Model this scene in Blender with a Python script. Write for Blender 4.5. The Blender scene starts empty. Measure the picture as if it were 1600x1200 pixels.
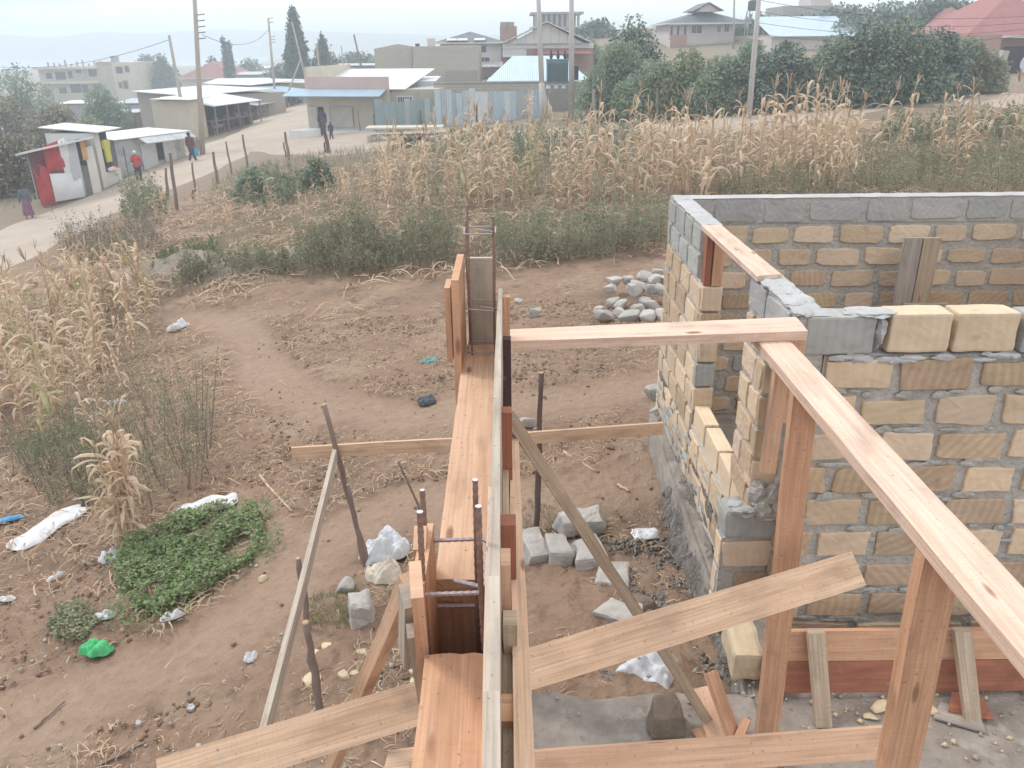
import bpy, bmesh, math, random
import numpy as np
from mathutils import Vector, Matrix, noise
R = math.radians
rnd = random.Random(7)
NR = np.random.RandomState(11)
sc = bpy.context.scene
col = sc.collection

# ------------------------------------------------------------ camera, sky, sun, exposure
W_, H_, F_ = 1600.0, 1200.0, 1250.0
PITCH, ROLL = R(23.06), R(0.6)
CAMZ = 3.4
cs, sn = math.cos(PITCH), math.sin(PITCH)
_f = Vector((0, cs, -sn)); _r0 = Vector((1, 0, 0)); _u0 = Vector((0, sn, cs))
_u = _u0*math.cos(ROLL) + _r0*math.sin(ROLL)
_r = _r0*math.cos(ROLL) - _u0*math.sin(ROLL)
CAM = Vector((0, 0, CAMZ))
cd = bpy.data.cameras.new('camera'); co = bpy.data.objects.new('camera', cd); col.objects.link(co)
cd.sensor_fit = 'HORIZONTAL'; cd.sensor_width = 36; cd.lens = 36*F_/W_
cd.clip_start = 0.05; cd.clip_end = 6000
m3 = Matrix((_r, _u, -_f)).transposed()
co.matrix_world = Matrix.Translation(CAM) @ m3.to_4x4()
sc.camera = co
sc.view_settings.view_transform = 'Standard'; sc.view_settings.look = 'None'
sc.view_settings.gamma = 1; sc.view_settings.exposure = 0.5
sc.cycles.use_denoising = True
sc.cycles.max_bounces = 6; sc.cycles.volume_bounces = 2
sc.cycles.transparent_max_bounces = 8

SUN_EL, SUN_AZ = R(48), R(-62)          # azimuth from +Y, negative = left
world = bpy.data.worlds.new("World"); sc.world = world; world.use_nodes = True
wn = world.node_tree.nodes; wl = world.node_tree.links
bg = wn['Background']
sky = wn.new('ShaderNodeTexSky'); sky.sky_type = 'NISHITA'; sky.sun_disc = False
sky.sun_elevation = SUN_EL; sky.sun_rotation = SUN_AZ
tcw = wn.new('ShaderNodeTexCoord')
mpw = wn.new('ShaderNodeMapping'); mpw.inputs['Scale'].default_value = (1.2, 1.2, 7.0)
wl.new(tcw.outputs['Generated'], mpw.inputs[0])
nz = wn.new('ShaderNodeTexNoise'); nz.inputs['Scale'].default_value = 2.2; nz.inputs['Detail'].default_value = 5
wl.new(mpw.outputs[0], nz.inputs['Vector'])
sep = wn.new('ShaderNodeSeparateXYZ'); wl.new(tcw.outputs['Generated'], sep.inputs[0])
# thinner, bluer cloud towards the west (left)
mr = wn.new('ShaderNodeMapRange'); mr.inputs[1].default_value = -0.62; mr.inputs[2].default_value = -0.08
mr.inputs[3].default_value = -0.22; mr.inputs[4].default_value = 0.34
wl.new(sep.outputs['X'], mr.inputs[0])
ad = wn.new('ShaderNodeMath'); ad.operation = 'ADD'; wl.new(nz.outputs['Fac'], ad.inputs[0]); wl.new(mr.outputs[0], ad.inputs[1])
rp = wn.new('ShaderNodeValToRGB'); wl.new(ad.outputs[0], rp.inputs[0])
rp.color_ramp.elements[0].position = 0.28; rp.color_ramp.elements[0].color = (3.5, 4.7, 6.0, 1)
rp.color_ramp.elements[1].position = 0.62; rp.color_ramp.elements[1].color = (8.8, 9.0, 9.2, 1)
e = rp.color_ramp.elements.new(0.44); e.color = (4.7, 6.1, 7.2, 1)
mx = wn.new('ShaderNodeMix'); mx.data_type = 'RGBA'; mx.inputs[0].default_value = 0.94
wl.new(sky.outputs[0], mx.inputs[6]); wl.new(rp.outputs[0], mx.inputs[7])
wl.new(mx.outputs[2], bg.inputs[0]); bg.inputs[1].default_value = 0.12
sl = bpy.data.lights.new('sun', 'SUN'); sl.energy = 1.5; sl.angle = R(16); sl.color = (1, 0.95, 0.88)
so = bpy.data.objects.new('sun', sl); col.objects.link(so)
sd = Vector((math.sin(SUN_AZ)*math.cos(SUN_EL), math.cos(SUN_AZ)*math.cos(SUN_EL), math.sin(SUN_EL)))
so.rotation_euler = sd.to_track_quat('Z', 'Y').to_euler()

# ------------------------------------------------------------ pixel -> world
def D_(px, py):
    return _f + _r*((px-800)/F_) - _u*((py-600)/F_)
def P(px, py, d): return CAM + D_(px, py)*d
def PZ(px, py, z):
    v = D_(px, py); return CAM + v*((z-CAMZ)/v.z)
def PY(px, py, Y):
    v = D_(px, py); return CAM + v*(Y/v.y)
def PX(px, py, X):
    v = D_(px, py); return CAM + v*(X/v.x)

# ------------------------------------------------------------ terrain
CT = [(-.5,3,3.72),(0.5,4,3.62),(1,5,3.8),(1.2,6,3.85),(1.2,8,3.75),(3,9,3.5),(6,9,3.3),(5,2,3.7),(1,-2,3.7),(-1.2,4,3.93),(-1.3,5.4,3.92),
      (-3,3,4.25),(-3,6,4.3),(-6,5,4.75),(0,8,3.85),(-3,9,4.25),(-1,13,4.15),(3,14,3.8),(6,16,3.5),(-6,-3,4.8),(5,-5,3.6),
      (-7,12,5.0),(-4,14,4.5),(-8.7,18.4,5.2),(-17,25,6.7),(-23.5,39,7.7),(-20.5,44,6.9),(-19,49,6.4),(-10,54,4.95),(-1,50,4.45),(3,45,3.9),
      (12,45,3.3),(30,51,2.1),(20,30,2.8),(10,20,3.3),(0,20,4.1),(-4,20,4.5),(0,35,4.3),(-9,35,5.2),(-14,32,6.1),(-20,79,5.7),(-88,178,10.3),(-60,100,9.2),(-36,60,8.2),
      (22,97,.6),(0,130,-.5),(-7,69,4.1),(60,100,-1.5),(35,70,1.6),(45,60,1.2),(-14,62,5.2),(-30,40,8.3),(-14,16,6.2),(-26,18,8),(40,20,2),(-30,120,6.5),(15,60,2.9),(-45,30,9.5)]
CTn = np.array(CT, float)
def _tps(r):
    return np.where(r > 1e-6, r*r*np.log(np.maximum(r, 1e-6)), 0)
_n = len(CTn)
_K = _tps(np.hypot(CTn[:, None, 0]-CTn[None, :, 0], CTn[:, None, 1]-CTn[None, :, 1])) + np.eye(_n)*2.0
_A = np.zeros((_n+3, _n+3)); _A[:_n, :_n] = _K; _A[:_n, _n] = 1; _A[:_n, _n+1:] = CTn[:, :2]; _A[_n:, :_n] = _A[:_n, _n:].T
_wt = np.linalg.solve(_A, np.concatenate([CTn[:, 2], np.zeros(3)]))
def sstep(a, b, x):
    t = np.clip((x-a)/(b-a), 0, 1); return t*t*(3-2*t)
def terr(X, Y):
    X = np.asarray(X, float); Y = np.asarray(Y, float)
    sh = X.shape; x = X.ravel(); y = Y.ravel()
    D = np.zeros(len(x))
    for i in range(0, len(x), 20000):
        a = x[i:i+20000]; b = y[i:i+20000]
        k = _tps(np.hypot(a[:, None]-CTn[None, :, 0], b[:, None]-CTn[None, :, 1]))
        D[i:i+20000] = k@_wt[:_n] + _wt[_n] + a*_wt[_n+1] + b*_wt[_n+2]
    r = np.hypot(x, y); az = np.arctan2(x, y)
    t = sstep(-.30, .02, az)
    left = 10.4 + .0012*np.clip(r-200, 0, 500)
    far = left*(1-t) + (0.6)*t
    w = sstep(95, 230, r)
    wb = sstep(-2, -30, y)                       # behind the camera: flat
    D = D*(1-w) + far*w
    D = D*(1-wb) + 4.0*wb
    return (CAMZ - D).reshape(sh)
def tz(x, y): return float(terr(np.array([x]), np.array([y]))[0])
def G(px, py, dz=0.0):
    v = D_(px, py); a = 1.0
    prev = a
    while a < 1500:
        p = CAM + v*a
        if p.z < tz(p.x, p.y)+dz: break
        prev = a; a *= 1.03
    lo, hi = prev, a
    for _ in range(14):
        m = (lo+hi)/2; p = CAM + v*m
        if p.z < tz(p.x, p.y)+dz: hi = m
        else: lo = m
    return CAM + v*hi

# ------------------------------------------------------------ materials
MATS = {}
def lin(c):
    return tuple(((x/255)/12.92 if x/255 <= .04045 else (((x/255)+.055)/1.055)**2.4) for x in c)
def mat(name, c1, c2=None, scale=4, rough=.9, bump=.0, bscale=60, coord='Object', stretch=(1, 1, 1), attr=False,
        spots=None, sscale=30, sth=.62, metal=0, spec=.3, trans=0, wave=None, detail=6, bdist=.02, c3=None):
    m = bpy.data.materials.new(name); m.use_nodes = True; MATS[name] = m
    n = m.node_tree.nodes; l = m.node_tree.links; b = n['Principled BSDF']
    b.inputs['Roughness'].default_value = rough; b.inputs['Metallic'].default_value = metal
    b.inputs['Specular IOR Level'].default_value = spec
    tc = n.new('ShaderNodeTexCoord'); mp = n.new('ShaderNodeMapping'); mp.inputs['Scale'].default_value = stretch
    l.new(tc.outputs[coord], mp.inputs[0])
    if c2 is None: c2 = tuple(x*.75 for x in c1)
    nz = n.new('ShaderNodeTexNoise'); nz.inputs['Scale'].default_value = scale; nz.inputs['Detail'].default_value = detail
    nz.inputs['Roughness'].default_value = .62
    l.new(mp.outputs[0], nz.inputs['Vector'])
    r_ = n.new('ShaderNodeValToRGB'); l.new(nz.outputs['Fac'], r_.inputs[0])
    r_.color_ramp.elements[0].position = .34; r_.color_ramp.elements[0].color = (*c1, 1)
    r_.color_ramp.elements[1].position = .66; r_.color_ramp.elements[1].color = (*c2, 1)
    if c3: e = r_.color_ramp.elements.new(.5); e.color = (*c3, 1)
    out = r_.outputs[0]
    if wave:
        wsc, wdist, wcol, wfac = wave
        wv = n.new('ShaderNodeTexWave'); wv.inputs['Scale'].default_value = wsc; wv.inputs['Distortion'].default_value = wdist
        wv.inputs['Detail'].default_value = 3; wv.inputs['Detail Scale'].default_value = 1.5
        l.new(mp.outputs[0], wv.inputs['Vector'])
        mm = n.new('ShaderNodeMath'); mm.operation = 'MULTIPLY'; mm.inputs[1].default_value = wfac; l.new(wv.outputs['Fac'], mm.inputs[0])
        x = n.new('ShaderNodeMix'); x.data_type = 'RGBA'; l.new(mm.outputs[0], x.inputs[0]); l.new(out, x.inputs[6]); x.inputs[7].default_value = (*wcol, 1)
        out = x.outputs[2]
    if spots:
        sp = n.new('ShaderNodeTexNoise'); sp.inputs['Scale'].default_value = sscale; sp.inputs['Detail'].default_value = 3
        l.new(mp.outputs[0], sp.inputs['Vector'])
        rr = n.new('ShaderNodeValToRGB'); l.new(sp.outputs['Fac'], rr.inputs[0])
        rr.color_ramp.elements[0].position = sth-.04; rr.color_ramp.elements[1].position = sth+.14; rr.color_ramp.elements[1].color = (.75,.75,.75,1)
        x = n.new('ShaderNodeMix'); x.data_type = 'RGBA'; l.new(rr.outputs[0], x.inputs[0]); l.new(out, x.inputs[6]); x.inputs[7].default_value = (*spots, 1)
        out = x.outputs[2]
    if attr:
        at = n.new('ShaderNodeAttribute'); at.attribute_name = 'tint'
        x = n.new('ShaderNodeMix'); x.data_type = 'RGBA'; x.blend_type = 'MULTIPLY'; x.inputs[0].default_value = 1
        l.new(out, x.inputs[6]); l.new(at.outputs['Color'], x.inputs[7]); out = x.outputs[2]
    l.new(out, b.inputs['Base Color'])
    if bump:
        bn = n.new('ShaderNodeTexNoise'); bn.inputs['Scale'].default_value = bscale; bn.inputs['Detail'].default_value = 5
        l.new(mp.outputs[0], bn.inputs['Vector'])
        bp = n.new('ShaderNodeBump'); bp.inputs['Strength'].default_value = bump; bp.inputs['Distance'].default_value = bdist
        l.new(bn.outputs['Fac'], bp.inputs['Height']); l.new(bp.outputs[0], b.inputs['Normal'])
    if trans:
        tr = n.new('ShaderNodeBsdfTranslucent'); l.new(out, tr.inputs[0])
        ms = n.new('ShaderNodeMixShader'); ms.inputs[0].default_value = trans
        l.new(b.outputs[0], ms.inputs[1]); l.new(tr.outputs[0], ms.inputs[2])
        l.new(ms.outputs[0], n['Material Output'].inputs['Surface'])
    return m
def corr(name, c1, c2, pitch=.076, axis=0, rough=.5, metal=.3, rust=None, c3=None):
    """painted or bare corrugated sheet: ridges by bump along UV u (metres)"""
    m = mat(name, c1, c2, scale=1.1, rough=rough, metal=metal, coord='UV', spots=rust, sscale=1.6, sth=.6, c3=c3)
    n = m.node_tree.nodes; l = m.node_tree.links
    mp = [x for x in n if x.type == 'MAPPING'][0]
    wv = n.new('ShaderNodeTexWave'); wv.inputs['Scale'].default_value = 1/pitch/math.pi/2*1.0
    wv.wave_profile = 'SIN'
    wv.bands_direction = 'X' if axis == 0 else 'Y'
    l.new(mp.outputs[0], wv.inputs['Vector'])
    bp = n.new('ShaderNodeBump'); bp.inputs['Strength'].default_value = .8; bp.inputs['Distance'].default_value = .03
    l.new(wv.outputs['Fac'], bp.inputs['Height']); l.new(bp.outputs[0], n['Principled BSDF'].inputs['Normal'])
    return m

mat('soil', (.315,.222,.155), (.21,.143,.098), scale=.9, bump=.9, bscale=9, bdist=.05, spots=(.13,.085,.06), sscale=5, sth=.6, c3=(.27,.172,.117), detail=9)
mat('clod', (.29,.19,.13), (.21,.135,.092), scale=8, bump=.4, bscale=60)
mat('road', (.47,.385,.315), (.395,.315,.255), scale=.35, bump=.5, bscale=4, bdist=.05, spots=(.36,.29,.235), sscale=1.4, sth=.66, detail=8)
mat('straw', (.56,.42,.29), (.40,.28,.19), scale=6, rough=.8, attr=True)
mat('maize_leaf', (.74,.59,.44), (.58,.43,.30), scale=9, rough=.75, trans=.25, c3=(.68,.53,.38))
mat('maize_green', (.36,.37,.19), (.50,.43,.25), scale=5, rough=.75, trans=.25)
mat('maize_stalk', (.62,.47,.32), (.47,.33,.21), scale=9, rough=.8)
mat('grass_dry', (.40,.345,.245), (.28,.25,.17), scale=.8, rough=.9, trans=.2)
mat('grass_green', (.14,.20,.085), (.22,.25,.12), scale=1.2, rough=.9, trans=.2)
mat('weed_green', (.18,.27,.10), (.26,.34,.155), scale=3, rough=.8, trans=.25)
mat('weed_olive', (.28,.285,.175), (.37,.345,.23), scale=1.5, rough=.9, trans=.2)
mat('weed_dark', (.18,.215,.125), (.27,.285,.17), scale=2, rough=.9, trans=.2)
mat('leaf_grey', (.27,.325,.265), (.34,.385,.305), scale=.9, rough=.85, trans=.32)
mat('leaf_green', (.25,.335,.205), (.33,.40,.26), scale=.9, rough=.85, trans=.32)
mat('leaf_dark', (.09,.13,.115), (.13,.175,.14), scale=.7, rough=.85, trans=.15)
mat('bark', (.22,.17,.13), (.13,.10,.08), scale=9, bump=.5, bscale=30)
mat('stick', (.30,.225,.19), (.18,.125,.105), scale=7, bump=.6, bscale=40, stretch=(1,1,.25))
mat('stick_dark', (.17,.12,.105), (.10,.065,.06), scale=7, bump=.6, bscale=40, stretch=(1,1,.25))
mat('stick_cut', (.60,.43,.27), (.45,.30,.18), scale=30)
def timber(name, c1, c2, c3=None, knot=(.30,.15,.09), wcol=None, wf=.35, rough=.7):
    m = mat(name, c1, c2, scale=3.2, rough=rough, bump=.25, bscale=26, bdist=.004, coord='UV', stretch=(.55,9,1), c3=c3,
            wave=None)
    n = m.node_tree.nodes; l = m.node_tree.links; b = n['Principled BSDF']
    src = b.inputs['Base Color'].links[0].from_socket
    uvn = n.new('ShaderNodeTexCoord')
    # long fine grain
    mp = n.new('ShaderNodeMapping'); mp.inputs['Scale'].default_value = (1.2, 60, 1); l.new(uvn.outputs['UV'], mp.inputs[0])
    g = n.new('ShaderNodeTexNoise'); g.inputs['Scale'].default_value = 2.0; g.inputs['Detail'].default_value = 5; g.inputs['Distortion'].default_value = .4; l.new(mp.outputs[0], g.inputs['Vector'])
    rg = n.new('ShaderNodeMapRange'); rg.inputs[1].default_value = .45; rg.inputs[2].default_value = .7; rg.inputs[3].default_value = 0; rg.inputs[4].default_value = wf; l.new(g.outputs['Fac'], rg.inputs[0])
    x = n.new('ShaderNodeMix'); x.data_type = 'RGBA'; l.new(rg.outputs[0], x.inputs[0]); l.new(src, x.inputs[6]); x.inputs[7].default_value = (*(wcol or tuple(a*.55 for a in c2)), 1)
    # knots
    mp2 = n.new('ShaderNodeMapping'); mp2.inputs['Scale'].default_value = (2.2, 8, 1); l.new(uvn.outputs['UV'], mp2.inputs[0])
    vo = n.new('ShaderNodeTexVoronoi'); vo.inputs['Scale'].default_value = 1.0; l.new(mp2.outputs[0], vo.inputs['Vector'])
    rk = n.new('ShaderNodeValToRGB'); rk.color_ramp.elements[0].position = .055; rk.color_ramp.elements[0].color = (1,1,1,1); rk.color_ramp.elements[1].position = .11; rk.color_ramp.elements[1].color = (0,0,0,1); l.new(vo.outputs['Distance'], rk.inputs[0])
    y = n.new('ShaderNodeMix'); y.data_type = 'RGBA'; l.new(rk.outputs[0], y.inputs[0]); l.new(x.outputs[2], y.inputs[6]); y.inputs[7].default_value = (*knot, 1)
    # broad stain blotches
    mp3 = n.new('ShaderNodeMapping'); mp3.inputs['Scale'].default_value = (2.5, 6, 1); l.new(uvn.outputs['UV'], mp3.inputs[0])
    s = n.new('ShaderNodeTexNoise'); s.inputs['Scale'].default_value = 1.3; s.inputs['Detail'].default_value = 6; l.new(mp3.outputs[0], s.inputs['Vector'])
    rs = n.new('ShaderNodeMapRange'); rs.inputs[1].default_value = .53; rs.inputs[2].default_value = .72; rs.inputs[3].default_value = 0; rs.inputs[4].default_value = .75; l.new(s.outputs['Fac'], rs.inputs[0])
    z = n.new('ShaderNodeMix'); z.data_type = 'RGBA'; l.new(rs.outputs[0], z.inputs[0]); l.new(y.outputs[2], z.inputs[6]); z.inputs[7].default_value = (*tuple(a*.62 for a in c2), 1)
    sp_=n.new('ShaderNodeTexNoise'); sp_.inputs['Scale'].default_value=55; sp_.inputs['Detail'].default_value=2; l.new(uvn.outputs['UV'],sp_.inputs['Vector'])
    sr=n.new('ShaderNodeMapRange'); sr.inputs[1].default_value=.66; sr.inputs[2].default_value=.72; sr.inputs[3].default_value=0; sr.inputs[4].default_value=.6; l.new(sp_.outputs['Fac'],sr.inputs[0])
    z2=n.new('ShaderNodeMix'); z2.data_type='RGBA'; l.new(sr.outputs[0],z2.inputs[0]); l.new(z.outputs[2],z2.inputs[6]); z2.inputs[7].default_value=(*tuple(a*.45 for a in c2),1); z=z2
    mp4=n.new('ShaderNodeMapping'); mp4.inputs['Scale'].default_value=(60,9,1); mp4.inputs['Rotation'].default_value=(0,0,.12); l.new(uvn.outputs['UV'],mp4.inputs[0])
    sw=n.new('ShaderNodeTexNoise'); sw.inputs['Scale'].default_value=1.4; sw.inputs['Detail'].default_value=3; l.new(mp4.outputs[0],sw.inputs['Vector'])
    bm_=n.new('ShaderNodeBump'); bm_.inputs['Strength'].default_value=.6; bm_.inputs['Distance'].default_value=.004; l.new(sw.outputs['Fac'],bm_.inputs['Height'])
    old=b.inputs['Normal'].links[0].from_socket; l.new(old,bm_.inputs['Normal']); l.new(bm_.outputs[0],b.inputs['Normal'])
    swr=n.new('ShaderNodeMapRange'); swr.inputs[1].default_value=.5; swr.inputs[2].default_value=.72; swr.inputs[3].default_value=0; swr.inputs[4].default_value=.09; l.new(sw.outputs['Fac'],swr.inputs[0])
    mp5=n.new('ShaderNodeMapping'); mp5.inputs['Scale'].default_value=(9,14,1); mp5.inputs['Location'].default_value=(3,7,0); l.new(uvn.outputs['UV'],mp5.inputs[0])
    cs_=n.new('ShaderNodeTexNoise'); cs_.inputs['Scale'].default_value=1; cs_.inputs['Detail'].default_value=8; cs_.inputs['Roughness'].default_value=.7; l.new(mp5.outputs[0],cs_.inputs['Vector'])
    cr_=n.new('ShaderNodeMapRange'); cr_.inputs[1].default_value=.60; cr_.inputs[2].default_value=.68; cr_.inputs[3].default_value=0; cr_.inputs[4].default_value=.42; l.new(cs_.outputs['Fac'],cr_.inputs[0])
    z5=n.new('ShaderNodeMix'); z5.data_type='RGBA'; l.new(cr_.outputs[0],z5.inputs[0]); l.new(z.outputs[2],z5.inputs[6]); z5.inputs[7].default_value=(.42,.38,.34,1); z=z5
    z3=n.new('ShaderNodeMix'); z3.data_type='RGBA'; l.new(swr.outputs[0],z3.inputs[0]); l.new(z.outputs[2],z3.inputs[6]); z3.inputs[7].default_value=(*tuple(a*.6 for a in c2),1); z=z3
    at = n.new('ShaderNodeAttribute'); at.attribute_name = 'tint'
    w = n.new('ShaderNodeMix'); w.data_type = 'RGBA'; w.blend_type = 'MULTIPLY'; w.inputs[0].default_value = 1
    l.new(z.outputs[2], w.inputs[6]); l.new(at.outputs['Color'], w.inputs[7])
    l.new(w.outputs[2], b.inputs['Base Color'])
    return m
timber('wood_fresh', (.74,.48,.33), (.58,.345,.22), (.67,.42,.275))
timber('wood_pale', (.80,.59,.47), (.66,.45,.34), (.74,.53,.41), wf=.4)
timber('wood_orange', (.68,.40,.25), (.52,.28,.165), (.61,.345,.21), wf=.4)
timber('wood_red', (.42,.17,.10), (.29,.11,.07), (.36,.14,.085))
timber('wood_dark', (.11,.055,.055), (.07,.035,.04), wf=.3)
timber('wood_yellow', (.76,.53,.37), (.60,.385,.25), (.69,.465,.315), wf=.5)
timber('wood_grey', (.46,.395,.35), (.33,.275,.24), (.40,.34,.30), knot=(.2,.15,.12), wf=.6)
timber('wood_silver', (.56,.475,.39), (.41,.335,.27), (.49,.41,.335), knot=(.3,.25,.22), wf=.55)
timber('wood_greypanel', (.54,.465,.38), (.45,.38,.30), (.50,.425,.34), knot=(.2,.15,.12), wf=.2)
timber('wood_weathered', (.52,.40,.29), (.38,.28,.20), (.46,.35,.25), wf=.55)
mat('rust_steel', (.34,.22,.175), (.23,.145,.12), scale=30, rough=.75, metal=.35, bump=.3, bscale=120)
mat('stirrup_steel', (.38,.33,.35), (.45,.38,.38), scale=30, rough=.6, metal=.5)
mat('bar_end', (.75,.72,.74), (.6,.56,.58), scale=30, rough=.5, metal=.2)
# building stone: uv in metres, turned per block, saw marks as a wave
def stone(name, c1, c2, c3, wf, wcol):
    return mat(name, c1, c2, scale=3.5, rough=.93, bump=.5, bscale=22, bdist=.012, coord='UV', attr=True, c3=c3, wave=(6.5, 2.2, wcol, wf),
               spots=tuple(a*.72 for a in c2), sscale=9, sth=.66)
stone('stone_yellow', (.73,.575,.415), (.62,.475,.33), (.68,.525,.37), .10, (.40,.27,.15))
stone('stone_saw', (.60,.455,.315), (.48,.35,.235), (.54,.40,.275), .26, (.30,.19,.11))
stone('stone_grey', (.46,.45,.42), (.37,.36,.335), (.415,.405,.378), .15, (.22,.21,.215))
mat('mortar', (.52,.485,.44), (.40,.37,.335), scale=5, bump=.9, bscale=28, bdist=.03, spots=(.42,.40,.37), sscale=11, sth=.58, detail=9)
mat('cement', (.52,.51,.50), (.42,.41,.40), scale=4, bump=.8, bscale=24, bdist=.02, spots=(.50,.49,.48), sscale=8, sth=.6, detail=8)
mat('plinth', (.30,.26,.225), (.17,.145,.125), scale=7, bump=1, bscale=24, bdist=.08, spots=(.46,.44,.41), sscale=14, sth=.6, stretch=(1,1,.5), detail=9)
mat('slab', (.36,.31,.27), (.235,.195,.165), scale=5, bump=.8, bscale=40, bdist=.012, spots=(.46,.43,.41), sscale=7, sth=.62, detail=9)
mat('rubble', (.50,.46,.42), (.38,.345,.315), scale=5, bump=.6, bscale=25, bdist=.02, attr=True)
mat('chip', (.66,.54,.37), (.54,.42,.27), scale=8, bump=.5, bscale=30, bdist=.01, attr=True)
mat('mud', (.25,.195,.145), (.17,.13,.10), scale=9, bump=.6, bscale=40)
mat('sack', (.74,.73,.74), (.60,.58,.58), scale=6, rough=.7, bump=.4, bscale=30, bdist=.01)
mat('bag_white', (.72,.72,.74), (.55,.55,.57), scale=12, rough=.45, bump=.5, bscale=25, bdist=.02)
mat('bag_beige', (.68,.60,.50), (.56,.47,.38), scale=12, rough=.7, bump=.6, bscale=25, bdist=.02)
mat('bag_green', (.10,.52,.20), (.05,.36,.13), scale=18, rough=.5)
mat('bag_blue', (.12,.36,.62), (.08,.26,.5), scale=18, rough=.5)
mat('bag_dark', (.10,.11,.13), (.05,.06,.07), scale=18, rough=.5)
mat('bag_teal', (.18,.34,.34), (.12,.24,.25), scale=18, rough=.5)
# ------------------------------------------------------------ mesh helpers
class MB:
    def __init__(s): s.v=[]; s.f=[]; s.uv=[]; s.mi=[]; s.t=[]; s.mats=[]; s.tint=(1,1,1)
    def m(s, name):
        if name not in s.mats: s.mats.append(name)
        return s.mats.index(name)
    def face(s, pts, mat, uv=None, tint=None):
        b=len(s.v); s.v.extend([tuple(p) for p in pts]); s.f.append(tuple(range(b,b+len(pts))))
        if uv is None:
            p=[Vector(q) for q in pts]; a=(p[1]-p[0]); L=a.length or 1; a=a/L; nn=a.cross(p[-1]-p[0]); 
            bb=(nn.cross(a)).normalized() if nn.length>1e-12 else Vector((0,0,1))
            uv=[((q-p[0]).dot(a),(q-p[0]).dot(bb)) for q in p]
        s.uv.append(uv); s.mi.append(s.m(mat)); s.t.append(tint or s.tint)
    def idx(s, vi, mat, uv, tint=None):
        s.f.append(tuple(vi)); s.uv.append(uv); s.mi.append(s.m(mat)); s.t.append(tint or s.tint)
    def hexa(s, c, mat, tint=None, uo=None):
        """8 corners: 0-3 one end (loop), 4-7 other end; UV u runs from end to end"""
        uo = uo if uo is not None else (rnd.random()*9, rnd.random()*9)
        c=[Vector(q) for q in c]; L=(c[4]-c[0]).length
        b=len(s.v); s.v.extend([tuple(q) for q in c])
        acc=0
        for i in range(4):
            j=(i+1)%4; w=(c[j]-c[i]).length
            s.idx((b+i,b+j,b+4+j,b+4+i),mat,[(uo[0],uo[1]+acc),(uo[0],uo[1]+acc+w),(uo[0]+L,uo[1]+acc+w),(uo[0]+L,uo[1]+acc)],tint)
            acc+=w+.37
        w=(c[1]-c[0]).length; h=(c[3]-c[0]).length
        s.idx((b+3,b+2,b+1,b),mat,[(uo[0],h),(uo[0]+w*.2,h),(uo[0]+w*.2,0),(uo[0],0)],tint)
        s.idx((b+4,b+5,b+6,b+7),mat,[(uo[0],0),(uo[0]+w*.2,0),(uo[0]+w*.2,h),(uo[0],h)],tint)
    def box(s, x0,x1,y0,y1,z0,z1, mat, tint=None, along='x'):
        if along=='x': c=[(x0,y0,z0),(x0,y1,z0),(x0,y1,z1),(x0,y0,z1),(x1,y0,z0),(x1,y1,z0),(x1,y1,z1),(x1,y0,z1)]
        elif along=='y': c=[(x0,y0,z0),(x0,y0,z1),(x1,y0,z1),(x1,y0,z0),(x0,y1,z0),(x0,y1,z1),(x1,y1,z1),(x1,y1,z0)]
        else: c=[(x0,y0,z0),(x1,y0,z0),(x1,y1,z0),(x0,y1,z0),(x0,y0,z1),(x1,y0,z1),(x1,y1,z1),(x0,y1,z1)]
        s.hexa(c,mat,tint)
    def bar(s, a, b, w, h, mat, up=(0,0,1), tint=None, w2=None, h2=None, rough=0.0, seg=1):
        """rectangular bar a->b, width w (sideways), height h (along up)"""
        a=Vector(a); b=Vector(b); d=(b-a).normalized(); up=Vector(up)
        sd=d.cross(up); 
        if sd.length<1e-4: sd=d.cross(Vector((0,1,0)))
        sd.normalize(); uu=sd.cross(d).normalized()
        w2=w2 or w; h2=h2 or h
        uo=(rnd.random()*9,rnd.random()*9); L=(b-a).length
        def ring(p,w,h): return [p-sd*w/2-uu*h/2,p-sd*w/2+uu*h/2,p+sd*w/2+uu*h/2,p+sd*w/2-uu*h/2]
        prev=None
        for k in range(seg+1):
            t=k/seg; p=a.lerp(b,t)
            if rough and 0<k<seg: p=p+sd*rnd.uniform(-rough,rough)+uu*rnd.uniform(-rough,rough)
            ww=w+(w2-w)*t; hh=h+(h2-h)*t
            if rough: ww*=1+rnd.uniform(-.5,.5)*rough/max(w,.01); hh*=1+rnd.uniform(-.5,.5)*rough/max(h,.01)
            rg=ring(p,ww,hh); bi=len(s.v); s.v.extend([tuple(q) for q in rg])
            if prev is not None:
                acc=0
                for i in range(4):
                    j=(i+1)%4; wd=(w,h)[(i+1)%2]
                    s.idx((prev+i,prev+j,bi+j,bi+i),mat,[(uo[0]+L*(k-1)/seg,uo[1]+acc),(uo[0]+L*(k-1)/seg,uo[1]+acc+wd),(uo[0]+L*t,uo[1]+acc+wd),(uo[0]+L*t,uo[1]+acc)],tint)
                    acc+=wd+.37
            else:
                s.idx((bi+3,bi+2,bi+1,bi),mat,[(0,h),(w*.2,h),(w*.2,0),(0,0)],tint)
            prev=bi
        s.idx((prev,prev+1,prev+2,prev+3),mat,[(0,0),(w*.2,0),(w*.2,h),(0,h)],tint)
        return s
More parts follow.
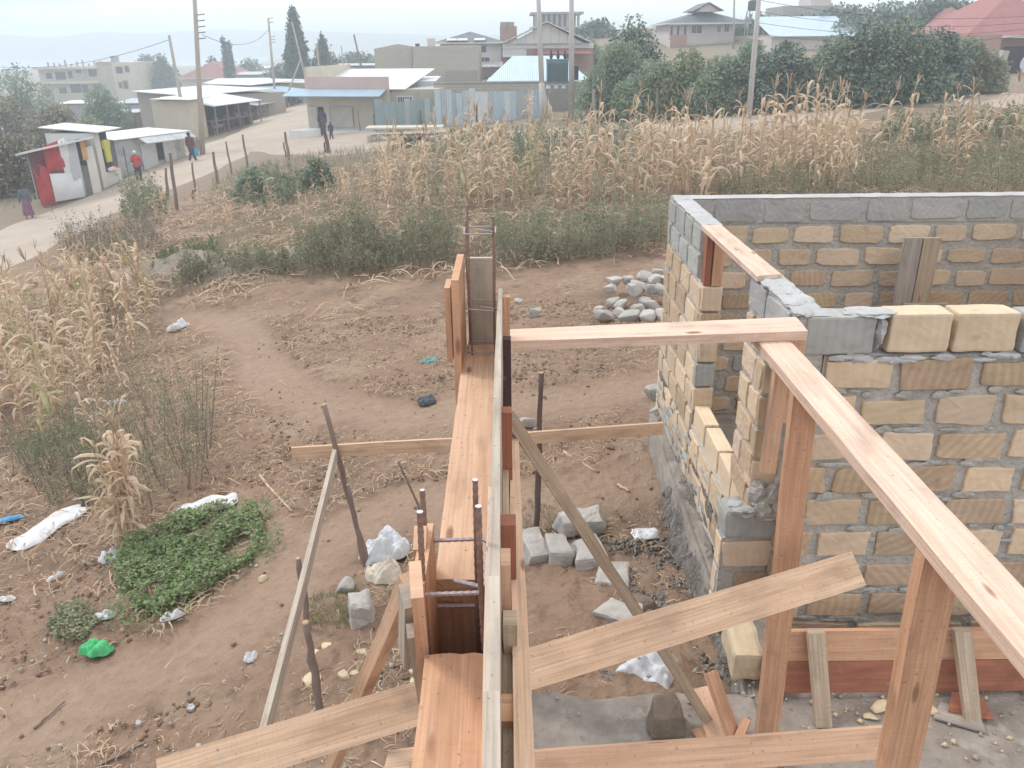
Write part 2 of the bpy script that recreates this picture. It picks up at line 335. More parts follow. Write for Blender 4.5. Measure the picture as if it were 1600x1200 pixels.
    def tube(s, pts, rad, mat, n=8, cap=True, tint=None, capmat=None, jit=0):
        pts=[Vector(p) for p in pts]; k=len(pts)
        if not isinstance(rad,(list,tuple)): rad=[rad]*k
        prev=None; ref=None; acc=0
        for i,p in enumerate(pts):
            d=(pts[min(i+1,k-1)]-pts[max(i-1,0)]).normalized()
            if ref is None:
                ref=d.orthogonal().normalized()
            ref=(ref-d*ref.dot(d)).normalized(); o=d.cross(ref)
            b=len(s.v)
            for j in range(n):
                a=2*math.pi*j/n; rr=rad[i]*(1+rnd.uniform(-jit,jit))
                s.v.append(tuple(p+(ref*math.cos(a)+o*math.sin(a))*rr))
            if prev is not None:
                L=(pts[i]-pts[i-1]).length
                for j in range(n):
                    q=(j+1)%n
                    s.idx((prev+j,prev+q,b+q,b+j),mat,[(acc,j/n*.3),(acc,(j+1)/n*.3),(acc+L,(j+1)/n*.3),(acc+L,j/n*.3)],tint)
                acc+=L
            elif cap: s.idx(tuple(reversed(range(b,b+n))),capmat or mat,[(0,0)]*n,tint)
            prev=b
        if cap: s.idx(tuple(range(prev,prev+n)),capmat or mat,[(.1,.1)]*n,tint)
        return s
    def build(s, name, parent=None, smooth=False, loc=None, bevel=0):
        me=bpy.data.meshes.new(name); me.from_pydata(s.v,[],s.f)
        for m in s.mats: me.materials.append(MATS[m])
        me.polygons.foreach_set('material_index',s.mi)
        ul=me.uv_layers.new(name='uv'); flat=[c for f in s.uv for p in f for c in p]; ul.data.foreach_set('uv',flat)
        ca=me.color_attributes.new('tint','FLOAT_COLOR','CORNER'); fl=[]
        for f,t in zip(s.f,s.t): fl.extend([t[0],t[1],t[2],1.0]*len(f))
        ca.data.foreach_set('color',fl)
        if smooth: me.polygons.foreach_set('use_smooth',[True]*len(s.f))
        me.update()
        o=bpy.data.objects.new(name,me); col.objects.link(o)
        if parent is not None: o.parent=parent
        if loc is not None: o.location=loc
        if bevel:
            bm=bmesh.new(); bm.from_mesh(me)
            bmesh.ops.recalc_face_normals(bm,faces=bm.faces)
            bm.to_mesh(me); bm.free()
            md=o.modifiers.new('bevel','BEVEL'); md.width=bevel; md.segments=2; md.limit_method='ANGLE'
        return o
def npmesh(name, V, faces, mats, mi=None, tint=None, parent=None, smooth=False):
    """fast mesh from numpy: V (n,3), faces (m,k) all the same size"""
    me=bpy.data.meshes.new(name); V=np.asarray(V,np.float32); faces=np.asarray(faces,np.int32); m,k=faces.shape
    me.vertices.add(len(V)); me.vertices.foreach_set('co',V.ravel())
    me.loops.add(m*k); me.loops.foreach_set('vertex_index',faces.ravel())
    me.polygons.add(m); me.polygons.foreach_set('loop_start',np.arange(0,m*k,k,dtype=np.int32)); me.polygons.foreach_set('loop_total',np.full(m,k,np.int32))
    for q in mats: me.materials.append(MATS[q])
    if mi is not None: me.polygons.foreach_set('material_index',np.asarray(mi,np.int32))
    if tint is not None:
        ca=me.color_attributes.new('tint','FLOAT_COLOR','POINT'); t=np.ones((len(V),4),np.float32); t[:,:3]=tint; ca.data.foreach_set('color',t.ravel())
    if smooth: me.polygons.foreach_set('use_smooth',np.ones(m,bool))
    me.update(calc_edges=True); me.validate()
    o=bpy.data.objects.new(name,me); col.objects.link(o)
    if parent is not None: o.parent=parent
    return o
def tag(o,label=None,cat=None,group=None,kind=None):
    if label: o['label']=label
    if cat: o['category']=cat
    if group: o['group']=group
    if kind: o['kind']=kind
    return o
def thing(name,label,cat,loc=(0,0,0),rz=0,group=None):
    o=bpy.data.objects.new(name,None); col.objects.link(o); o.location=loc; o.rotation_euler=(0,0,rz); o.empty_display_size=.2
    return tag(o,label,cat,group)
def struct(o): o['kind']='structure'; return o
def dup(src,loc,rz=0,sc_=1,label=None,group=None,rot=None):
    r=src.copy(); col.objects.link(r); r.location=loc; r.rotation_euler=rot if rot else (0,0,rz)
    r.scale=(sc_,sc_,sc_) if not isinstance(sc_,tuple) else sc_
    if label: r['label']=label
    if group: r['group']=group
    for ch in [c for c in KIDS.get(src.name,[])]:
        c=ch.copy(); col.objects.link(c); c.parent=r
        for g in KIDS.get(ch.name,[]):
            d=g.copy(); col.objects.link(d); d.parent=c
    return r
KIDS={}
def kid(p,c): KIDS.setdefault(p.name,[]).append(c); return c
ORD=['first','second','third','fourth','fifth','sixth','seventh','eighth','ninth','tenth','eleventh','twelfth','thirteenth','fourteenth','fifteenth','sixteenth','seventeenth','eighteenth','nineteenth','twentieth']

# ------------------------------------------------------------ ground
def dist_poly(x,y,pts):
    d=np.full(len(x),1e9)
    for (ax,ay),(bx,by) in zip(pts[:-1],pts[1:]):
        vx,vy=bx-ax,by-ay; L=vx*vx+vy*vy
        t=np.clip(((x-ax)*vx+(y-ay)*vy)/L,0,1)
        d=np.minimum(d,np.hypot(x-(ax+t*vx),y-(ay+t*vy)))
    return d
PATH=[tuple(G(*q)[:2]) for q in [(235,488),(330,500),(395,530),(410,575),(455,615),(540,640),(640,655),(720,640),(900,625),(1030,600)]]
PATH2=[tuple(G(*q)[:2]) for q in [(-40,1150),(150,1080),(330,1010),(430,930),(520,840),(640,790),(740,800),(980,760)]]
ROAD_C=[(-520,640),(-250,500),(-80,425),(0,388),(70,358),(150,322),(230,290),(300,256),(370,226),(420,205),(450,189),(468,175),(478,165)]
ROADP=[G(*q) for q in ROAD_C]
TRACK=[G(*q) for q in [(400,214),(470,222),(560,226),(660,222),(760,216),(870,214),(960,210),(1080,200),(1200,188),(1300,170),(1400,158),(1500,155),(1640,158),(1900,165),(2200,170)]]
def build_ground():
    a=np.concatenate([np.arange(-180,-56,3.1),np.arange(-56,56,.27),np.arange(56,180,3.1)])*math.pi/180
    r=[.5]
    while r[-1]<60: r.append(r[-1]*1.017+.0)
    while r[-1]<1330: r.append(r[-1]*1.055)
    r[-1]=1330
    r=np.array(r); na,nr=len(a),len(r)
    X=np.outer(r,np.sin(a)).ravel(); Y=np.outer(r,np.cos(a)).ravel()
    Z=terr(X,Y)
    # tilled-soil relief, kept off the worn paths, the road and the slab
    rr=np.hypot(X,Y); d1=np.minimum(dist_poly(X,Y,PATH),dist_poly(X,Y,PATH2)); w1=(1-sstep(.12,.55,d1))*.85
    dr=np.minimum(dist_poly(X,Y,[tuple(p[:2]) for p in ROADP]),dist_poly(X,Y,[tuple(p[:2]) for p in TRACK]))
    sel=np.where((rr<60)&(np.abs(np.arctan2(X,Y))<1.1))[0]
    amp=(1-w1)*sstep(4,8,dr)*.5+.5*sstep(4,8,dr)
    for i in sel:
        p=Vector((X[i],Y[i],0))
        h=noise.noise(p*1.1)*.04+noise.noise(p*4.3)*.04+abs(noise.noise(p*10))*.045+noise.noise(p*.35)*.05
        Z[i]+=h*amp[i]*(1-w1[i]*.75)
    V=np.stack([X,Y,Z],1)
    V=np.vstack([V,[[0,0,terr(np.array([0.]),np.array([0.]))[0]]]])
    i=np.arange(nr-1)[:,None]*na; j=np.arange(na)[None,:]; jn=(j+1)%na
    F=np.stack([i+j,i+jn,i+na+jn,i+na+j],-1).reshape(-1,4)[:, ::-1]
    c=len(V)-1; js=np.arange(na); 
    F2=np.stack([js,np.roll(js,-1),np.full(na,c),np.full(na,c)],1)
    wear=np.append(np.maximum(w1*.9,0),0)
    dry=sstep(24,60,np.append(rr,0))
    green=np.zeros(len(V)); 
    o=npmesh('ground',V,np.vstack([F]),['soil'],smooth=True)
    me=o.data; ca=me.color_attributes.new('wear','FLOAT_COLOR','POINT'); t=np.ones((len(V),4),np.float32); t[:,0]=wear; t[:,1]=dry; ca.data.foreach_set('color',t.ravel())
    return struct(o)
m=MATS['soil']; n=m.node_tree.nodes; l=m.node_tree.links; b=n['Principled BSDF']
src=b.inputs['Base Color'].links[0].from_socket
at=n.new('ShaderNodeAttribute'); at.attribute_name='wear'
sp=n.new('ShaderNodeSeparateColor'); l.new(at.outputs['Color'],sp.inputs[0])
x=n.new('ShaderNodeMix'); x.data_type='RGBA'; l.new(sp.outputs[0],x.inputs[0]); l.new(src,x.inputs[6]); x.inputs[7].default_value=(.335,.23,.163,1)
fn=n.new('ShaderNodeTexNoise'); fn.inputs['Scale'].default_value=9; fn.inputs['Detail'].default_value=9; fn.inputs['Roughness'].default_value=.75; tcs=n.new('ShaderNodeTexCoord'); l.new(tcs.outputs['Object'],fn.inputs['Vector'])
fr_=n.new('ShaderNodeMapRange'); fr_.inputs[1].default_value=.3; fr_.inputs[2].default_value=.7; fr_.inputs[3].default_value=.84; fr_.inputs[4].default_value=1.14; l.new(fn.outputs['Fac'],fr_.inputs[0])
fm=n.new('ShaderNodeVectorMath'); fm.operation='SCALE'; l.new(x.outputs[2],fm.inputs[0]); l.new(fr_.outputs[0],fm.inputs['Scale'])
bo=b.inputs['Normal'].links[0].from_socket; b2=n.new('ShaderNodeBump'); b2.inputs['Strength'].default_value=.9; b2.inputs['Distance'].default_value=.012; l.new(fn.outputs['Fac'],b2.inputs['Height']); l.new(bo,b2.inputs['Normal']); l.new(b2.outputs[0],b.inputs['Normal'])
y=n.new('ShaderNodeMix'); y.data_type='RGBA'; l.new(sp.outputs[1],y.inputs[0]); l.new(fm.outputs[0],y.inputs[6]); y.inputs[7].default_value=(.25,.20,.145,1)
l.new(y.outputs[2],b.inputs['Base Color'])
build_ground()

def ribbon(name,pts,width,mat_,dz=.03,step=.8,nw=10,wj=.5,seed=1):
    """a drive or track draped on the terrain, ragged edges"""
    rs=np.random.RandomState(seed)
    P2=[np.array([p[0],p[1]]) for p in pts]
    # catmull-rom resample
    out=[]
    Q=[P2[0]*2-P2[1]]+P2+[P2[-1]*2-P2[-2]]
    for k in range(1,len(Q)-2):
        L=np.linalg.norm(Q[k+1]-Q[k]); nseg=max(2,int(L/step))
        for t in np.arange(nseg)/nseg:
            out.append(.5*((2*Q[k])+(-Q[k-1]+Q[k+1])*t+(2*Q[k-1]-5*Q[k]+4*Q[k+1]-Q[k+2])*t*t+(-Q[k-1]+3*Q[k]-3*Q[k+1]+Q[k+2])*t**3))
    out.append(P2[-1]); C=np.array(out); T=np.gradient(C,axis=0); T/=np.linalg.norm(T,axis=1)[:,None]; N=np.stack([-T[:,1],T[:,0]],1)
    n_=len(C); wl_=(width if callable(width) else (lambda t:width))
    V=[]
    for k in range(n_):
        w=wl_(k/(n_-1)); 
        jl=noise.noise(Vector((k*.25,seed,0)))*wj; jr=noise.noise(Vector((k*.25,seed+9,0)))*wj
        for q in range(nw+1):
            s_=-1+2*q/nw; off=s_*(w/2+(jr if s_>0 else jl))
            V.append((C[k,0]+N[k,0]*off,C[k,1]+N[k,1]*off))
    V=np.array(V); Z=terr(V[:,0],V[:,1])
    e=np.tile(np.abs(np.linspace(-1,1,nw+1)),n_)
    Z=Z+dz*np.where(e>.99,-1.5,1)
    V3=np.column_stack([V,Z])
    i=np.arange(n_-1)[:,None]*(nw+1); j=np.arange(nw)[None,:]
    F=np.stack([i+j,i+j+1,i+nw+2+j,i+nw+1+j],-1).reshape(-1,4)[:, ::-1]
    return struct(npmesh(name,V3,F,[mat_],smooth=True))
ribbon('road',ROADP,lambda t:6.4+2.0*t,'road',dz=.07,wj=1.1,seed=3)
ribbon('side_track',TRACK,lambda t:7.0-1.5*t+5*max(0,t-.6),'road',dz=.045,wj=1.3,seed=5)
ribbon('shop_forecourt',[G(430,210),G(480,214),G(560,218),G(650,214),G(700,212)],4.5,'road',dz=.09,wj=.8,seed=8)

# ------------------------------------------------------------ the unfinished stone building
def wall_mesh(mb, org, ux, L, z0, z1, nrm, th, course=.212, bl=.385, seed=0, kinds=None, gap=.035, topmat=None, back=True, relief=.012, minx=None):
    """masonry: mortar core plus individually shaped stones standing proud on face (and back).
       org: world xy of the face's start; ux: unit xy along; nrm: outward unit xy of the face"""
    rs=random.Random(seed); ux=Vector((ux[0],ux[1],0)); nr=Vector((nrm[0],nrm[1],0)); o=Vector((org[0],org[1],0)); Z=Vector((0,0,1))
    kinds=kinds or (lambda r,c,nr_:('stone_yellow' if rs.random()<.62 else 'stone_saw'))
    # mortar core as a rough grid on each face
    def grid(off,flip,amp):
        nx=max(2,int(L/.045)); nz_=max(2,int((z1-z0)/.045)); b=len(mb.v)
        for i in range(nx+1):
            for k in range(nz_+1):
                x=L*i/nx; z=z0+(z1-z0)*k/nz_; p=o+ux*x+Z*z
                e=min(1,min(i,nx-i,k,nz_-k)/1.0)
                h=noise.noise(p*9+Vector((seed,0,0)))*amp+noise.noise(p*27)*amp*.6
                mb.v.append(tuple(p+nr*(off+(h*e))))
        for i in range(nx):
            for k in range(nz_):
                q=(b+i*(nz_+1)+k,b+(i+1)*(nz_+1)+k,b+(i+1)*(nz_+1)+k+1,b+i*(nz_+1)+k+1)
                x=L*i/nx; z=z0+(z1-z0)*k/nz_; s=.045
                mb.idx(q if not flip else q[::-1],'mortar',[(x,z),(x+s,z),(x+s,z+s),(x,z+s)])
    grid(-.007,False,.0055)
    grid(-th+.007,True,-.0055)
    a=o+nr*(-.006); c=o+nr*(-th+.006)
    for (p,q) in ((a,c),(a+ux*L,c+ux*L)):
        mb.face([p+Z*z0,q+Z*z0,q+Z*z1,p+Z*z1],'mortar')
    # uneven cement top
    nx=max(2,int(L/.05)); b=len(mb.v); tm=topmat or 'cement'
    for i in range(nx+1):
        for k in range(5):
            p=o+ux*(L*i/nx)+nr*(-th*k/4)+Z*z1
            e=1 if 0<k<4 else .3
            mb.v.append(tuple(p+Z*((.006+noise.noise(p*8)*.012)*e+.001)+nr*((.004 if k==0 else -.004 if k==4 else 0)+(noise.noise(p*14)*.008 if k in(0,4) else 0))))
    for i in range(nx):
        for k in range(4):
            q=(b+i*5+k,b+i*5+k+1,b+(i+1)*5+k+1,b+(i+1)*5+k); mb.idx(q[::-1],tm,[(L*i/nx,k*.04),(L*i/nx,k*.04+.04),(L*i/nx+.05,k*.04+.04),(L*i/nx+.05,k*.04)])
    # stones
    rows=int(round((z1-z0)/course)); ch=(z1-z0)/rows
    for side in ((0,1) if back else (0,)):
        for r in range(rows):
            zc0=z1-(r+1)*ch; x=-(bl*.5 if r%2 else 0)-rs.uniform(0,.06); cidx=0
            while x<L-.04:
                w=bl*rs.uniform(.82,1.12); xa,xb=max(x+gap/2,.004),min(x+w-gap/2,L-.004); x+=w; cidx+=1
                if xb-xa<.06: continue
                kd=kinds(r,cidx,rows)
                if kd is None: continue
                g=gap*rs.uniform(.6,1.25)
                za,zb=zc0+g*.5+rs.uniform(-.004,.006),zc0+ch-g*.5+rs.uniform(-.006,.004)
                stone_panel(mb,o+(nr*(-th) if side else Vector()),ux,(-nr if side else nr),xa,xb,za,zb,kd,rs,relief,flip=bool(side))
    return mb
bl_round=False
def stone_panel(mb,o,ux,nr,xa,xb,za,zb,kd,rs,relief=.012,flip=False):
    Z=Vector((0,0,1)); w,h=xb-xa,zb-za; cx,cz=(xa+xb)/2,(za+zb)/2
    nper=7; pts=[]
    cor=[(-w/2,-h/2),(w/2,-h/2),(w/2,h/2),(-w/2,h/2)]
    cj=[(rs.uniform(-.014,.012),rs.uniform(-.012,.012)) for _ in range(4)]
    ph=rs.random()*50
    for k in range(4):
        (x0,z0),(x1,z1)=cor[k],cor[(k+1)%4]; j0,j1=cj[k],cj[(k+1)%4]
        for q in range(nper):
            t=q/nper; x=x0+(x1-x0)*t; z=z0+(z1-z0)*t
            x+=j0[0]*(1-t)*(-1 if x0>0 else 1)+j1[0]*t*(-1 if x1>0 else 1)
            z+=j0[1]*(1-t)*(-1 if z0>0 else 1)+j1[1]*t*(-1 if z1>0 else 1)
            nn=noise.noise(Vector((x*26+ph,z*26,ph)))*.013
            cor_r=(.013 if bl_round else .004) if q==0 else 0       # rounded corners
            x-=math.copysign(cor_r+nn if abs(x)>w*.4 else 0,x); z-=math.copysign(cor_r+nn if abs(z)>h*.38 else 0,z)
            pts.append((x,z))
    tn=rs.uniform(.82,1.10); tint=(tn*rs.uniform(1.0,1.04),tn,tn*rs.uniform(.96,1.06))
    ang=rs.choice([0,.3,-.5,.8,1.2,-.9])+rs.uniform(-.2,.2); ca,sa=math.cos(ang),math.sin(ang); uo,vo=rs.random()*20,rs.random()*20
    def uvp(x,z): return (uo+x*ca-z*sa, vo+x*sa+z*ca)
    n_=len(pts); b=len(mb.v); tilt=(rs.uniform(-.012,.012),rs.uniform(-.02,.02))
    for (sc_,dp) in ((1.0,-.012),(.985,relief*.7),(.93,relief),(.55,relief)):
        for (x,z) in pts:
            px_,pz_=x*sc_,z*sc_ if sc_>.9 else z*sc_
            dd=dp+(tilt[0]*x+tilt[1]*z if dp>0 else 0)+(noise.noise(Vector((x*14+ph,z*14,3)))*.004 if sc_<.97 else 0)
            mb.v.append(tuple(o+ux*(cx+px_)+Z*(cz+pz_)+nr*dd))
    mb.v.append(tuple(o+ux*cx+Z*cz+nr*(relief+noise.noise(Vector((ph,0,3)))*.004)))
    sc4=(1.0,.985,.93,.55)
    for L_ in range(3):
        for i in range(n_):
            j=(i+1)%n_; q=(b+L_*n_+i,b+L_*n_+j,b+(L_+1)*n_+j,b+(L_+1)*n_+i)
            u=[uvp(*[c*sc4[L_] for c in pts[i]]),uvp(*[c*sc4[L_] for c in pts[j]]),uvp(*[c*sc4[L_+1] for c in pts[j]]),uvp(*[c*sc4[L_+1] for c in pts[i]])]
            if flip: q=q[::-1]; u=u[::-1]
            mb.idx(q,kd,u,tint)
    for i in range(n_):
        j=(i+1)%n_; q=(b+3*n_+i,b+3*n_+j,b+4*n_); u=[uvp(pts[i][0]*.55,pts[i][1]*.55),uvp(pts[j][0]*.55,pts[j][1]*.55),uvp(0,0)]
        if flip: q=q[::-1]; u=u[::-1]
        mb.idx(q,kd,u,tint)
def block(mb,x0,x1,y0,y1,z0,z1,mat_,seed=0,sub=.03,amp=.006,tint=None,rnd_=.014,skew=0):
    """one loose rough stone block with worn edges (subdivided box, noise)"""
    bm=bmesh.new(); bmesh.ops.create_cube(bm,size=1)
    dims=Vector((x1-x0,y1-y0,z1-z0)); c=Vector(((x0+x1)/2,(y0+y1)/2,(z0+z1)/2))
    for v in bm.verts: v.co=Vector((v.co.x*dims.x,v.co.y*dims.y,v.co.z*dims.z))
    bmesh.ops.bevel(bm,geom=bm.edges[:],offset=rnd_,segments=2,affect='EDGES',profile=.6)
    if skew:
        q_=random.Random(seed*7+1); cz={(i,j,k):Vector([q_.uniform(-skew,skew)*dims[a] for a in range(3)]) for i in (-1,1) for j in (-1,1) for k in (-1,1)}
        for v in bm.verts:
            t=[v.co[a]/dims[a]+.5 for a in range(3)]; d_=Vector()
            for kk,off in cz.items():
                w_=1
                for a in range(3): w_*=(t[a] if kk[a]>0 else 1-t[a])
                d_+=off*w_
            v.co+=d_
    for _ in range(3): bmesh.ops.subdivide_edges(bm,edges=[e for e in bm.edges if e.calc_length()>sub*1.5],cuts=1,use_grid_fill=True)
    bmesh.ops.triangulate(bm,faces=[f for f in bm.faces if len(f.verts)>4])
    for v in bm.verts:
        d=v.co.normalized(); v.co+=d*(noise.noise(v.co*9+Vector((seed*3.1,0,0)))*amp*1.4+noise.noise(v.co*30)*amp*.5)
    b=len(mb.v); bm.verts.index_update()
    mb.v.extend([tuple(v.co+c) for v in bm.verts])
    for f in bm.faces:
        n_=f.normal; ax=max(range(3),key=lambda k:abs(n_[k])); a2=[k for k in range(3) if k!=ax]
        mb.idx([b+v.index for v in f.verts],mat_,[(v.co[a2[0]]+seed,v.co[a2[1]]+seed*.7) for v in f.verts],tint)
    bm.free()
TOP=CAMZ-1.29
house=thing('unfinished_house','unfinished single storey house of yellow stone blocks with grey mortar and no roof','house',(1.5,3.86,0))
def hpart(mb,name,label=None,smooth=False):
    o=mb.build(name,smooth=smooth); o.parent=house; o.matrix_parent_inverse=Matrix.Translation((-1.5,-3.86,0)); 
    if label: o['label']=label
    return o
# front (camera-facing) wall C
CY=3.86
def kC(rs):
    def k(r,c,n_):
        if r==0: return None
        return 'stone_yellow' if rs.random()<(.7 if r<4 else .5) else 'stone_saw'
    return k
rs_=random.Random(5)
mb=MB(); wall_mesh(mb,(1.62,CY),(1,0),4.6,0,TOP-.215,(0,-1),.15,seed=21,gap=.046,kinds=lambda r,c,n_:('stone_yellow' if rs_.random()<(.68 if r<4 else .4) else 'stone_saw'))
# top course laid loose: grey, two bare yellow blocks, grey
xs=[(1.50,1.86,'stone_grey'),(1.93,2.245,'stone_yellow'),(2.27,2.585,'stone_yellow'),(2.62,2.99,'stone_grey'),(3.02,3.38,'stone_yellow'),(3.42,3.8,'stone_grey'),(3.84,4.22,'stone_yellow')]
for k,(a,b_,mt) in enumerate(xs):
    block(mb,a,b_,CY-.012,CY+.15,TOP-.205+(0 if mt=='stone_grey' else .008),TOP+(0 if mt=='stone_grey' else .012),mt,seed=k+3,amp=.005)
def blob(mb,c,s,mat_,seed,n=2):
    bm=bmesh.new(); bmesh.ops.create_icosphere(bm,subdivisions=n,radius=1)
    b=len(mb.v); bm.verts.index_update()
    for v in bm.verts:
        q=v.co*(1+noise.noise(v.co*2.2+Vector((seed,0,0)))*.35+noise.noise(v.co*6+Vector((seed,2,0)))*.12)
        mb.v.append((c[0]+q.x*s[0],c[1]+q.y*s[1],c[2]+q.z*s[2]))
    for f in bm.faces: mb.idx([b+v.index for v in f.verts],mat_,[(v.co.x*s[0],v.co.z*s[2]) for v in f.verts])
    bm.free()
blob(mb,(1.89,CY+.06,TOP-.09),(.035,.09,.10),'cement',3,3); blob(mb,(1.84,CY+.05,TOP+.005),(.14,.08,.02),'cement',5,3)
for k in range(26):
    blob(mb,(rnd.uniform(1.6,4.2),CY-.006,TOP-.225+rnd.uniform(-.02,.012)),(rnd.uniform(.03,.09),.018,rnd.uniform(.012,.022)),'cement',k,2)
for k in range(150):
    rr_=rnd.randint(0,8); zz=TOP-.215-(TOP-.215)/9*rr_+rnd.uniform(-.018,.018)
    blob(mb,(rnd.uniform(1.65,4.3),CY-.004,zz if k%3 else rnd.uniform(.2,TOP-.25)),(rnd.uniform(.02,.10),.009,rnd.uniform(.008,.026)),'mortar',k+40,2)
hpart(mb,'wall','yellow stone wall with loose top blocks, behind the right plank frame')
# wall line A / D (left side, seen at a glance)
WX=1.46; SILL=.60
gr=lambda r,c,n_:'stone_grey'
def kA(seed,greyrows=1):
    q=random.Random(seed)
    return lambda r,c,n_:('stone_grey' if r<greyrows else ('stone_yellow' if q.random()<.6 else 'stone_saw'))
mb=MB()
wall_mesh(mb,(WX,7.36),(0,-1),1.30,TOP-.42,TOP,(-1,0),.155,seed=31,kinds=kA(1,2))
wall_mesh(mb,(WX,7.36),(0,-1),1.46,0,TOP-.42,(-1,0),.155,seed=32,kinds=kA(2,0))
# jamb stones facing the camera
z=TOP-.42; k=0
while z-.205>SILL-.05:
    block(mb,WX-.006,WX+.15,5.865,6.06,z-.2,z-.006,['stone_yellow','stone_saw','stone_yellow','stone_grey','stone_yellow','stone_yellow','stone_saw'][k%7],seed=k+20,amp=.006); z-=.21; k+=1
hpart(mb,'wall','left wall pier of yellow stones standing beyond the window opening')
mb=MB()
wall_mesh(mb,(WX,5.9),(0,-1),1.5,0,SILL-.09,(-1,0),.155,seed=33,kinds=kA(3,0))
for (a,b_) in ((5.5,5.86),(5.08,5.46),(4.72,5.05),(4.5,4.70)):
    block(mb,WX+.01,WX+.125,a,b_,SILL-.09,SILL+.10,'stone_yellow',seed=int(a*7),amp=.004,tint=(1.1,1.08,1.05))
# mortar between sill stones
for yy in (5.48,5.065,4.71): blob(mb,(WX+.065,yy,SILL-.0),(.055,.022,.10),'mortar',int(yy*9),2)
for k in range(150):
    yy=rnd.uniform(4.45,7.3); zz=-.12+.55*rnd.random()**1.7; blob(mb,(WX-.004,yy,zz),(.012,rnd.uniform(.03,.16),rnd.uniform(.02,.07)),'mortar' if k%3 else 'plinth',k+300,2)
hpart(mb,'window_sill','low yellow stone sill under the open window')
# the near return under the sill end
mb=MB()
wall_mesh(mb,(1.33,4.30),(1,0),.42,-.25,.49,(0,-1),.15,seed=35,kinds=lambda r,c,n_:['stone_yellow','stone_saw','stone_grey','stone_yellow'][r%4])
block(mb,1.325,1.72,4.275,4.46,.485,.705,'stone_grey',seed=44,amp=.012,rnd_=.035)
wall_mesh(mb,(1.335,4.44),(0,-1),.14,-.25,.49,(-1,0),.15,seed=36,kinds=kA(9,0),back=False)
for k in range(14): blob(mb,(rnd.uniform(1.36,1.72),rnd.uniform(4.27,4.33),rnd.uniform(.66,.76)),(.06,.05,.02),'cement',k+7,2)
for k in range(8): blob(mb,(rnd.uniform(1.5,1.75),rnd.uniform(4.22,4.3),rnd.uniform(.7,1.0)),(.06,.05,.09),'mortar',k+17,2)
hpart(mb,'wall','low grey stone return beside the window opening')
mb=MB()
wall_mesh(mb,(WX,4.70),(0,-1),.40,SILL+.1,TOP-.42,(-1,0),.155,seed=37,kinds=kA(4,0))
z=TOP-.42; k=0
while z-.2>SILL:
    block(mb,WX-.004,WX+.15,4.285,4.44,z-.2,z-.006,['stone_yellow','stone_saw','stone_saw','stone_yellow','stone_saw'][k%5],seed=k+60,amp=.007); z-=.212; k+=1
wall_mesh(mb,(WX,4.70),(0,-1),.84,TOP-.42,TOP,(-1,0),.155,seed=38,kinds=lambda r,c,n_:('stone_grey' if r==0 else 'stone_yellow'))
wall_mesh(mb,(WX+.19,4.30),(0,-1),.42,0,TOP-.42,(-1,0),.10,seed=39,kinds=kA(6,0),back=False)
for k in range(12): blob(mb,(WX+rnd.uniform(.02,.14),rnd.uniform(3.9,4.5),TOP+.005),(.05,.08,.018),'cement',k+90,2)
hpart(mb,'wall','grey topped stone pier between the window opening and the front wall')
# far wall, inner face, grey ring course
bl_round=True
mb=MB(); q1=random.Random(77)
wall_mesh(mb,(WX,7.20),(1,0),5.4,0,TOP-.225,(0,-1),.155,seed=41,bl=.40,kinds=lambda r,c,n_:('stone_grey' if r>5 and q1.random()<.7 else 'stone_yellow' if q1.random()<(.85 if r<3 else .3) else 'stone_saw'),gap=.055)
hpart(mb,'wall','far room wall of rounded yellow stones in thick mortar')
mb=MB(); wall_mesh(mb,(WX,7.19),(1,0),5.4,TOP-.225,TOP+.0,(0,-1),.175,course=.22,bl=.48,seed=42,kinds=gr,gap=.04,relief=.005)
hpart(mb,'ring_course','grey cement faced top course of the far wall')
mb=MB(); wall_mesh(mb,(5.0,7.2),(0,-1),3.2,0,TOP,(-1,0),.15,seed=43,kinds=kA(12,0)); hpart(mb,'wall','side wall at the right end of the roofless room')
# plinth: cement-splashed foundation flaring out of the ground
mb=MB(); n1=90; n2=16
sec=[(7.25,1.44,1.40),(6.6,1.44,1.34),(6.15,1.44,1.27),(5.5,1.43,1.20),(4.9,1.42,1.22),(4.5,1.36,1.24),(4.2,1.335,1.26),(3.9,1.335,1.28),(3.6,1.34,1.30)]
b=len(mb.v)
for i in range(n1+1):
    y=7.25-(7.25-3.6)*i/n1
    k=0
    while k<len(sec)-2 and y<sec[k+1][0]: k+=1
    t=(sec[k][0]-y)/(sec[k][0]-sec[k+1][0]); xt=sec[k][1]*(1-t)+sec[k+1][1]*t; xb=sec[k][2]*(1-t)+sec[k+1][2]*t
    zt=.02+noise.noise(Vector((y*2,0,0)))*.08 if y>4.4 else -.02+noise.noise(Vector((y*2,0,0)))*.05
    for j in range(n2+1):
        s=j/n2; x=xt+(xb-xt)*(s**.8); z=zt+(-.75-zt)*s
        p=Vector((x,y,z)); hh=(noise.noise(Vector((y*3,z*1.2,0)))*.06+noise.noise(p*14)*.035+abs(noise.noise(Vector((y*9,z*2,3))))*.06+noise.noise(p*30)*.015)*(1 if j>0 else .3)
        mb.v.append((x-hh if j>0 else x+.02,y,z))
for i in range(n1):
    for j in range(n2):
        q=(b+i*(n2+1)+j,b+(i+1)*(n2+1)+j,b+(i+1)*(n2+1)+j+1,b+i*(n2+1)+j+1); mb.idx(q[::-1],'plinth',[(i*.04,j*.05)]*4)
hpart(mb,'foundation_plinth','rough cement splashed plinth at the foot of the left wall',smooth=True)
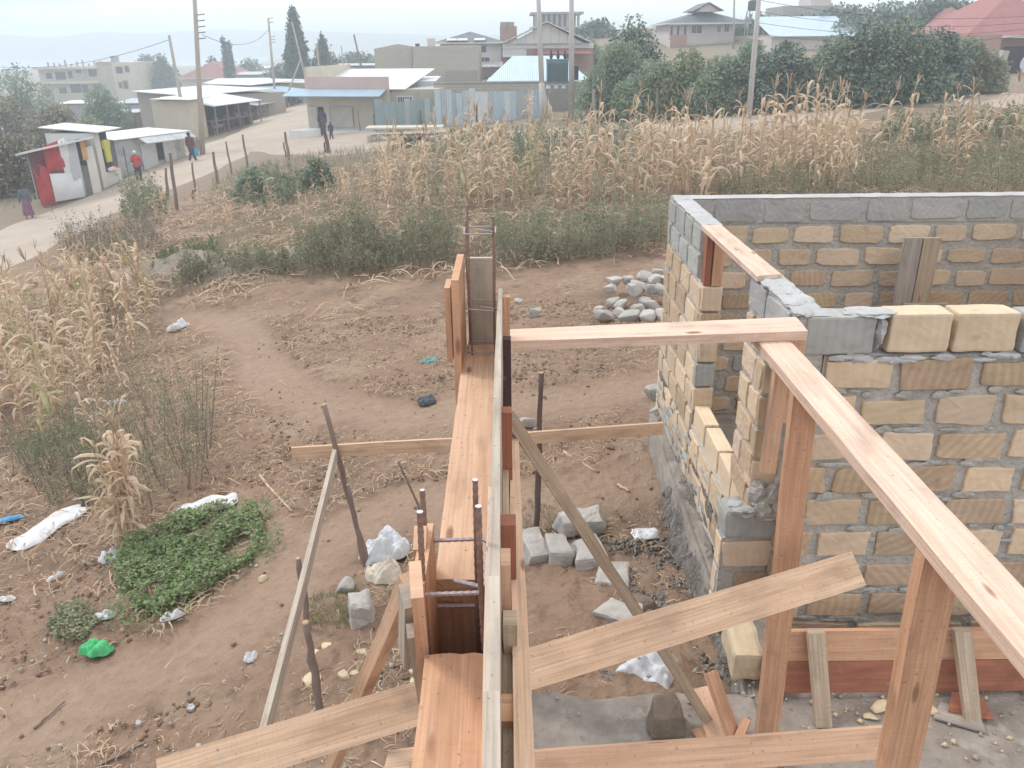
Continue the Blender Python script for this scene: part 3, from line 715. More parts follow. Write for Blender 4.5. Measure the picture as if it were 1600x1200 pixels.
# floor slab with a broken edge
mb=MB(); NX,NY=110,70; b=len(mb.v)
def slab_edge(x): 
    e=3.50 if x<1.36 else 7.2
    return e+(noise.noise(Vector((x*3,1,0)))*.05+noise.noise(Vector((x*11,1,0)))*.02 if x<1.36 else 0)
xs_=[-.35+.035*i for i in range(50)]+[1.40+.08*i for i in range(60)]
for i,x in enumerate(xs_):
    ye=slab_edge(x)
    for k in range(NY+1):
        y=-1.5+(ye+1.5)*(k/NY)**.7; p=Vector((x,y,0)); mb.v.append((x,y,noise.noise(p*2)*.012+noise.noise(p*9)*.006-(.03 if k==NY and x<1.36 else 0)))
    mb.v.append((x,ye+.04,-.45))
for i in range(len(xs_)-1):
    for k in range(NY+1):
        s=NY+2; mb.idx((b+i*s+k,b+(i+1)*s+k,b+(i+1)*s+k+1,b+i*s+k+1),'slab',[(xs_[i],k*.05)]*4)
mb.face([(-.35,-1.5,0),(-.35,3.5,0),(-.35,3.5,-.5),(-.35,-1.5,-.5)],'slab')
struct(mb.build('floor_slab',smooth=True))
# ------------------------------------------------------------ timber formwork in the middle
PZ0=CAMZ-1.27                      # top of the soffit planks
def lvl(px,py,z): return PZ(px,py,z)
bf=thing('beam_formwork','long timber beam formwork of orange planks running away through the middle','formwork',(-.12,1.6,tz(-.12,1.6)))
def bpart(mb,name,label=None,par=None):
    par=par or bf
    o=mb.build(name); o.parent=par; o.matrix_parent_inverse=Matrix.Translation(-Vector(bf.location))
    if label: o['label']=label
    return o
def plank_quad(mb,a,b,c,d,th,mat_):
    """flat plank: a,b near left/right, c,d far right/left, top surface; thickness th below"""
    dn=Vector((0,0,-th)); a,b,c,d=map(Vector,(a,b,c,d)); L=(d-a).length; n=max(3,int(L/.12)); uo=(rnd.random()*9,rnd.random()*9); W=(b-a).length
    sx=(b-a).normalized(); ph=rnd.random()*30; base=len(mb.v); K=5
    for i in range(n+1):
        t=i/n; l_=a.lerp(d,t); r_=b.lerp(c,t); jl=noise.noise(Vector((t*L*5,ph,0)))*.003; jr=noise.noise(Vector((t*L*5,ph+7,0)))*.003; cup=noise.noise(Vector((t*L*1.3,ph+3,0)))*.004
        if i in (0,n): e=(d-a).normalized()
        for k in range(K+1):
            q=l_.lerp(r_,k/K)+sx*(jl if k==0 else jr if k==K else 0)+Vector((0,0,cup*(1-abs(2*k/K-1))-(.0035 if k in (0,K) else 0)))
            if i in (0,n): q=q+e*noise.noise(Vector((k*.9,ph,i)))*.006
            mb.v.append(tuple(q))
        for k in (0,K): mb.v.append(tuple(Vector(mb.v[base+i*(K+3)+k])+dn+Vector((0,0,.0035))))
    S=K+3
    for i in range(n):
        u0,u1=uo[0]+L*i/n,uo[0]+L*(i+1)/n; b0=base+i*S; b1=b0+S
        for k in range(K):
            v0,v1=uo[1]+W*k/K,uo[1]+W*(k+1)/K; mb.idx((b0+k,b0+k+1,b1+k+1,b1+k),mat_,[(u0,v0),(u0,v1),(u1,v1),(u1,v0)])
        mb.idx((b0+K+1,b0,b1,b1+K+1),mat_,[(u0,uo[1]+.4),(u0,uo[1]+.4+th),(u1,uo[1]+.4+th),(u1,uo[1]+.4)])
        mb.idx((b0+K,b0+K+2,b1+K+2,b1+K),mat_,[(u0,uo[1]+.8),(u0,uo[1]+.8+th),(u1,uo[1]+.8+th),(u1,uo[1]+.8)])
        mb.idx((b0+K+1,b1+K+1,b1+K+2,b0+K+2),mat_,[(u0,uo[1]+1),(u1,uo[1]+1),(u1,uo[1]+1+W),(u0,uo[1]+1+W)])
    for i in (0,n):
        b0=base+i*S; q=[b0+K+1]+[b0+k for k in range(K+1)]+[b0+K+2]; mb.idx(q if i else q[::-1],mat_,[(uo[0]+.01*j,uo[1]+.02*j) for j in range(len(q))])
mb=MB(); plank_quad(mb,lvl(632,1290,PZ0),lvl(756,1290,PZ0),lvl(760,1020,PZ0),lvl(664,1022,PZ0),.03,'wood_orange'); bpart(mb,'soffit_plank','orange soffit plank nearest the camera')
mb=MB(); plank_quad(mb,lvl(679,905,PZ0),lvl(764,905,PZ0),lvl(775,537,PZ0),lvl(725,539,PZ0),.03,'wood_fresh'); bpart(mb,'soffit_plank','long paler soffit plank between the two columns')
# side board (seen from its weathered top edge)
zt=CAMZ-1.0
def sboard(mb,pts,z,h,mat_,th=None):
    for (a,b_) in zip(pts[:-1],pts[1:]):
        (xl,xr,y),(xl2,xr2,y2)=a,b_
        A,B,C,D=lvl(xl,y,z),lvl(xr,y,z),lvl(xr2,y2,z),lvl(xl2,y2,z); dn=Vector((0,0,-h))
        mb.hexa([A+dn,B+dn,B,A,D+dn,C+dn,C,D],mat_)
mb=MB(); sboard(mb,[(755,783,1290),(757,781,1080),(761,781,900),(766,781,760),(773,783,560),(779,785,450)],zt,.30,'wood_silver'); bpart(mb,'side_board','weathered grey side board standing on edge')
# inner lighter lining batten just inside
mb=MB(); sboard(mb,[(752,756,1290),(754,758,1080),(758,762,900),(763,767,760)],zt-.012,.27,'wood_pale'); bpart(mb,'batten')
# studs clamped to the outer side
def stud(px,py,z,w,d,h,mat_,label=None,rot=0):
    p=lvl(px,py,z); m_=MB(); m_.box(p.x-w/2,p.x+w/2,p.y-d/2,p.y+d/2,p.z-h,p.z,mat_,along='z'); return bpart(m_,'stud',label)
stud(790,462,CAMZ-1.02,.035,.05,.35,'wood_orange')
stud(790,528,CAMZ-1.16,.045,.05,1.0,'wood_dark','dark stained stud at the far end of the side board')
stud(788,640,CAMZ-1.12,.05,.05,.9,'wood_red')
stud(792,812,CAMZ-1.10,.045,.05,1.2,'wood_red')
stud(786,870,CAMZ-1.12,.035,.07,.5,'wood_fresh')
stud(797,965,CAMZ-1.16,.03,.05,1.2,'wood_weathered')
stud(795,1105,CAMZ-1.2,.05,.07,1.2,'wood_orange')
# second waling rail beside it
mb=MB(); A=PZ(823,1330,CAMZ-1.16); B=PZ(802,672,CAMZ-1.50); mb.bar(A,B,.036,.05,'wood_yellow',seg=6,rough=.0015); bpart(mb,'waling_rail','pale straight rail right of the side board')
mb=MB(); A=PZ(795,1330,CAMZ-1.25); B=PZ(790,700,CAMZ-1.42); mb.bar(A,B,.02,.11,'wood_weathered'); bpart(mb,'waling_rail')
# column box at the near opening
yN,yF=PZ(700,1021,PZ0).y,PZ(700,905,PZ0).y
xl=PZ(667,1021,PZ0).x; xr=PZ(760,1000,PZ0).x; GZ=-.33
mb=MB(); mb.box(xl-.03,xl,yN+.03,yF,GZ,CAMZ-1.10,'wood_orange',along='z'); bpart(mb,'column_side_board','left board of the near column box')
mb=MB(); mb.box(xr+.002,xr+.03,yN+.03,yF,GZ,PZ0-.05,'wood_red',along='z'); bpart(mb,'column_side_board')
mb=MB(); mb.box(xl,xr,yF-.002,yF+.025,GZ,PZ0-.031,'wood_orange',along='z'); bpart(mb,'column_end_board')
mb=MB(); mb.box(xl,xr,yN-.0,yN+.028,GZ,PZ0-.031,'wood_red',along='z'); bpart(mb,'column_end_board')
# splayed outer boards left of that box
mb=MB(); A=PZ(650,905,CAMZ-1.02); A2=PZ(672,1120,CAMZ-1.75); mb.bar(A,A2,.085,.026,'wood_fresh',up=(1,0.1,.1)); bpart(mb,'cleat','pale pointed cleat beside the near column box')
mb=MB(); mb.bar(PZ(656,840,CAMZ-1.08),PZ(668,1000,CAMZ-1.9),.06,.03,'wood_fresh',up=(1,0,0)); bpart(mb,'cleat')
mb=MB(); mb.bar(PZ(636,930,CAMZ-1.35),PZ(634,1030,CAMZ-1.85),.07,.03,'wood_silver',up=(1,.4,0)); bpart(mb,'cleat','splintered grey cleat')
mb=MB(); mb.bar(PZ(644,985,CAMZ-1.45),PZ(659,1090,CAMZ-2.1),.04,.03,'wood_silver',up=(1,.2,0)); bpart(mb,'cleat')
# far column box
Y2=PZ(750,537,PZ0).y
def onY(px,py,Y): return PY(px,py,Y)
mb=MB(); a=onY(729,402,Y2+.05); b_=onY(773,535,Y2+.05)
mb.box(a.x,b_.x,Y2+.03,Y2+.055,PZ0-.25,a.z,'wood_greypanel',along='z'); bpart(mb,'column_end_board','grey end board standing behind the far column bars')
mb=MB(); a=onY(716,405,Y2+.02); b_=onY(729,580,Y2-.1); mb.box(b_.x-.035,b_.x-.005,Y2-.35,Y2+.08,PZ0-.25,onY(716,404,Y2).z,'wood_orange',along='z'); bpart(mb,'column_side_board','orange side board of the far column box')
mb=MB(); mb.box(b_.x-.085,b_.x-.06,Y2-.1,Y2+.05,PZ0-.05,onY(716,440,Y2).z,'wood_fresh',along='z'); bpart(mb,'cleat')
mb=MB(); mb.box(PY(727,540,Y2+.1).x,PY(776,540,Y2+.1).x,Y2+.06,Y2+.09,GZ-.1,PZ0-.28,'wood_orange',along='z'); bpart(mb,'column_end_board')
for xx in (PY(727,540,Y2+.1).x-.03,PY(776,540,Y2+.1).x): 
    mb=MB(); mb.box(xx,xx+.028,Y2+.09,Y2+.24,GZ-.15,PZ0-.28,'wood_red',along='z'); bpart(mb,'column_side_board')

def cage(name,label,bars,stir,r=.006):
    c=thing(name,label,'rebar cage',(bars[0][0][0],bars[0][0][1],bars[0][1]))
    def cp(mb,n_,par=c,lab=None):
        o=mb.build(n_,smooth=False); o.parent=par; o.matrix_parent_inverse=Matrix.Translation(-Vector(c.location)); return o
    for ((x,y,zt_),zb) in bars:
        mb=MB(); pts=[(x+rnd.uniform(-.003,.003),y+rnd.uniform(-.002,.002),zb+(zt_-zb)*k/14) for k in range(15)]
        fine=[]; L=zt_-zb; nn=int(L/.012)
        for i in range(nn+1):
            t=i/nn; k=min(int(t*14),13); u=t*14-k; fine.append(Vector(pts[k]).lerp(Vector(pts[k+1]),u))
        mb.tube(fine,[r*(1.12 if i%2 else .92) for i in range(len(fine))],'rust_steel',n=7,capmat='bar_end'); cp(mb,'bar')
    for loop in stir:
        mb=MB(); fine=[]
        for a,b_ in zip(loop[:-1],loop[1:]):
            a,b_=Vector(a),Vector(b_); nn=max(2,int((b_-a).length/.008))
            for i in range(nn): fine.append(a.lerp(b_,i/nn))
        fine.append(Vector(loop[-1]))
        mb.tube(fine,[r*.78*(1.15 if i%2 else .88) for i in range(len(fine))],'stirrup_steel',n=6); cp(mb,'stirrup')
    return c
def stir(x0,x1,y0,y1,z,tilt=0,hook=True):
    q=.012
    L=[(x0+q,y0,z),(x1-q,y0,z+tilt),(x1,y0+q,z+tilt),(x1,y1-q,z+tilt),(x1-q,y1,z+tilt),(x0+q,y1,z),(x0,y1-q,z),(x0,y0+q,z),(x0+q,y0,z)]
    if hook: L=[(x1-.07,y0+.03,z+tilt+.012),(x1-q,y0+.012,z+tilt+.008),(x1,y0+.02,z+tilt)]+L[3:]+L[1:2]
    return L
yb,yf=yN+.045,yF-.035
B=[]
for (px,py,Y) in ((655,800,yb),(661,765,yf),(748,790,yb),(742,750,yf)):
    p=PY(px,py,Y); B.append(((p.x,p.y,p.z),GZ))
x0=min(b[0][0] for b in B)-.006; x1=max(b[0][0] for b in B)+.008
cage('rebar_cage','rusty rebar column cage rising from the near formwork opening',B,
     [stir(x0,x1,yb-.008,yf+.01,CAMZ-1.135,.004)]+[stir(x0,x1,yb-.008,yf+.01,CAMZ-1.135-.2*k,.0,False) for k in range(1,7)],r=.0068)
B=[]
for (px,py,Y) in ((730,320,Y2-.14),(728,345,Y2-.01),(771,338,Y2-.14),(769,350,Y2-.01)):
    p=PY(px,py,Y); B.append(((p.x,p.y,p.z),GZ))
x0=min(b[0][0] for b in B)-.004; x1=max(b[0][0] for b in B)+.006
za=PY(750,365,Y2-.14).z; zb=PY(750,482,Y2-.14).z
cage('rebar_cage','rusty rebar column cage in front of the far grey end board',B,
     [stir(x0,x1,Y2-.15,Y2,za,0),stir(x0,x1,Y2-.15,Y2,zb,-.01)]+[stir(x0,x1,Y2-.15,Y2,zb-.2*k,0,False) for k in range(1,6)],r=.0042)

# ------------------------------------------------------------ the plank frame at the right
T0=TOP
fr=thing('plank_frame','pale plank frame on timber posts running diagonally in front of the block wall','formwork',(1.17,2.6,0))
def fpart(mb,name,label=None,base=None,par=None):
    o=mb.build(name); o.parent=par or fr; o.matrix_parent_inverse=Matrix.Translation(-Vector((par or fr).location))
    if label: o['label']=label
    return o
mb=MB(); plank_quad(mb,PZ(1870,1350,T0),PZ(2010,1350,T0),PZ(1218,514,T0+.0),PZ(1172,517,T0+.0),.045,'wood_pale'); fpart(mb,'top_plank','pale top plank coming towards the camera')
mb=MB(); a,b_,c,d=PZ(781,514,T0+.05),PZ(777,533,T0+.05),PZ(1262,516,T0+.05),PZ(1243,494,T0+.05); plank_quad(mb,a,b_,c,d,.048,'wood_pale'); fpart(mb,'cross_plank','reddish cross plank reaching left to the beam formwork')
mb=MB(); p=PZ(1262,519,T0+.002); mb.box(p.x-.075,p.x-.0,p.y-.002,p.y+.03,T0-.48,T0,'wood_fresh',along='z'); fpart(mb,'stud')
mb=MB(); p=PZ(1228,568,T0-.045); mb.box(p.x-.035,p.x+.03,p.y+.02,p.y+.07,T0-.62,T0-.047,'wood_fresh',along='z'); fpart(mb,'stud')
def post(pt,pb,w,d,mat_,lab,z0=0):
    a=PZ(pt[0],pt[1],T0-.047); Y=a.y; b_=PY(pb[0],pb[1],Y); dirn=(b_-a); t=(z0-a.z)/dirn.z; b_=a+dirn*t
    m_=MB(); m_.bar(b_,a,w,d,mat_,up=(0,1,0),seg=8,rough=.002); return fpart(m_,'post',lab)
post((1257,612),(1198,1140),.105,.05,'wood_orange','orange post under the middle of the top plank')
post((1468,862),(1402,1190),.11,.055,'wood_orange','knotty post under the near end of the top plank')
# window lintel form
lf=thing('lintel_formwork','short plank on two studs bridging the open window of the left wall','formwork',(WX,5.3,TOP-.42))
mb=MB(); plank_quad(mb,PZ(1183,431,TOP+.035),PZ(1222,428,TOP+.035),PZ(1127,351,TOP+.035),PZ(1096,351,TOP+.035),.035,'wood_pale'); fpart(mb,'plank',par=lf)
for (dx,mt) in ((.0,'wood_red'),(.055,'wood_orange')):
    mb=MB(); mb.box(WX+dx+.005,WX+dx+.052+ (.03 if dx else 0),5.885-dx*.3,5.98,TOP-.42,TOP+0.0,mt,along='z'); fpart(mb,'stud',par=lf)
mb=MB(); mb.box(WX+.005,WX+.02,4.705,4.72,SILL+.6,TOP-.0,'wood_silver',along='z'); fpart(mb,'batten',par=lf)

# ------------------------------------------------------------ loose long boards
def board(name,label,a,b_,w,h,mat_,up=(0,0,1),seg=4,rough=.001,cat='board',group=None,w2=None,h2=None):
    a,b_=Vector(a),Vector(b_); c=(a+b_)/2; m_=MB(); m_.bar(a-c,b_-c,w,h,mat_,up=up,seg=seg,rough=rough,w2=w2,h2=h2); o=m_.build(name); o.location=c
    return tag(o,label,cat,group)
board('brace_plank','wide pale plank lying slantwise under the beam formwork and behind the orange post',P(250,1222,2.60),P(1338,889,3.35),.145,.04,'wood_yellow',up=(.12,-.75,.75),w2=.145)
board('cross_board','straight pale board low across the bottom right behind the knotty post',PZ(640,1212,.92),PZ(1420,1156,.92),.11,.05,'wood_fresh',up=(0,-.8,.6))
board('brace_board','weathered brown brace leaning from the beam formwork down to the wall foot',PZ(797,652,CAMZ-1.36),PZ(1108,1130,.03),.062,.05,'wood_weathered',seg=10,rough=.004)
board('brace_board','brown brace sloping left of the near column box',PZ(640,905,CAMZ-1.5),P(505,1230,3.9),.05,.05,'wood_fresh',seg=6,rough=.003)
board('timber_offcut','short timber offcut poking in at the bottom edge left of the formwork',PZ(606,1196,CAMZ-2.6),PZ(680,1185,CAMZ-2.55),.10,.05,'wood_yellow')
# form boards at the foot of the block wall
ff=thing('wall_base_formwork','two long red boards on pegs leaning along the foot of the block wall','formwork',(2.2,3.5,0))
def lean(x0,x1,z0,z1,y0,y1,th,mat_,name,lab=None):
    m_=MB(); dy=th
    m_.hexa([(x0,y0,z0),(x0,y0+dy,z0),(x0,y1+dy,z1),(x0,y1,z1),(x1,y0,z0),(x1,y0+dy,z0),(x1,y1+dy,z1),(x1,y1,z1)],mat_); return fpart(m_,name,lab,par=ff)
lean(1.40,4.2,.035,.20,3.44,3.50,.025,'wood_red','form_board','saw marked lower form board')
lean(1.40,4.2,.203,.365,3.505,3.56,.025,'wood_orange','form_board')
for (x,w) in ((1.615,.085),(2.42,.085)):
    m_=MB(); m_.hexa([(x,3.22,.005),(x+w,3.22,.005),(x+w,3.26,.005),(x,3.26,.005),(x-.0,3.50,.40),(x+w+.01,3.50,.40),(x+w+.01,3.545,.40),(x,3.545,.40)],'wood_weathered'); fpart(m_,'peg',par=ff)
# planks leaning inside the far room
lp=thing('leaning_planks','two grey planks nailed to a short crosspiece leaning on the far room wall','planks',(3.6,6.95,.3))
for (a,b_,mt) in ((1412,1441,'wood_grey'),(1442,1470,'wood_weathered')):
    A=PY(a,371,6.93); B_=PY(b_,371,6.93); m_=MB(); m_.box(A.x,B_.x-.006,6.90,6.93,.35,A.z,mt,along='z'); fpart(m_,'plank',par=lp)
A=PY(1412,474,6.88); B_=PY(1478,486,6.88); m_=MB(); m_.box(A.x,B_.x,6.86,6.895,B_.z,A.z,'wood_weathered'); fpart(m_,'crosspiece',par=lp)
lp2=None
# scraps by the slab corner
board('timber_offcut','tall orange offcut leaning at the slab corner by the wall foot',PZ(1110,1050,.30),PZ(1152,1165,.03),.085,.03,'wood_orange',up=(.6,-.6,.3))
board('timber_offcut','wider offcut lying below the leaning one at the slab corner',PZ(1098,1075,.12),PZ(1130,1190,.02),.10,.025,'wood_fresh',up=(-.3,-.3,.9))
board('timber_offcut','small wedge of wood at the left of the slab corner offcuts',PZ(1090,1140,.02),PZ(1112,1175,.02),.07,.02,'wood_orange')
board('timber_offcut','short crossing batten end among the slab corner offcuts',PZ(1166,1125,.10),PZ(1142,1185,.06),.045,.03,'wood_orange')
for k,(px,py,w,l_) in enumerate(((1515,1108,.18,.22),(1500,1122,.16,.25))):
    p=PZ(px,py,.012+.0*k); m_=MB(); q=[Vector((-l_/2,-w/2,0)),Vector((l_/2,-w/2+.03,0)),Vector((l_/2-.04,w/2,0)),Vector((-l_/2+.02,w/2-.02,0))]
    R_=Matrix.Rotation(-.45-.1*k,3,'Z'); q=[R_@v for v in q]; 
    z=.014*(1-k)
    m_.hexa([q[0]+Vector((0,0,z)),q[3]+Vector((0,0,z)),q[3]+Vector((0,0,z+.012)),q[0]+Vector((0,0,z+.012)),q[1]+Vector((0,0,z)),q[2]+Vector((0,0,z)),q[2]+Vector((0,0,z+.012)),q[1]+Vector((0,0,z+.012))],'wood_red' if k==0 else 'wood_grey')
    o=m_.build('wood_scrap'); o.location=(p.x,p.y,.012); tag(o,['red brown square scrap of wood on the slab floor','grey thin scrap of wood under the red brown scrap'][k],'wood scrap')

# ------------------------------------------------------------ profile boards and stakes on the soil
ZB=CAMZ-2.85
def edge_board(name,label,pts,h,th,mat_):
    m_=MB(); c=Vector(pts[0])
    for a,b_ in zip(pts[:-1],pts[1:]):
        a,b_=Vector(a)-c,Vector(b_)-c; d=(b_-a).normalized(); s_=Vector((-d.y,d.x,0)).normalized()*th/2; dn=Vector((0,0,-h))
        m_.hexa([a-s_+dn,a+s_+dn,a+s_,a-s_,b_-s_+dn,b_+s_+dn,b_+s_,b_-s_],mat_)
    o=m_.build(name); o.location=c; return tag(o,label,'board')
edge_board('profile_board','thin profile board on stakes crossing the soil behind the beam formwork',[PZ(455,699,ZB),PZ(600,690,ZB),PZ(720,684,ZB),PZ(840,674,ZB),PZ(1036,660,ZB)],.105,.022,'wood_yellow')
pb_top=PZ(524,699,ZB)
edge_board('profile_board','long pale profile board running down the soil left of the formwork',[PZ(524,697,ZB-.0),PZ(465,930,ZB),PZ(402,1168,ZB)],.10,.03,'wood_silver')
def stake(px,py,bx,by,w,label,mat_='stick',n=9,lean=0,Y=None):
    b_=G(bx,by); a=PY(px,py,b_.y+lean); m_=MB(); c=Vector(b_); top=a-c
    pts=[Vector((0,0,-.25))]+[top*(k/8)+Vector((rnd.uniform(-.008,.008),rnd.uniform(-.008,.008),0))*(1 if 0<k<8 else 0) for k in range(0,9)]
    m_.tube(pts,[w*1.05]+[w*(1.1-.25*k/8)*rnd.uniform(.85,1.12) for k in range(9)],mat_,n=7,capmat='stick_cut',jit=.14)
    o=m_.build('wooden_stake',smooth=True); o.location=c; return tag(o,label,'stake')
stake(506,632,574,884,.022,'leaning bark covered stake at the corner of the profile boards')
stake(543,757,570,886,.020,'short split topped stake beside the leaning one at the board corner')
stake(466,872,484,990,.022,'thin pale tipped stake beside the long profile board')
stake(478,972,502,1128,.026,'stout split topped stake near the foot of the long profile board')
stake(846,582,838,826,.025,'dark upright stake holding the profile board right of the formwork','stick_dark')
stake(622,720,668,822,.012,'thin stick leaning on the soil just left of the beam formwork')
# ------------------------------------------------------------ stones, rubble, scraps of rubbish
def rockmesh(mb,c,s,mat_,seed,tint=None,npt=16):
    rs=random.Random(seed); bm=bmesh.new()
    for _ in range(npt):
        v=Vector((rs.gauss(0,1),rs.gauss(0,1),rs.gauss(0,1))).normalized()
        m_=max(abs(v.x),abs(v.y),abs(v.z)); v=v/(m_**.65)*rs.uniform(.85,1.0)
        bm.verts.new((v.x*s[0]/2,v.y*s[1]/2,v.z*s[2]/2))
    r_=bmesh.ops.convex_hull(bm,input=bm.verts[:]); 
    bmesh.ops.delete(bm,geom=[v for v in bm.verts if not v.link_faces],context='VERTS')
    bmesh.ops.triangulate(bm,faces=bm.faces[:])
    bmesh.ops.subdivide_edges(bm,edges=bm.edges[:],cuts=1,use_grid_fill=True); bmesh.ops.triangulate(bm,faces=bm.faces[:])
    bmesh.ops.subdivide_edges(bm,edges=bm.edges[:],cuts=1,use_grid_fill=True)
    for _ in range(2): bmesh.ops.smooth_vert(bm,verts=bm.verts[:],factor=.35,use_axis_x=True,use_axis_y=True,use_axis_z=True)
    for v in bm.verts: v.co+=v.co.normalized()*noise.noise(v.co*(3/max(s))+Vector((seed,0,0)))*max(s)*.03
    b=len(mb.v); mb.v.extend([(v.co.x+c[0],v.co.y+c[1],v.co.z+c[2]) for v in bm.verts])
    bm.verts.index_update()
    for f in bm.faces: mb.idx([b+v.index for v in f.verts],mat_,[(v.co.x,v.co.z) for v in f.verts],tint)
    bm.free()
def rock(px,py,s,mat_,seed,label,name='stone',cat='stone',group=None,rz=0,dz=0,pos=None,tilt=(0,0)):
    g=pos or G(px,py); m_=MB(); t=random.Random(seed).uniform(.85,1.12); rockmesh(m_,(0,0,0),s,mat_,seed,(t,t,t*.99)); o=m_.build(name)
    o.location=(g[0],g[1],g[2]+s[2]*.36+dz); o.rotation_euler=(tilt[0],tilt[1],rz); return tag(o,label,cat,group)
def quarry(px,py,s,rz,seed,label,mat_='rubble',tilt=(0,0),dz=0,group=None,pos=None):
    g=pos or G(px,py); m_=MB(); block(m_,-s[0]/2,s[0]/2,-s[1]/2,s[1]/2,-s[2]/2,s[2]/2,mat_,seed=seed,amp=.02,rnd_=.028,sub=.05,skew=.16)
    o=m_.build('stone_block'); o.location=(g.x,g.y,g.z+s[2]*.42+dz); o.rotation_euler=(tilt[0],tilt[1],rz); return tag(o,label,'stone block',group)
# rubble heap beside the far wall corner
GR='grey stones of the rubble heap beside the wall'
pts=[(942,492,.30),(960,470,.26),(985,492,.30),(1010,492,.28),(1035,490,.26),(955,448,.26),(985,462,.30),(1008,470,.26),(1030,462,.30),(1043,440,.26),(1018,446,.26),(1000,440,.26),(975,445,.22),(1038,425,.24),(1048,475,.22),(1022,430,.2),(965,484,.22),(998,480,.24),(972,474,.26),(948,458,.24),(1020,478,.28),(1044,455,.24),(990,452,.24),(1012,458,.24),(938,480,.22),(1030,446,.24)]
for k,(px,py,w) in enumerate(pts):
    rs=random.Random(k); up=max(0,(470-py))*.001
    pos=G(px,py+ (8 if py<470 else 10)); 
    pos=Vector((pos.x,pos.y-(.35 if py<468 else 0),pos.z)); pos.z+= .20 if py<468 else 0
    rock(0,0,(w*1.2,w*.95,w*.8),'rubble',k+100,'rough grey stone in the rubble heap beside the far wall corner',group=GR,rz=rs.uniform(0,6),pos=pos)
rock(836,496,(.24,.2,.2),'rubble',201,'lone grey cube-like stone on the soil left of the rubble heap')
rock(810,473,(.18,.14,.1),'rubble',202,'small pale stone far behind the lone grey one')
rock(1022,625,(.26,.24,.22),'rubble',203,'grey stone against the wall above the profile board')
rock(1030,648,(.26,.2,.12),'rubble',204,'flat pale stone against the wall just above the profile board end')
rock(1025,535,(.3,.25,.2),'rubble',205,'grey stone at the wall just behind the cross plank')
rock(822,668,(.26,.2,.16),'rubble',206,'light stone on the profile board line right of the formwork')
quarry(907,828,(.42,.2,.17),.08,11,'long grey block lying on the soil right of the dark stake')
quarry(834,870,(.20,.32,.16),.25,12,'grey block leftmost of the row by the waling rail','rubble')
quarry(873,875,(.19,.28,.15),.1,13,'grey block between the leftmost one and the thin brace','rubble')
quarry(920,878,(.24,.3,.15),.15,14,'broad grey block crossed by the brown brace','rubble')
quarry(955,905,(.3,.3,.13),-.2,15,'dark low block half buried behind the brown brace','rubble',dz=-.04)
quarry(968,972,(.26,.2,.14),-.5,16,'pale block lying askew left of the brown brace','rubble',tilt=(.15,0))
rock(1000,955,(.3,.28,.14),'mud',217,'dark clod of old mortar right of the askew block')
quarry(568,972,(.17,.2,.22),.2,17,'upright grey stone beside the grass tuft left of the formwork','rubble')
rock(541,925,(.19,.16,.15),'rubble',218,'round brown grey stone below the white rubbish bags')
quarry(1042,1136,(.19,.17,.17),.1,18,'brown mud covered block standing on the slab','mud',dz=.005,pos=PZ(1042,1140,0))
m_=MB(); block(m_,-.085,.085,-.16,.16,-.1,.1,'stone_yellow',seed=51,amp=.01,rnd_=.03,tint=(.86,.88,.85)); o=m_.build('stone_block'); o.location=(1.33,3.70,.13); o.rotation_euler=(.05,0,-.05); tag(o,'sandy stone block jutting from the wall foot beside the orange post','stone block')
YCH=[(520,1012,.17,.12,.05,'large yellow stone chip left of the brown brace'),(545,1000,.12,.05,.03,'long thin yellow chip above the large one'),(495,1027,.10,.09,.05,'yellow chip just left of the large one'),
     (540,1062,.10,.09,.08,'cube like pale chip below the large chip'),(556,1055,.07,.08,.06,'small pale chip right of the cube like chip'),(583,1004,.10,.06,.04,'flat pale chip nearest the brown brace'),
     (567,1020,.09,.06,.03,'small flat chip below the one nearest the brace'),(490,1068,.12,.12,.09,'yellow stone lump behind the split topped stake'),(411,907,.06,.08,.06,'small yellow lump on bare soil left of the long profile board'),
     (607,982,.06,.08,.05,'pale chip directly above the flat chip by the brace'),(645,1050,.05,.07,.05,'light chip between brace and near column box'),(645,1068,.07,.05,.04,'lower light chip between brace and near column box'),
     (960,1082,.12,.07,.04,'yellow chip at the broken slab edge'),(1375,1105,.13,.08,.03,'yellow flake on the slab left of the knotty post'),(1455,1110,.10,.07,.03,'yellow flake on the slab right of the knotty post'),(1362,1122,.08,.06,.02,'smallest yellow flake on the slab beside the knotty post')]
for k,(px,py,a,b_,c,l_) in enumerate(YCH):
    rock(px,py,(a*1.15,b_*1.15,c*1.1),'chip',300+k,l_,name='stone_chip',cat='stone chip',rz=k, pos=(tuple(PZ(px,py,.01)) if px>1300 else None),dz=-.005)
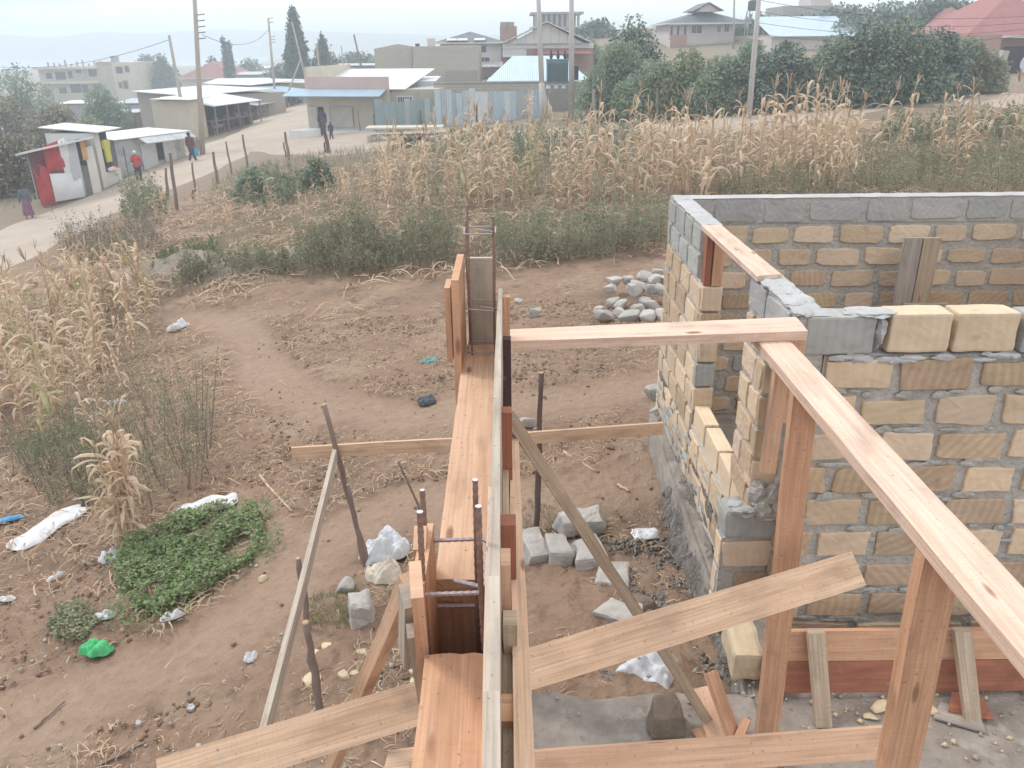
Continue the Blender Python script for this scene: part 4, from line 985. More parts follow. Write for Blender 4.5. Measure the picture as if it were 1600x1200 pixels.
# rubbish
def crumple(name,label,px,py,a,b_,mat_,rz=0,amp=.3,seed=0,h=.06,cat='rubbish',n=26,shape=1.0,cuts=.0,dz=.01):
    """crumpled sheet lying on the ground"""
    g=G(px,py); m_=MB(); b0=len(m_.v)
    P_=[]
    for i in range(n+1):
        for j in range(n+1):
            u=i/n*2-1; v=j/n*2-1
            q=max(abs(u),abs(v)); rr=math.hypot(u,v)
            k=(q/rr if rr>0 else 1)**shape                 # towards a round outline
            x=u*k*a/2*(1+.22*noise.noise(Vector((math.atan2(v,u)*1.5,seed,0)))*q); y=v*k*b_/2*(1+.3*noise.noise(Vector((math.atan2(v,u)*1.7,seed+5,0)))*q)
            z=(abs(noise.noise(Vector((x*2.2/a,y*2.6/a,seed))))*1.8+.35+.55*abs(noise.noise(Vector((x*6/a,y*7/a,seed)))) + .12*noise.noise(Vector((x*16/a,y*16/a,seed))))*h*(1-.8*q**4)
            if q>.97: z*=.25
            P_.append((x,y,max(z,-.0)))
    ca,sa=math.cos(rz),math.sin(rz)
    for (x,y,z) in P_:
        wx,wy=x*ca-y*sa,x*sa+y*ca; m_.v.append((wx,wy,z+tz(g.x+wx,g.y+wy)-g.z+dz if a>.3 else z+dz))
    for i in range(n):
        for j in range(n):
            m_.idx((b0+i*(n+1)+j,b0+(i+1)*(n+1)+j,b0+(i+1)*(n+1)+j+1,b0+i*(n+1)+j+1),mat_,[(i*.01,j*.01)]*4)
    o=m_.build(name,smooth=True); o.location=(g.x,g.y,g.z+.015); return tag(o,label,cat)
crumple('sack','white woven sack lying flat left of the dry maize clump',75,828,.80,.36,'sack',rz=1.12,h=.055,seed=1,cat='sack',n=34,shape=.35)
crumple('sack','torn white sack half hidden by green weeds right of the dry maize clump',323,795,.64,.28,'sack',rz=.12,h=.06,seed=2,cat='sack',n=34,shape=.4)
crumple('plastic_bag','crumpled white plastic bags left of the near column box',603,868,.42,.36,'bag_white',rz=.3,h=.16,seed=3,cat='plastic bag',n=40)
crumple('plastic_bag','torn beige bag draped below the white plastic bags',600,903,.34,.24,'bag_beige',rz=-.6,h=.12,seed=4,cat='plastic bag',n=36)
crumple('paper_bag','white printed cement bag scrap on the soil by the plinth',1008,838,.22,.16,'bag_white',rz=.05,h=.03,seed=5,cat='paper bag',shape=.1)
crumple('paper_bag','dirty white cement bag under the wide slanting plank',1015,1050,.36,.30,'bag_white',rz=-.5,h=.09,seed=6,cat='paper bag',n=36,shape=.3)
crumple('plastic_bag','bright green plastic bag on the bare soil at lower left',152,1020,.26,.15,'bag_green',rz=-.1,h=.07,seed=7,cat='plastic bag',n=30,shape=.8)
crumple('plastic_bag','white bag tucked at the left edge of the green weeds',172,877,.18,.16,'bag_white',rz=.2,h=.09,seed=8,cat='plastic bag')
crumple('plastic_scrap','long white scrap below the green weed patch',270,968,.2,.08,'bag_white',rz=.4,h=.04,seed=9,cat='plastic scrap')
crumple('plastic_scrap','pale bluish scrap left of the long white scrap',165,967,.2,.10,'bag_white',rz=.35,h=.04,seed=10,cat='plastic scrap')
crumple('plastic_scrap','blue strip of plastic at the left picture edge',15,815,.34,.10,'bag_blue',rz=.1,h=.03,seed=11,cat='plastic scrap')
crumple('plastic_scrap','narrow white scrap on the litter below the flat sack',88,905,.18,.05,'bag_white',rz=1.0,h=.03,seed=12,cat='plastic scrap')
crumple('plastic_scrap','white rag on the tilled soil behind the path',278,515,.42,.16,'bag_white',rz=.5,h=.12,seed=13,cat='rag',shape=.3)
crumple('plastic_bag','dark blue bag on the soil left of the long soffit plank',667,631,.24,.2,'bag_dark',rz=.5,h=.10,seed=14,cat='plastic bag')
crumple('plastic_scrap','faded teal scrap on the tilled soil above the dark bag',672,568,.26,.12,'bag_teal',rz=.1,h=.05,seed=15,cat='plastic scrap')
crumple('plastic_scrap','white scraps at the right edge of the green weeds',396,820,.12,.1,'bag_white',rz=.1,h=.05,seed=16,cat='plastic scrap')
crumple('plastic_scrap','white scrap among straw at lower left edge',12,940,.16,.07,'bag_white',rz=.1,h=.03,seed=17,cat='plastic scrap')
crumple('plastic_scrap','grey clear wrapper right of the green bag',393,1033,.10,.09,'bag_white',rz=.3,h=.04,seed=18,cat='plastic scrap')
crumple('plastic_scrap','small white scrap near the bottom below the green bag',218,1134,.04,.03,'bag_white',rz=.3,h=.02,seed=19,cat='plastic scrap')
crumple('plastic_scrap','small white scrap between the green bag and the long profile board',300,1110,.05,.04,'bag_white',rz=.3,h=.02,seed=20,cat='plastic scrap')
crumple('plastic_scrap','white bits caught in the weeds behind the dry maize clump',182,632,.3,.12,'bag_white',rz=.3,h=.06,seed=21,cat='plastic scrap')
def sticky(px,py,qx,qy,w,label,mat_='stick',name='branch'):
    a,b_=G(px,py),G(qx,qy); c=(a+b_)/2; m_=MB(); pts=[a.lerp(b_,k/6)-c+Vector((rnd.uniform(-.01,.01),rnd.uniform(-.01,.01),.015)) for k in range(7)]
    m_.tube(pts,[w*(1.1-.4*k/6) for k in range(7)],mat_,n=6); o=m_.build(name,smooth=True); o.location=c; return tag(o,label,'branch')
sticky(150,1200,232,1162,.010,'long bare stick on the soil at the bottom left')
sticky(54,1140,102,1100,.009,'short stick on the soil left of the long bare one')
sticky(880,708,932,738,.016,'thick maize stalk lying on the soil right of the dark stake','maize_stalk','dry_stalk')
sticky(405,745,455,800,.015,'thick broken stalk on the straw heap left of the profile boards','maize_stalk','dry_stalk')
sticky(965,760,984,770,.016,'short maize stub on the soil near the plinth','maize_stalk','dry_stalk')
# iron wire hanging at the wall
m_=MB(); m_.tube([PY(1092,526,5.86),PY(1093,560,5.855)],.006,'bar_end',n=6); o=m_.build('conduit'); tag(o,'short white conduit fixed to the stone jamb under the cross plank','conduit')

# ------------------------------------------------------------ straw litter, clods
def scatter_strips(name,label,n,sampler,L,w,mat_,curl=.5,seed=0,zoff=.012,cat='straw'):
    rs=np.random.RandomState(seed); xy=sampler(n,rs); n=len(xy)
    L_=rs.uniform(L[0],L[1],n)*rs.choice([.5,1,1,1.6],n); w_=rs.uniform(w[0],w[1],n); a=rs.uniform(0,2*np.pi,n); k=rs.uniform(-curl,curl,n)*2
    S=4; V=np.zeros((n,(S+1)*2,3)); p=np.zeros((n,2)); p[:]=xy; ang=a.copy()
    lift=rs.uniform(0,.05,n)*(L_/.2)
    for s in range(S+1):
        d=np.stack([np.cos(ang),np.sin(ang)],1); nn=np.stack([-d[:,1],d[:,0]],1)
        wd=w_*(1-.6*s/S); V[:,2*s,:2]=p-nn*wd[:,None]/2; V[:,2*s+1,:2]=p+nn*wd[:,None]/2
        V[:,2*s,2]=lift*math.sin(math.pi*s/S); V[:,2*s+1,2]=lift*math.sin(math.pi*s/S)+w_*.35
        p=p+d*(L_/S)[:,None]; ang=ang+k/S+rs.normal(0,.15,n)
    z=terr(V[:,:,0],V[:,:,1]); V[:,:,2]+=z+zoff+.015
    nv=(S+1)*2; base=np.arange(n)[:,None]*nv
    F=np.concatenate([base+np.array([[2*s,2*s+1,2*s+3,2*s+2]]) for s in range(S)],0)
    t=np.repeat(rs.uniform(.7,1.25,n),nv)[:,None]*np.array([[1,1,.97]])
    o=npmesh(name,V.reshape(-1,3),F,[mat_],tint=t); return tag(o,label,cat,None,'stuff')
def avoid(xy):
    x,y=xy[:,0],xy[:,1]
    ok=~((x>-.4)&(y<3.55))&~((x>1.32)&(y<7.6))
    d=np.minimum(dist_poly(x,y,PATH),dist_poly(x,y,PATH2)); 
    rs=np.random.RandomState(3); ok&=(d>.45)|(rs.rand(len(x))<.06)
    dr=np.minimum(dist_poly(x,y,[tuple(p[:2]) for p in ROADP]),dist_poly(x,y,[tuple(p[:2]) for p in TRACK])); ok&=dr>3.5
    return xy[ok]
def clumpy(xy,rs,f=.7,th=.0,seed=0):
    v=np.array([noise.noise(Vector((p[0]*f,p[1]*f,seed)))+.5*noise.noise(Vector((p[0]*f*3.1,p[1]*f*3.1,seed))) for p in xy])
    return xy[v+rs.normal(0,.12,len(v))>th]
def samp(box,th=.05,f=.8,seed=0):
    def s(n,rs):
        x=rs.uniform(box[0],box[1],n); y=rs.uniform(box[2],box[3],n); xy=np.stack([x,y],1)
        xy=avoid(xy); return clumpy(xy,rs,f,th,seed)
    return s
scatter_strips('straw_litter','dry maize leaves and stalk bits littering the tilled soil',38000,samp((-9,3,3.2,14),.02,.9,2),(.04,.16),(.004,.010),'straw',curl=.7,seed=3)
scatter_strips('straw_litter','fine scattered dry straw bits across the brown soil',26000,samp((-9,2.5,1.5,12),-.35,.9,5),(.02,.07),(.003,.008),'straw',curl=.4,seed=4)
scatter_strips('maize_stover','heavier pale maize trash beneath the left maize patch',7000,samp((-11,-2.5,4.2,15),-.05,.6,9),(.10,.30),(.007,.016),'straw',curl=.8,seed=5,zoff=.03)
scatter_strips('maize_trash','fallen maize leaves between the standing rows beyond the weeds',22000,samp((-14,14,15,36),-.1,.35,9),(.2,.6),(.015,.035),'straw',curl=.8,seed=6,zoff=.05)
def clods(n,box,size,seed,name,label,mat_='clod',th=-.2,f=1.0,tint=1):
    rs=np.random.RandomState(seed); xy=avoid(np.stack([rs.uniform(box[0],box[1],n),rs.uniform(box[2],box[3],n)],1)); xy=clumpy(xy,rs,f,th,seed) if th>-5 else xy
    n=len(xy); tt_=rs.uniform(.8,1.15,n); ico=np.array([(0,0,1),(0,0,-1),(1,0,0),(-1,0,0),(0,1,0),(0,-1,0)],float)
    tri=np.array([(0,2,4),(0,4,3),(0,3,5),(0,5,2),(1,4,2),(1,3,4),(1,5,3),(1,2,5)])
    s=size[0]+(size[1]-size[0])*rs.rand(n)**3; an=rs.uniform(0,6.3,n)
    V=ico[None]*s[:,None,None]*rs.uniform(.6,1.3,(n,6,3)); c,s2=np.cos(an),np.sin(an)
    X=V[:,:,0]*c[:,None]-V[:,:,1]*s2[:,None]; Y=V[:,:,0]*s2[:,None]+V[:,:,1]*c[:,None]
    V=np.stack([X+xy[:,0:1],Y+xy[:,1:2],V[:,:,2]*.7+(terr(xy[:,0],xy[:,1])+s*.05)[:,None]+.012],-1)
    F=(np.arange(n)[:,None,None]*6+tri[None]).reshape(-1,3)
    o=npmesh(name,V.reshape(-1,3),F,[mat_],smooth=False,tint=np.repeat(tt_,6)[:,None]*np.ones((1,3))); return tag(o,label,'soil clods',None,'stuff')
clods(34000,(-8,2.5,1.5,13),(.005,.030),7,'soil_clods','loose brown clods of tilled soil')
clods(2200,(-4,1.3,2.2,7),(.006,.03),8,'gravel','pale pebbles and stone crumbs around the formwork','rubble',th=-.1)

def crumbs(name,label,n,box,size,mat_,seed,z=0.0):
    rs=np.random.RandomState(seed); x=rs.uniform(box[0],box[1],n); y=box[2]+(box[3]-box[2])*rs.rand(n); s=size[0]+(size[1]-size[0])*rs.rand(n)**4
    ico=np.array([(0,0,1),(0,0,-1),(1,0,0),(-1,0,0),(0,1,0),(0,-1,0)],float); tri=np.array([(0,2,4),(0,4,3),(0,3,5),(0,5,2),(1,4,2),(1,3,4),(1,5,3),(1,2,5)])
    V=ico[None]*s[:,None,None]*rs.uniform(.6,1.3,(n,6,3)); V=V+np.stack([x,y,np.full(n,z)+s*.3],1)[:,None]
    o=npmesh(name,V.reshape(-1,3),(np.arange(n)[:,None,None]*6+tri[None]).reshape(-1,3),[mat_],tint=np.repeat(rs.uniform(.7,1.15,n),6)[:,None]*np.ones((1,3))); return tag(o,label,'debris',None,'stuff')
crumbs('mortar_crumbs','mortar crumbs and grit scattered over the concrete slab',1500,(-.3,3.6,1.6,3.8),(.003,.016),'rubble',31,.005)
crumbs('stone_crumbs','yellow stone crumbs along the foot of the block wall',500,(1.3,4.0,3.0,3.8),(.003,.02),'chip',32,.005)
clods(2600,(.45,1.3,3.5,5.6),(.008,.045),33,'cement_rubble','dark grey mortar rubble lying along the foot of the left wall','plinth',th=-9)
# ------------------------------------------------------------ blades, bushes
def blades(name,label,xy,h,w,mats,seed,lean=.5,seg=3,cat='grass',zoff=0,kind='stuff',fan=1):
    rs=np.random.RandomState(seed); n=len(xy); H=rs.uniform(h[0],h[1],n); Wd=rs.uniform(w[0],w[1],n); a=rs.uniform(0,6.283,n); le=rs.uniform(.05,lean,n); b=rs.uniform(0,6.283,n)
    z0=terr(xy[:,0],xy[:,1]); V=np.zeros((n,(seg+1)*2,3))
    for s in range(seg+1):
        t=s/seg; off=le*H*t**1.8
        cx=xy[:,0]+np.cos(a)*off; cy=xy[:,1]+np.sin(a)*off; cz=z0+H*t*(1-.25*le*t)+zoff-.03
        wd=Wd*(1-t)**.7/2+.0005
        V[:,2*s]=np.stack([cx-np.cos(b)*wd,cy-np.sin(b)*wd,cz],1); V[:,2*s+1]=np.stack([cx+np.cos(b)*wd,cy+np.sin(b)*wd,cz],1)
    nv=(seg+1)*2; base=np.arange(n)[:,None]*nv
    F=np.stack([base[:,0][:,None]+np.array([2*s,2*s+1,2*s+3,2*s+2])[None] for s in range(seg)],1).reshape(-1,4)
    mi=np.repeat(rs.randint(0,len(mats),n),seg)
    o=npmesh(name,V.reshape(-1,3),F,mats,mi=mi); return tag(o,label,cat,None,kind)
def pxpoly(poly,n,rs,D=None):
    """random ground points inside an image-space outline (worked out once in world space)"""
    W=np.array([tuple(G(*p)[:2]) for p in poly]); x0,y0=W.min(0); x1,y1=W.max(0); out=[]
    X=rs.uniform(x0,x1,n*3); Y=rs.uniform(y0,y1,n*3); ins=np.zeros(len(X),bool); j=len(W)-1
    for i in range(len(W)):
        c=((W[i,1]>Y)!=(W[j,1]>Y))&(X<(W[j,0]-W[i,0])*(Y-W[i,1])/(W[j,1]-W[i,1]+1e-12)+W[i,0]); ins^=c; j=i
    return np.stack([X,Y],1)[ins][:n]
def offwall(xy): return xy[~((xy[:,0]>1.0)&(xy[:,1]<7.8))]
rs=np.random.RandomState(12)
# low green weed patch lower left (dense, bright)
p=np.vstack([clumpy(pxpoly([(180,900),(200,860),(280,815),(340,795),(400,800),(415,835),(395,880),(330,925),(250,965),(195,955)],17000,rs),rs,2.6,-.32,2),clumpy(pxpoly([(150,925),(190,840),(280,795),(350,775),(425,790),(445,850),(400,910),(330,955),(230,990),(165,985)],4500,rs),rs,2.2,.12,6)])
def leafcarpet(name,label,xy,h,size,mats,seed,cat='weeds'):
    rs=np.random.RandomState(seed); n=len(xy); z=terr(xy[:,0],xy[:,1])+rs.uniform(0,1,n)**.8*h*(.5+.5*np.array([noise.noise(Vector((q[0]*4,q[1]*4,0)))+.5 for q in xy]))
    return leafquads(name,label,np.column_stack([xy,z+.01]),size,mats,seed,cat=cat,flat=.6)
def leafquads(name,label,C,size,mats,seed,cat='plant',flat=0.,kind='stuff',parent=None,asp=.5):
    rs=np.random.RandomState(seed); n=len(C); u=rs.normal(0,1,(n,3)); 
    if flat: u[:,2]*=(1-flat)
    u/=np.linalg.norm(u,axis=1)[:,None]; r_=rs.normal(0,1,(n,3)); v=np.cross(u,r_); v/=np.linalg.norm(v,axis=1)[:,None]
    if flat: v[:,2]*=(1-flat*.7)
    s=rs.uniform(size[0],size[1],n)[:,None]; u=u*s; v=v*s*asp
    V=np.stack([C-u,C-u*.1+v,C+u,C-u*.1-v],1)
    mi=rs.randint(0,len(mats),n)
    o=npmesh(name,V.reshape(-1,3),np.arange(n*4).reshape(-1,4),mats,mi=mi,parent=parent)
    return tag(o,label,cat,None,kind) if label else o
leafcarpet('weed_patch','bright green low weeds spreading over the soil below the maize clump',p,.18,(.007,.034),['weed_green','weed_green','grass_green','weed_olive','weed_green'],3)
p2=pxpoly([(75,985),(90,955),(140,950),(160,975),(130,1005),(90,1005)],1200,rs); leafcarpet('weed_patch','small dull weed tuft above the green plastic bag',p2,.12,(.012,.03),['weed_dark','weed_olive'],4)
p3=pxpoly([(480,985),(490,935),(560,925),(575,960),(545,990)],1500,rs); blades('grass_tuft','green grass tuft between the long profile board and the upright stone',p3,(.05,.13),(.004,.008),['grass_green','weed_green','grass_dry'],5)
p3=pxpoly([(575,955),(600,925),(630,935),(620,975)],500,rs); blades('grass_tuft','thin grass right of the upright grey stone',p3,(.04,.09),(.004,.008),['grass_green','grass_dry'],6)
p3=pxpoly([(810,800),(830,780),(880,800),(870,835),(820,840)],900,rs); blades('grass_tuft','thin grass around the foot of the dark stake',p3,(.03,.08),(.004,.007),['grass_dry','weed_dark'],7)
# olive feathery weeds behind the maize clump, left
def feather(name,label,poly,n,h,seed,mats,cat='weeds',nl=26,ls=(.012,.03),spread=.16):
    rs=np.random.RandomState(seed); xy=offwall(pxpoly(poly,n,rs)); n=len(xy); z0=terr(xy[:,0],xy[:,1]); H=rs.uniform(h[0],h[1],n)*np.clip(np.array([1+.9*noise.noise(Vector((q[0]*.9,q[1]*.9,seed)))+.5*noise.noise(Vector((q[0]*2.6,q[1]*2.6,seed))) for q in xy]),.35,1.6)
    root=thing(name,label,cat,(xy[:,0].mean(),xy[:,1].mean(),z0.mean())); root['kind']='stuff'
    a=rs.uniform(0,6.28,n); tip=np.column_stack([xy[:,0]+np.cos(a)*H*.22,xy[:,1]+np.sin(a)*H*.22,z0+H]); base=np.column_stack([xy,z0-.02])
    w=rs.uniform(.004,.008,n)[:,None]; b=rs.uniform(0,6.28,n); d=np.column_stack([np.cos(b),np.sin(b),np.zeros(n)])
    V=np.stack([base-d*w,base+d*w,tip+d*w*.3,tip-d*w*.3],1)
    st=npmesh('stems',V.reshape(-1,3),np.arange(n*4).reshape(-1,4),['stick'],parent=root); st.matrix_parent_inverse=Matrix.Translation(-Vector(root.location)); st['kind']='stuff'
    t=rs.uniform(.3,1.05,(n,nl,1)); C=base[:,None]+(tip-base)[:,None]*t+rs.normal(0,1,(n,nl,3))*(spread*(1.15-t))*H[:,None,None]*.8
    lf_=leafquads('leaves',None,C.reshape(-1,3),ls,mats,seed+1,asp=.28,parent=root); lf_.matrix_parent_inverse=Matrix.Translation(-Vector(root.location)); lf_['kind']='stuff'
    return root
feather('feathery_weeds','tall feathery olive weeds around the dry maize clump at left',[(110,770),(130,690),(210,650),(310,630),(345,690),(325,760),(250,800),(160,830)],190,(.3,.95),21,['weed_olive','grass_dry','weed_olive','weed_dark'],nl=46,ls=(.012,.028))
feather('feathery_weeds','low dull weeds left of the dry maize clump',[(20,740),(60,690),(130,660),(160,700),(150,790),(90,800)],170,(.25,.5),22,['weed_olive','weed_dark'],nl=40,ls=(.012,.028))
# weed bank in the middle, behind the tilled soil
WB=[([(268,455),(330,440),(460,432),(480,420),(400,415),(300,432)],200,(.3,.6),'dusty green weed bank at the left end of the tilled soil edge',['weed_olive','grass_dry','weed_dark']),
    ([(470,440),(600,428),(712,415),(712,395),(600,398),(480,410)],330,(.55,1.05),'dusty green weed bank left of the far column box',['weed_olive','weed_dark','grass_dry','weed_dark']),
    ([(775,420),(900,415),(1040,392),(1045,362),(900,378),(775,388)],380,(.4,.95),'green grassy weeds between the far column box and the stone walls',['weed_olive','leaf_green','grass_dry','grass_dry']),
    ([(1050,318),(1150,292),(1400,280),(1640,275),(1640,310),(1300,322)],420,(.35,.8),'grey green brush along the back of the stone house',['weed_olive','grass_dry','weed_olive']),
    ([(1340,262),(1640,240),(1640,275),(1400,280)],260,(.3,.8),'tangled dull brush at the right beyond the maize',['weed_olive','grass_dry','weed_dark','grass_dry']),
    ([(385,325),(400,290),(460,285),(470,315),(440,328)],120,(.3,.8),'dark leafy weeds at the left end of the maize field',['weed_dark','leaf_grey','weed_olive']),
    ([(100,430),(100,395),(190,370),(250,350),(255,400),(180,425)],240,(.4,1.0),'brown brush beside the road behind the left maize patch',['grass_dry','grass_dry','bark']),
    ([(195,350),(200,330),(252,318),(262,345)],90,(.6,1.3),'dark bush growing at the roadside fence',['weed_dark','weed_olive']),
    ([(0,310),(0,270),(60,262),(150,280),(130,295),(60,315)],300,(.1,.35),'short green verge on the far side of the road',['grass_green','weed_olive']),
    ([(230,430),(250,405),(330,395),(350,408),(300,425)],120,(.2,.45),'green clump on the earth bank behind the left maize patch',['grass_green','weed_dark']),
    ([(680,250),(700,225),(860,215),(1000,212),(1000,240),(800,262)],300,(.3,.9),'green weeds between the maize field and the side track',['weed_dark','leaf_grey','weed_olive']),
    ([(640,330),(1000,330),(1100,300),(1100,250),(700,255),(640,290)],330,(.35,1.0),'green weeds growing up between the maize plants',['weed_olive','leaf_green','weed_dark','grass_dry']),
    ([(1340,235),(1400,205),(1500,200),(1640,200),(1640,222),(1440,235)],160,(.3,.9),'thin shrubs along the edge of the side track at right',['weed_dark','weed_olive']),
    ([(-60,330),(-60,230),(30,215),(60,250),(50,290),(0,320)],260,(.7,1.8),'brown thorny scrub left of the red kiosk',['grass_dry','weed_olive','bark'])]
for k,(poly,n,h,l_,ms) in enumerate(WB):
    far=G(*poly[0]).y>25
    feather('weed_bank' if k<4 else 'brush',l_,poly,n,h,30+k,ms,nl=60,ls=(.02,.05) if not far else (.04,.09),spread=.22)
# low grey-green cover tying these together
def cover(poly,n,h,w,seed,label,mats=('grass_dry','weed_olive','grass_dry'),th=-.2,name='dry_grass'):
    rs=np.random.RandomState(seed); xy=offwall(pxpoly(poly,n,rs)); xy=clumpy(xy,rs,.8,th,seed)
    return blades(name,label,xy,h,w,list(mats),seed,lean=.9)
cover([(230,470),(420,448),(700,425),(1040,395),(1040,330),(700,330),(400,330),(260,380)],16000,(.10,.38),(.008,.018),51,'dry grass over the bank behind the tilled soil')
cover([(330,330),(700,330),(1640,330),(1640,215),(1000,205),(500,240),(330,280)],22000,(.15,.55),(.015,.04),52,'dry grass and weeds under the maize rows')
cover([(-50,560),(60,470),(260,470),(240,640),(120,720),(-50,720)],5000,(.08,.25),(.006,.014),53,'short dry grass under the left maize patch')
cover([(-80,360),(-80,200),(150,190),(300,215),(150,295),(40,320)],9000,(.15,.6),(.03,.07),54,'rough grass beyond the road around the kiosks',('grass_green','weed_olive','grass_dry'))
# earth bank behind the left maize
def bank():
    pts=[G(*q) for q in [(130,455),(190,440),(250,425),(310,418),(360,425),(430,415),(520,400),(700,400)]]
    m_=MB(); n1,n2=70,14; b=0
    for i in range(n1+1):
        t=i/n1*(len(pts)-1); k=min(int(t),len(pts)-2); c=pts[k].lerp(pts[k+1],t-k); d=(pts[k+1]-pts[k]).normalized(); nn=Vector((-d.y,d.x,0))
        for j in range(n2+1):
            s=j/n2*2-1; q=c+nn*s*.95; hh=math.cos(s*math.pi/2)**1.2*(.42+.2*noise.noise(Vector((i*.13,0,0))))*min(1,min(i,n1-i)/6)
            m_.v.append((q.x,q.y,tz(q.x,q.y)-.05+hh+noise.noise(q*3)*.06+noise.noise(q*9)*.03))
    for i in range(n1):
        for j in range(n2): m_.idx((b+i*(n2+1)+j,b+(i+1)*(n2+1)+j,b+(i+1)*(n2+1)+j+1,b+i*(n2+1)+j+1)[::-1],'bank',[(0,0)]*4)
    struct(m_.build('earth_bank',smooth=True))
mat('bank',(.30,.25,.20),(.22,.175,.135),scale=1.5,bump=.8,bscale=12,bdist=.05)
bank()

# ------------------------------------------------------------ maize
def maize_proto(seed,H,nl,green=0,droop=1.0,bend=.12,tassel=True):
    rs=random.Random(seed); st=MB(); lv=MB(); a0=rs.uniform(0,6.28)
    bx,by=math.cos(a0)*bend,math.sin(a0)*bend
    def ax(t): return Vector((bx*H*t**2.2,by*H*t**2.2,H*t))
    st.tube([ax(k/9)+Vector((rs.uniform(-.006,.006),rs.uniform(-.006,.006),-.05 if k==0 else 0)) for k in range(10)],[.014*(1-.65*k/9)*(1.1 if k%2 else .95) for k in range(10)],'maize_stalk',n=5)
    ml='maize_green' if green else 'maize_leaf'
    for i in range(nl):
        t=.10+.82*i/nl+rs.uniform(-.03,.03); p=ax(min(t,1)); a=a0+(i%2)*math.pi+rs.uniform(-.9,.9); L=H*rs.uniform(.20,.40)*(1-.25*abs(t-.5)); w=rs.uniform(.026,.052)
        el=rs.uniform(.5,1.35); d=Vector((math.cos(a),math.sin(a),0)); S=7; prev=None; b=len(lv.v); q=p.copy(); cv=rs.uniform(.35,1.05)*droop; tw=rs.uniform(-1.4,1.4)
        crk=rs.randint(2,5)
        for s in range(S+1):
            f=s/S; ww=w*(math.sin(min(1,(f*.9+.12))*math.pi)**.6)*(1-.3*f)
            dirv=d*math.cos(el)+Vector((0,0,math.sin(el))); side=Vector((-d.y,d.x,0)); side=(side*math.cos(tw*f)+dirv.cross(side)*math.sin(tw*f))
            lv.v.append(tuple(q-side*ww/2)); lv.v.append(tuple(q+dirv.cross(side)*ww*.22)); lv.v.append(tuple(q+side*ww/2))
            q=q+dirv*(L/S); el-=cv*(2.6 if s==crk else .45)*rs.uniform(.6,1.3); el=max(el,-1.52)
            a+=rs.uniform(-.25,.25); d=Vector((math.cos(a),math.sin(a),0))
            if q.z<.02: q.z=.02
        for s in range(S):
            for o_ in (0,1):
                lv.idx((b+3*s+o_,b+3*s+o_+1,b+3*s+4+o_,b+3*s+3+o_),ml,[(0,0)]*4)
    if rs.random()<.7:                                 # a husk hanging on the stalk
        p=ax(.5); a=rs.uniform(0,6.28); d=Vector((math.cos(a),math.sin(a),-.6)).normalized(); 
        lv.tube([p,p+d*.06,p+d*.16,p+d*.22],[.008,.026,.022,.004],ml,n=6)
    o=st.build('maize_plant'); l_=lv.build('leaves'); l_.parent=o; kid(o,l_)
    if tassel:
        tm=MB(); p=ax(1)
        for k in range(6):
            a=rs.uniform(0,6.28); e=Vector((math.cos(a)*.09,math.sin(a)*.09,rs.uniform(.08,.2))); b=len(tm.v); s_=Vector((-math.sin(a),math.cos(a),0))*.006
            m1=p+e*.6+Vector((0,0,.04)); e=p+e
            tm.face([p-s_,p+s_,m1+s_,m1-s_],'straw'); tm.face([m1-s_,m1+s_,e+s_*.4,e-s_*.4],'straw')
        t_=tm.build('tassel'); t_.parent=o; kid(o,t_)
    return o
protos=[maize_proto(k,1.0,int(13+k%4*2),green=(k==7 or k==8),droop=[1,.8,1.2,.9,1.1,1.3,.7,1,.8,1.25,.9,1][k],bend=[.05,.16,.1,.22,.05,.3,.12,.08,.15,.2,.1,.05][k],tassel=k%3!=1) for k in range(12)]
used=[False]*12
def put_maize(x,y,h,k,label,group,lean=0.05):
    z=tz(x,y)
    rot=(rnd.uniform(-lean,lean),rnd.uniform(-lean,lean),rnd.uniform(0,6.28))
    if not used[k]:
        used[k]=True; o=protos[k]; o.location=(x,y,z); o.rotation_euler=rot; o.scale=(h,h,h); tag(o,label,'maize plant',group)
    else: o=dup(protos[k],(x,y,z),sc_=h,label=label,group=group,rot=rot); o['category']='maize plant'
    return o
# field rows
G1='dry maize standing in the field beyond the weeds'; L1='dry straw coloured maize plant in the field beyond the weeds'
def top_at(px):   # how tall the crop looks along the field (photo pixel rows of the tops)
    xs=[230,300,400,500,600,700,800,900,1000,1100,1200,1300,1340]; ys=[300,300,285,275,250,215,205,175,180,165,175,195,210]
    return float(np.interp(px,xs,ys))
mz=random.Random(4); cnt=0
fieldpoly=[((620,1130),(228,338),78),((540,660),(265,335),22),((1130,1330),(235,310),36),((400,560),(290,345),14),((240,400),(315,360),20),((1330,1600),(235,270),9)]
for (xr_,yr_,n) in fieldpoly:
    for _ in range(n):
        px=mz.uniform(*xr_); py=yr_[0]+(yr_[1]-yr_[0])*mz.random()**.9
        if 560<px<1130 and py>338-(px-640)*.05: py-=8
        g=G(px,py); h=mz.choice([mz.uniform(.9,1.3),mz.uniform(1.3,1.8),mz.uniform(1.6,2.05)]) if px>600 else mz.uniform(.7,1.25)
        if px>980: h*=1.12
        if 700<px<1300 and mz.random()<.25: h=mz.uniform(2.0,2.4)
        k=mz.choice([0,1,2,3,4,5,6,9,10,11,0,1,2,8])
        if px<400: h=mz.uniform(.75,1.15)
        put_maize(g.x,g.y,h,k,L1,G1,.10)
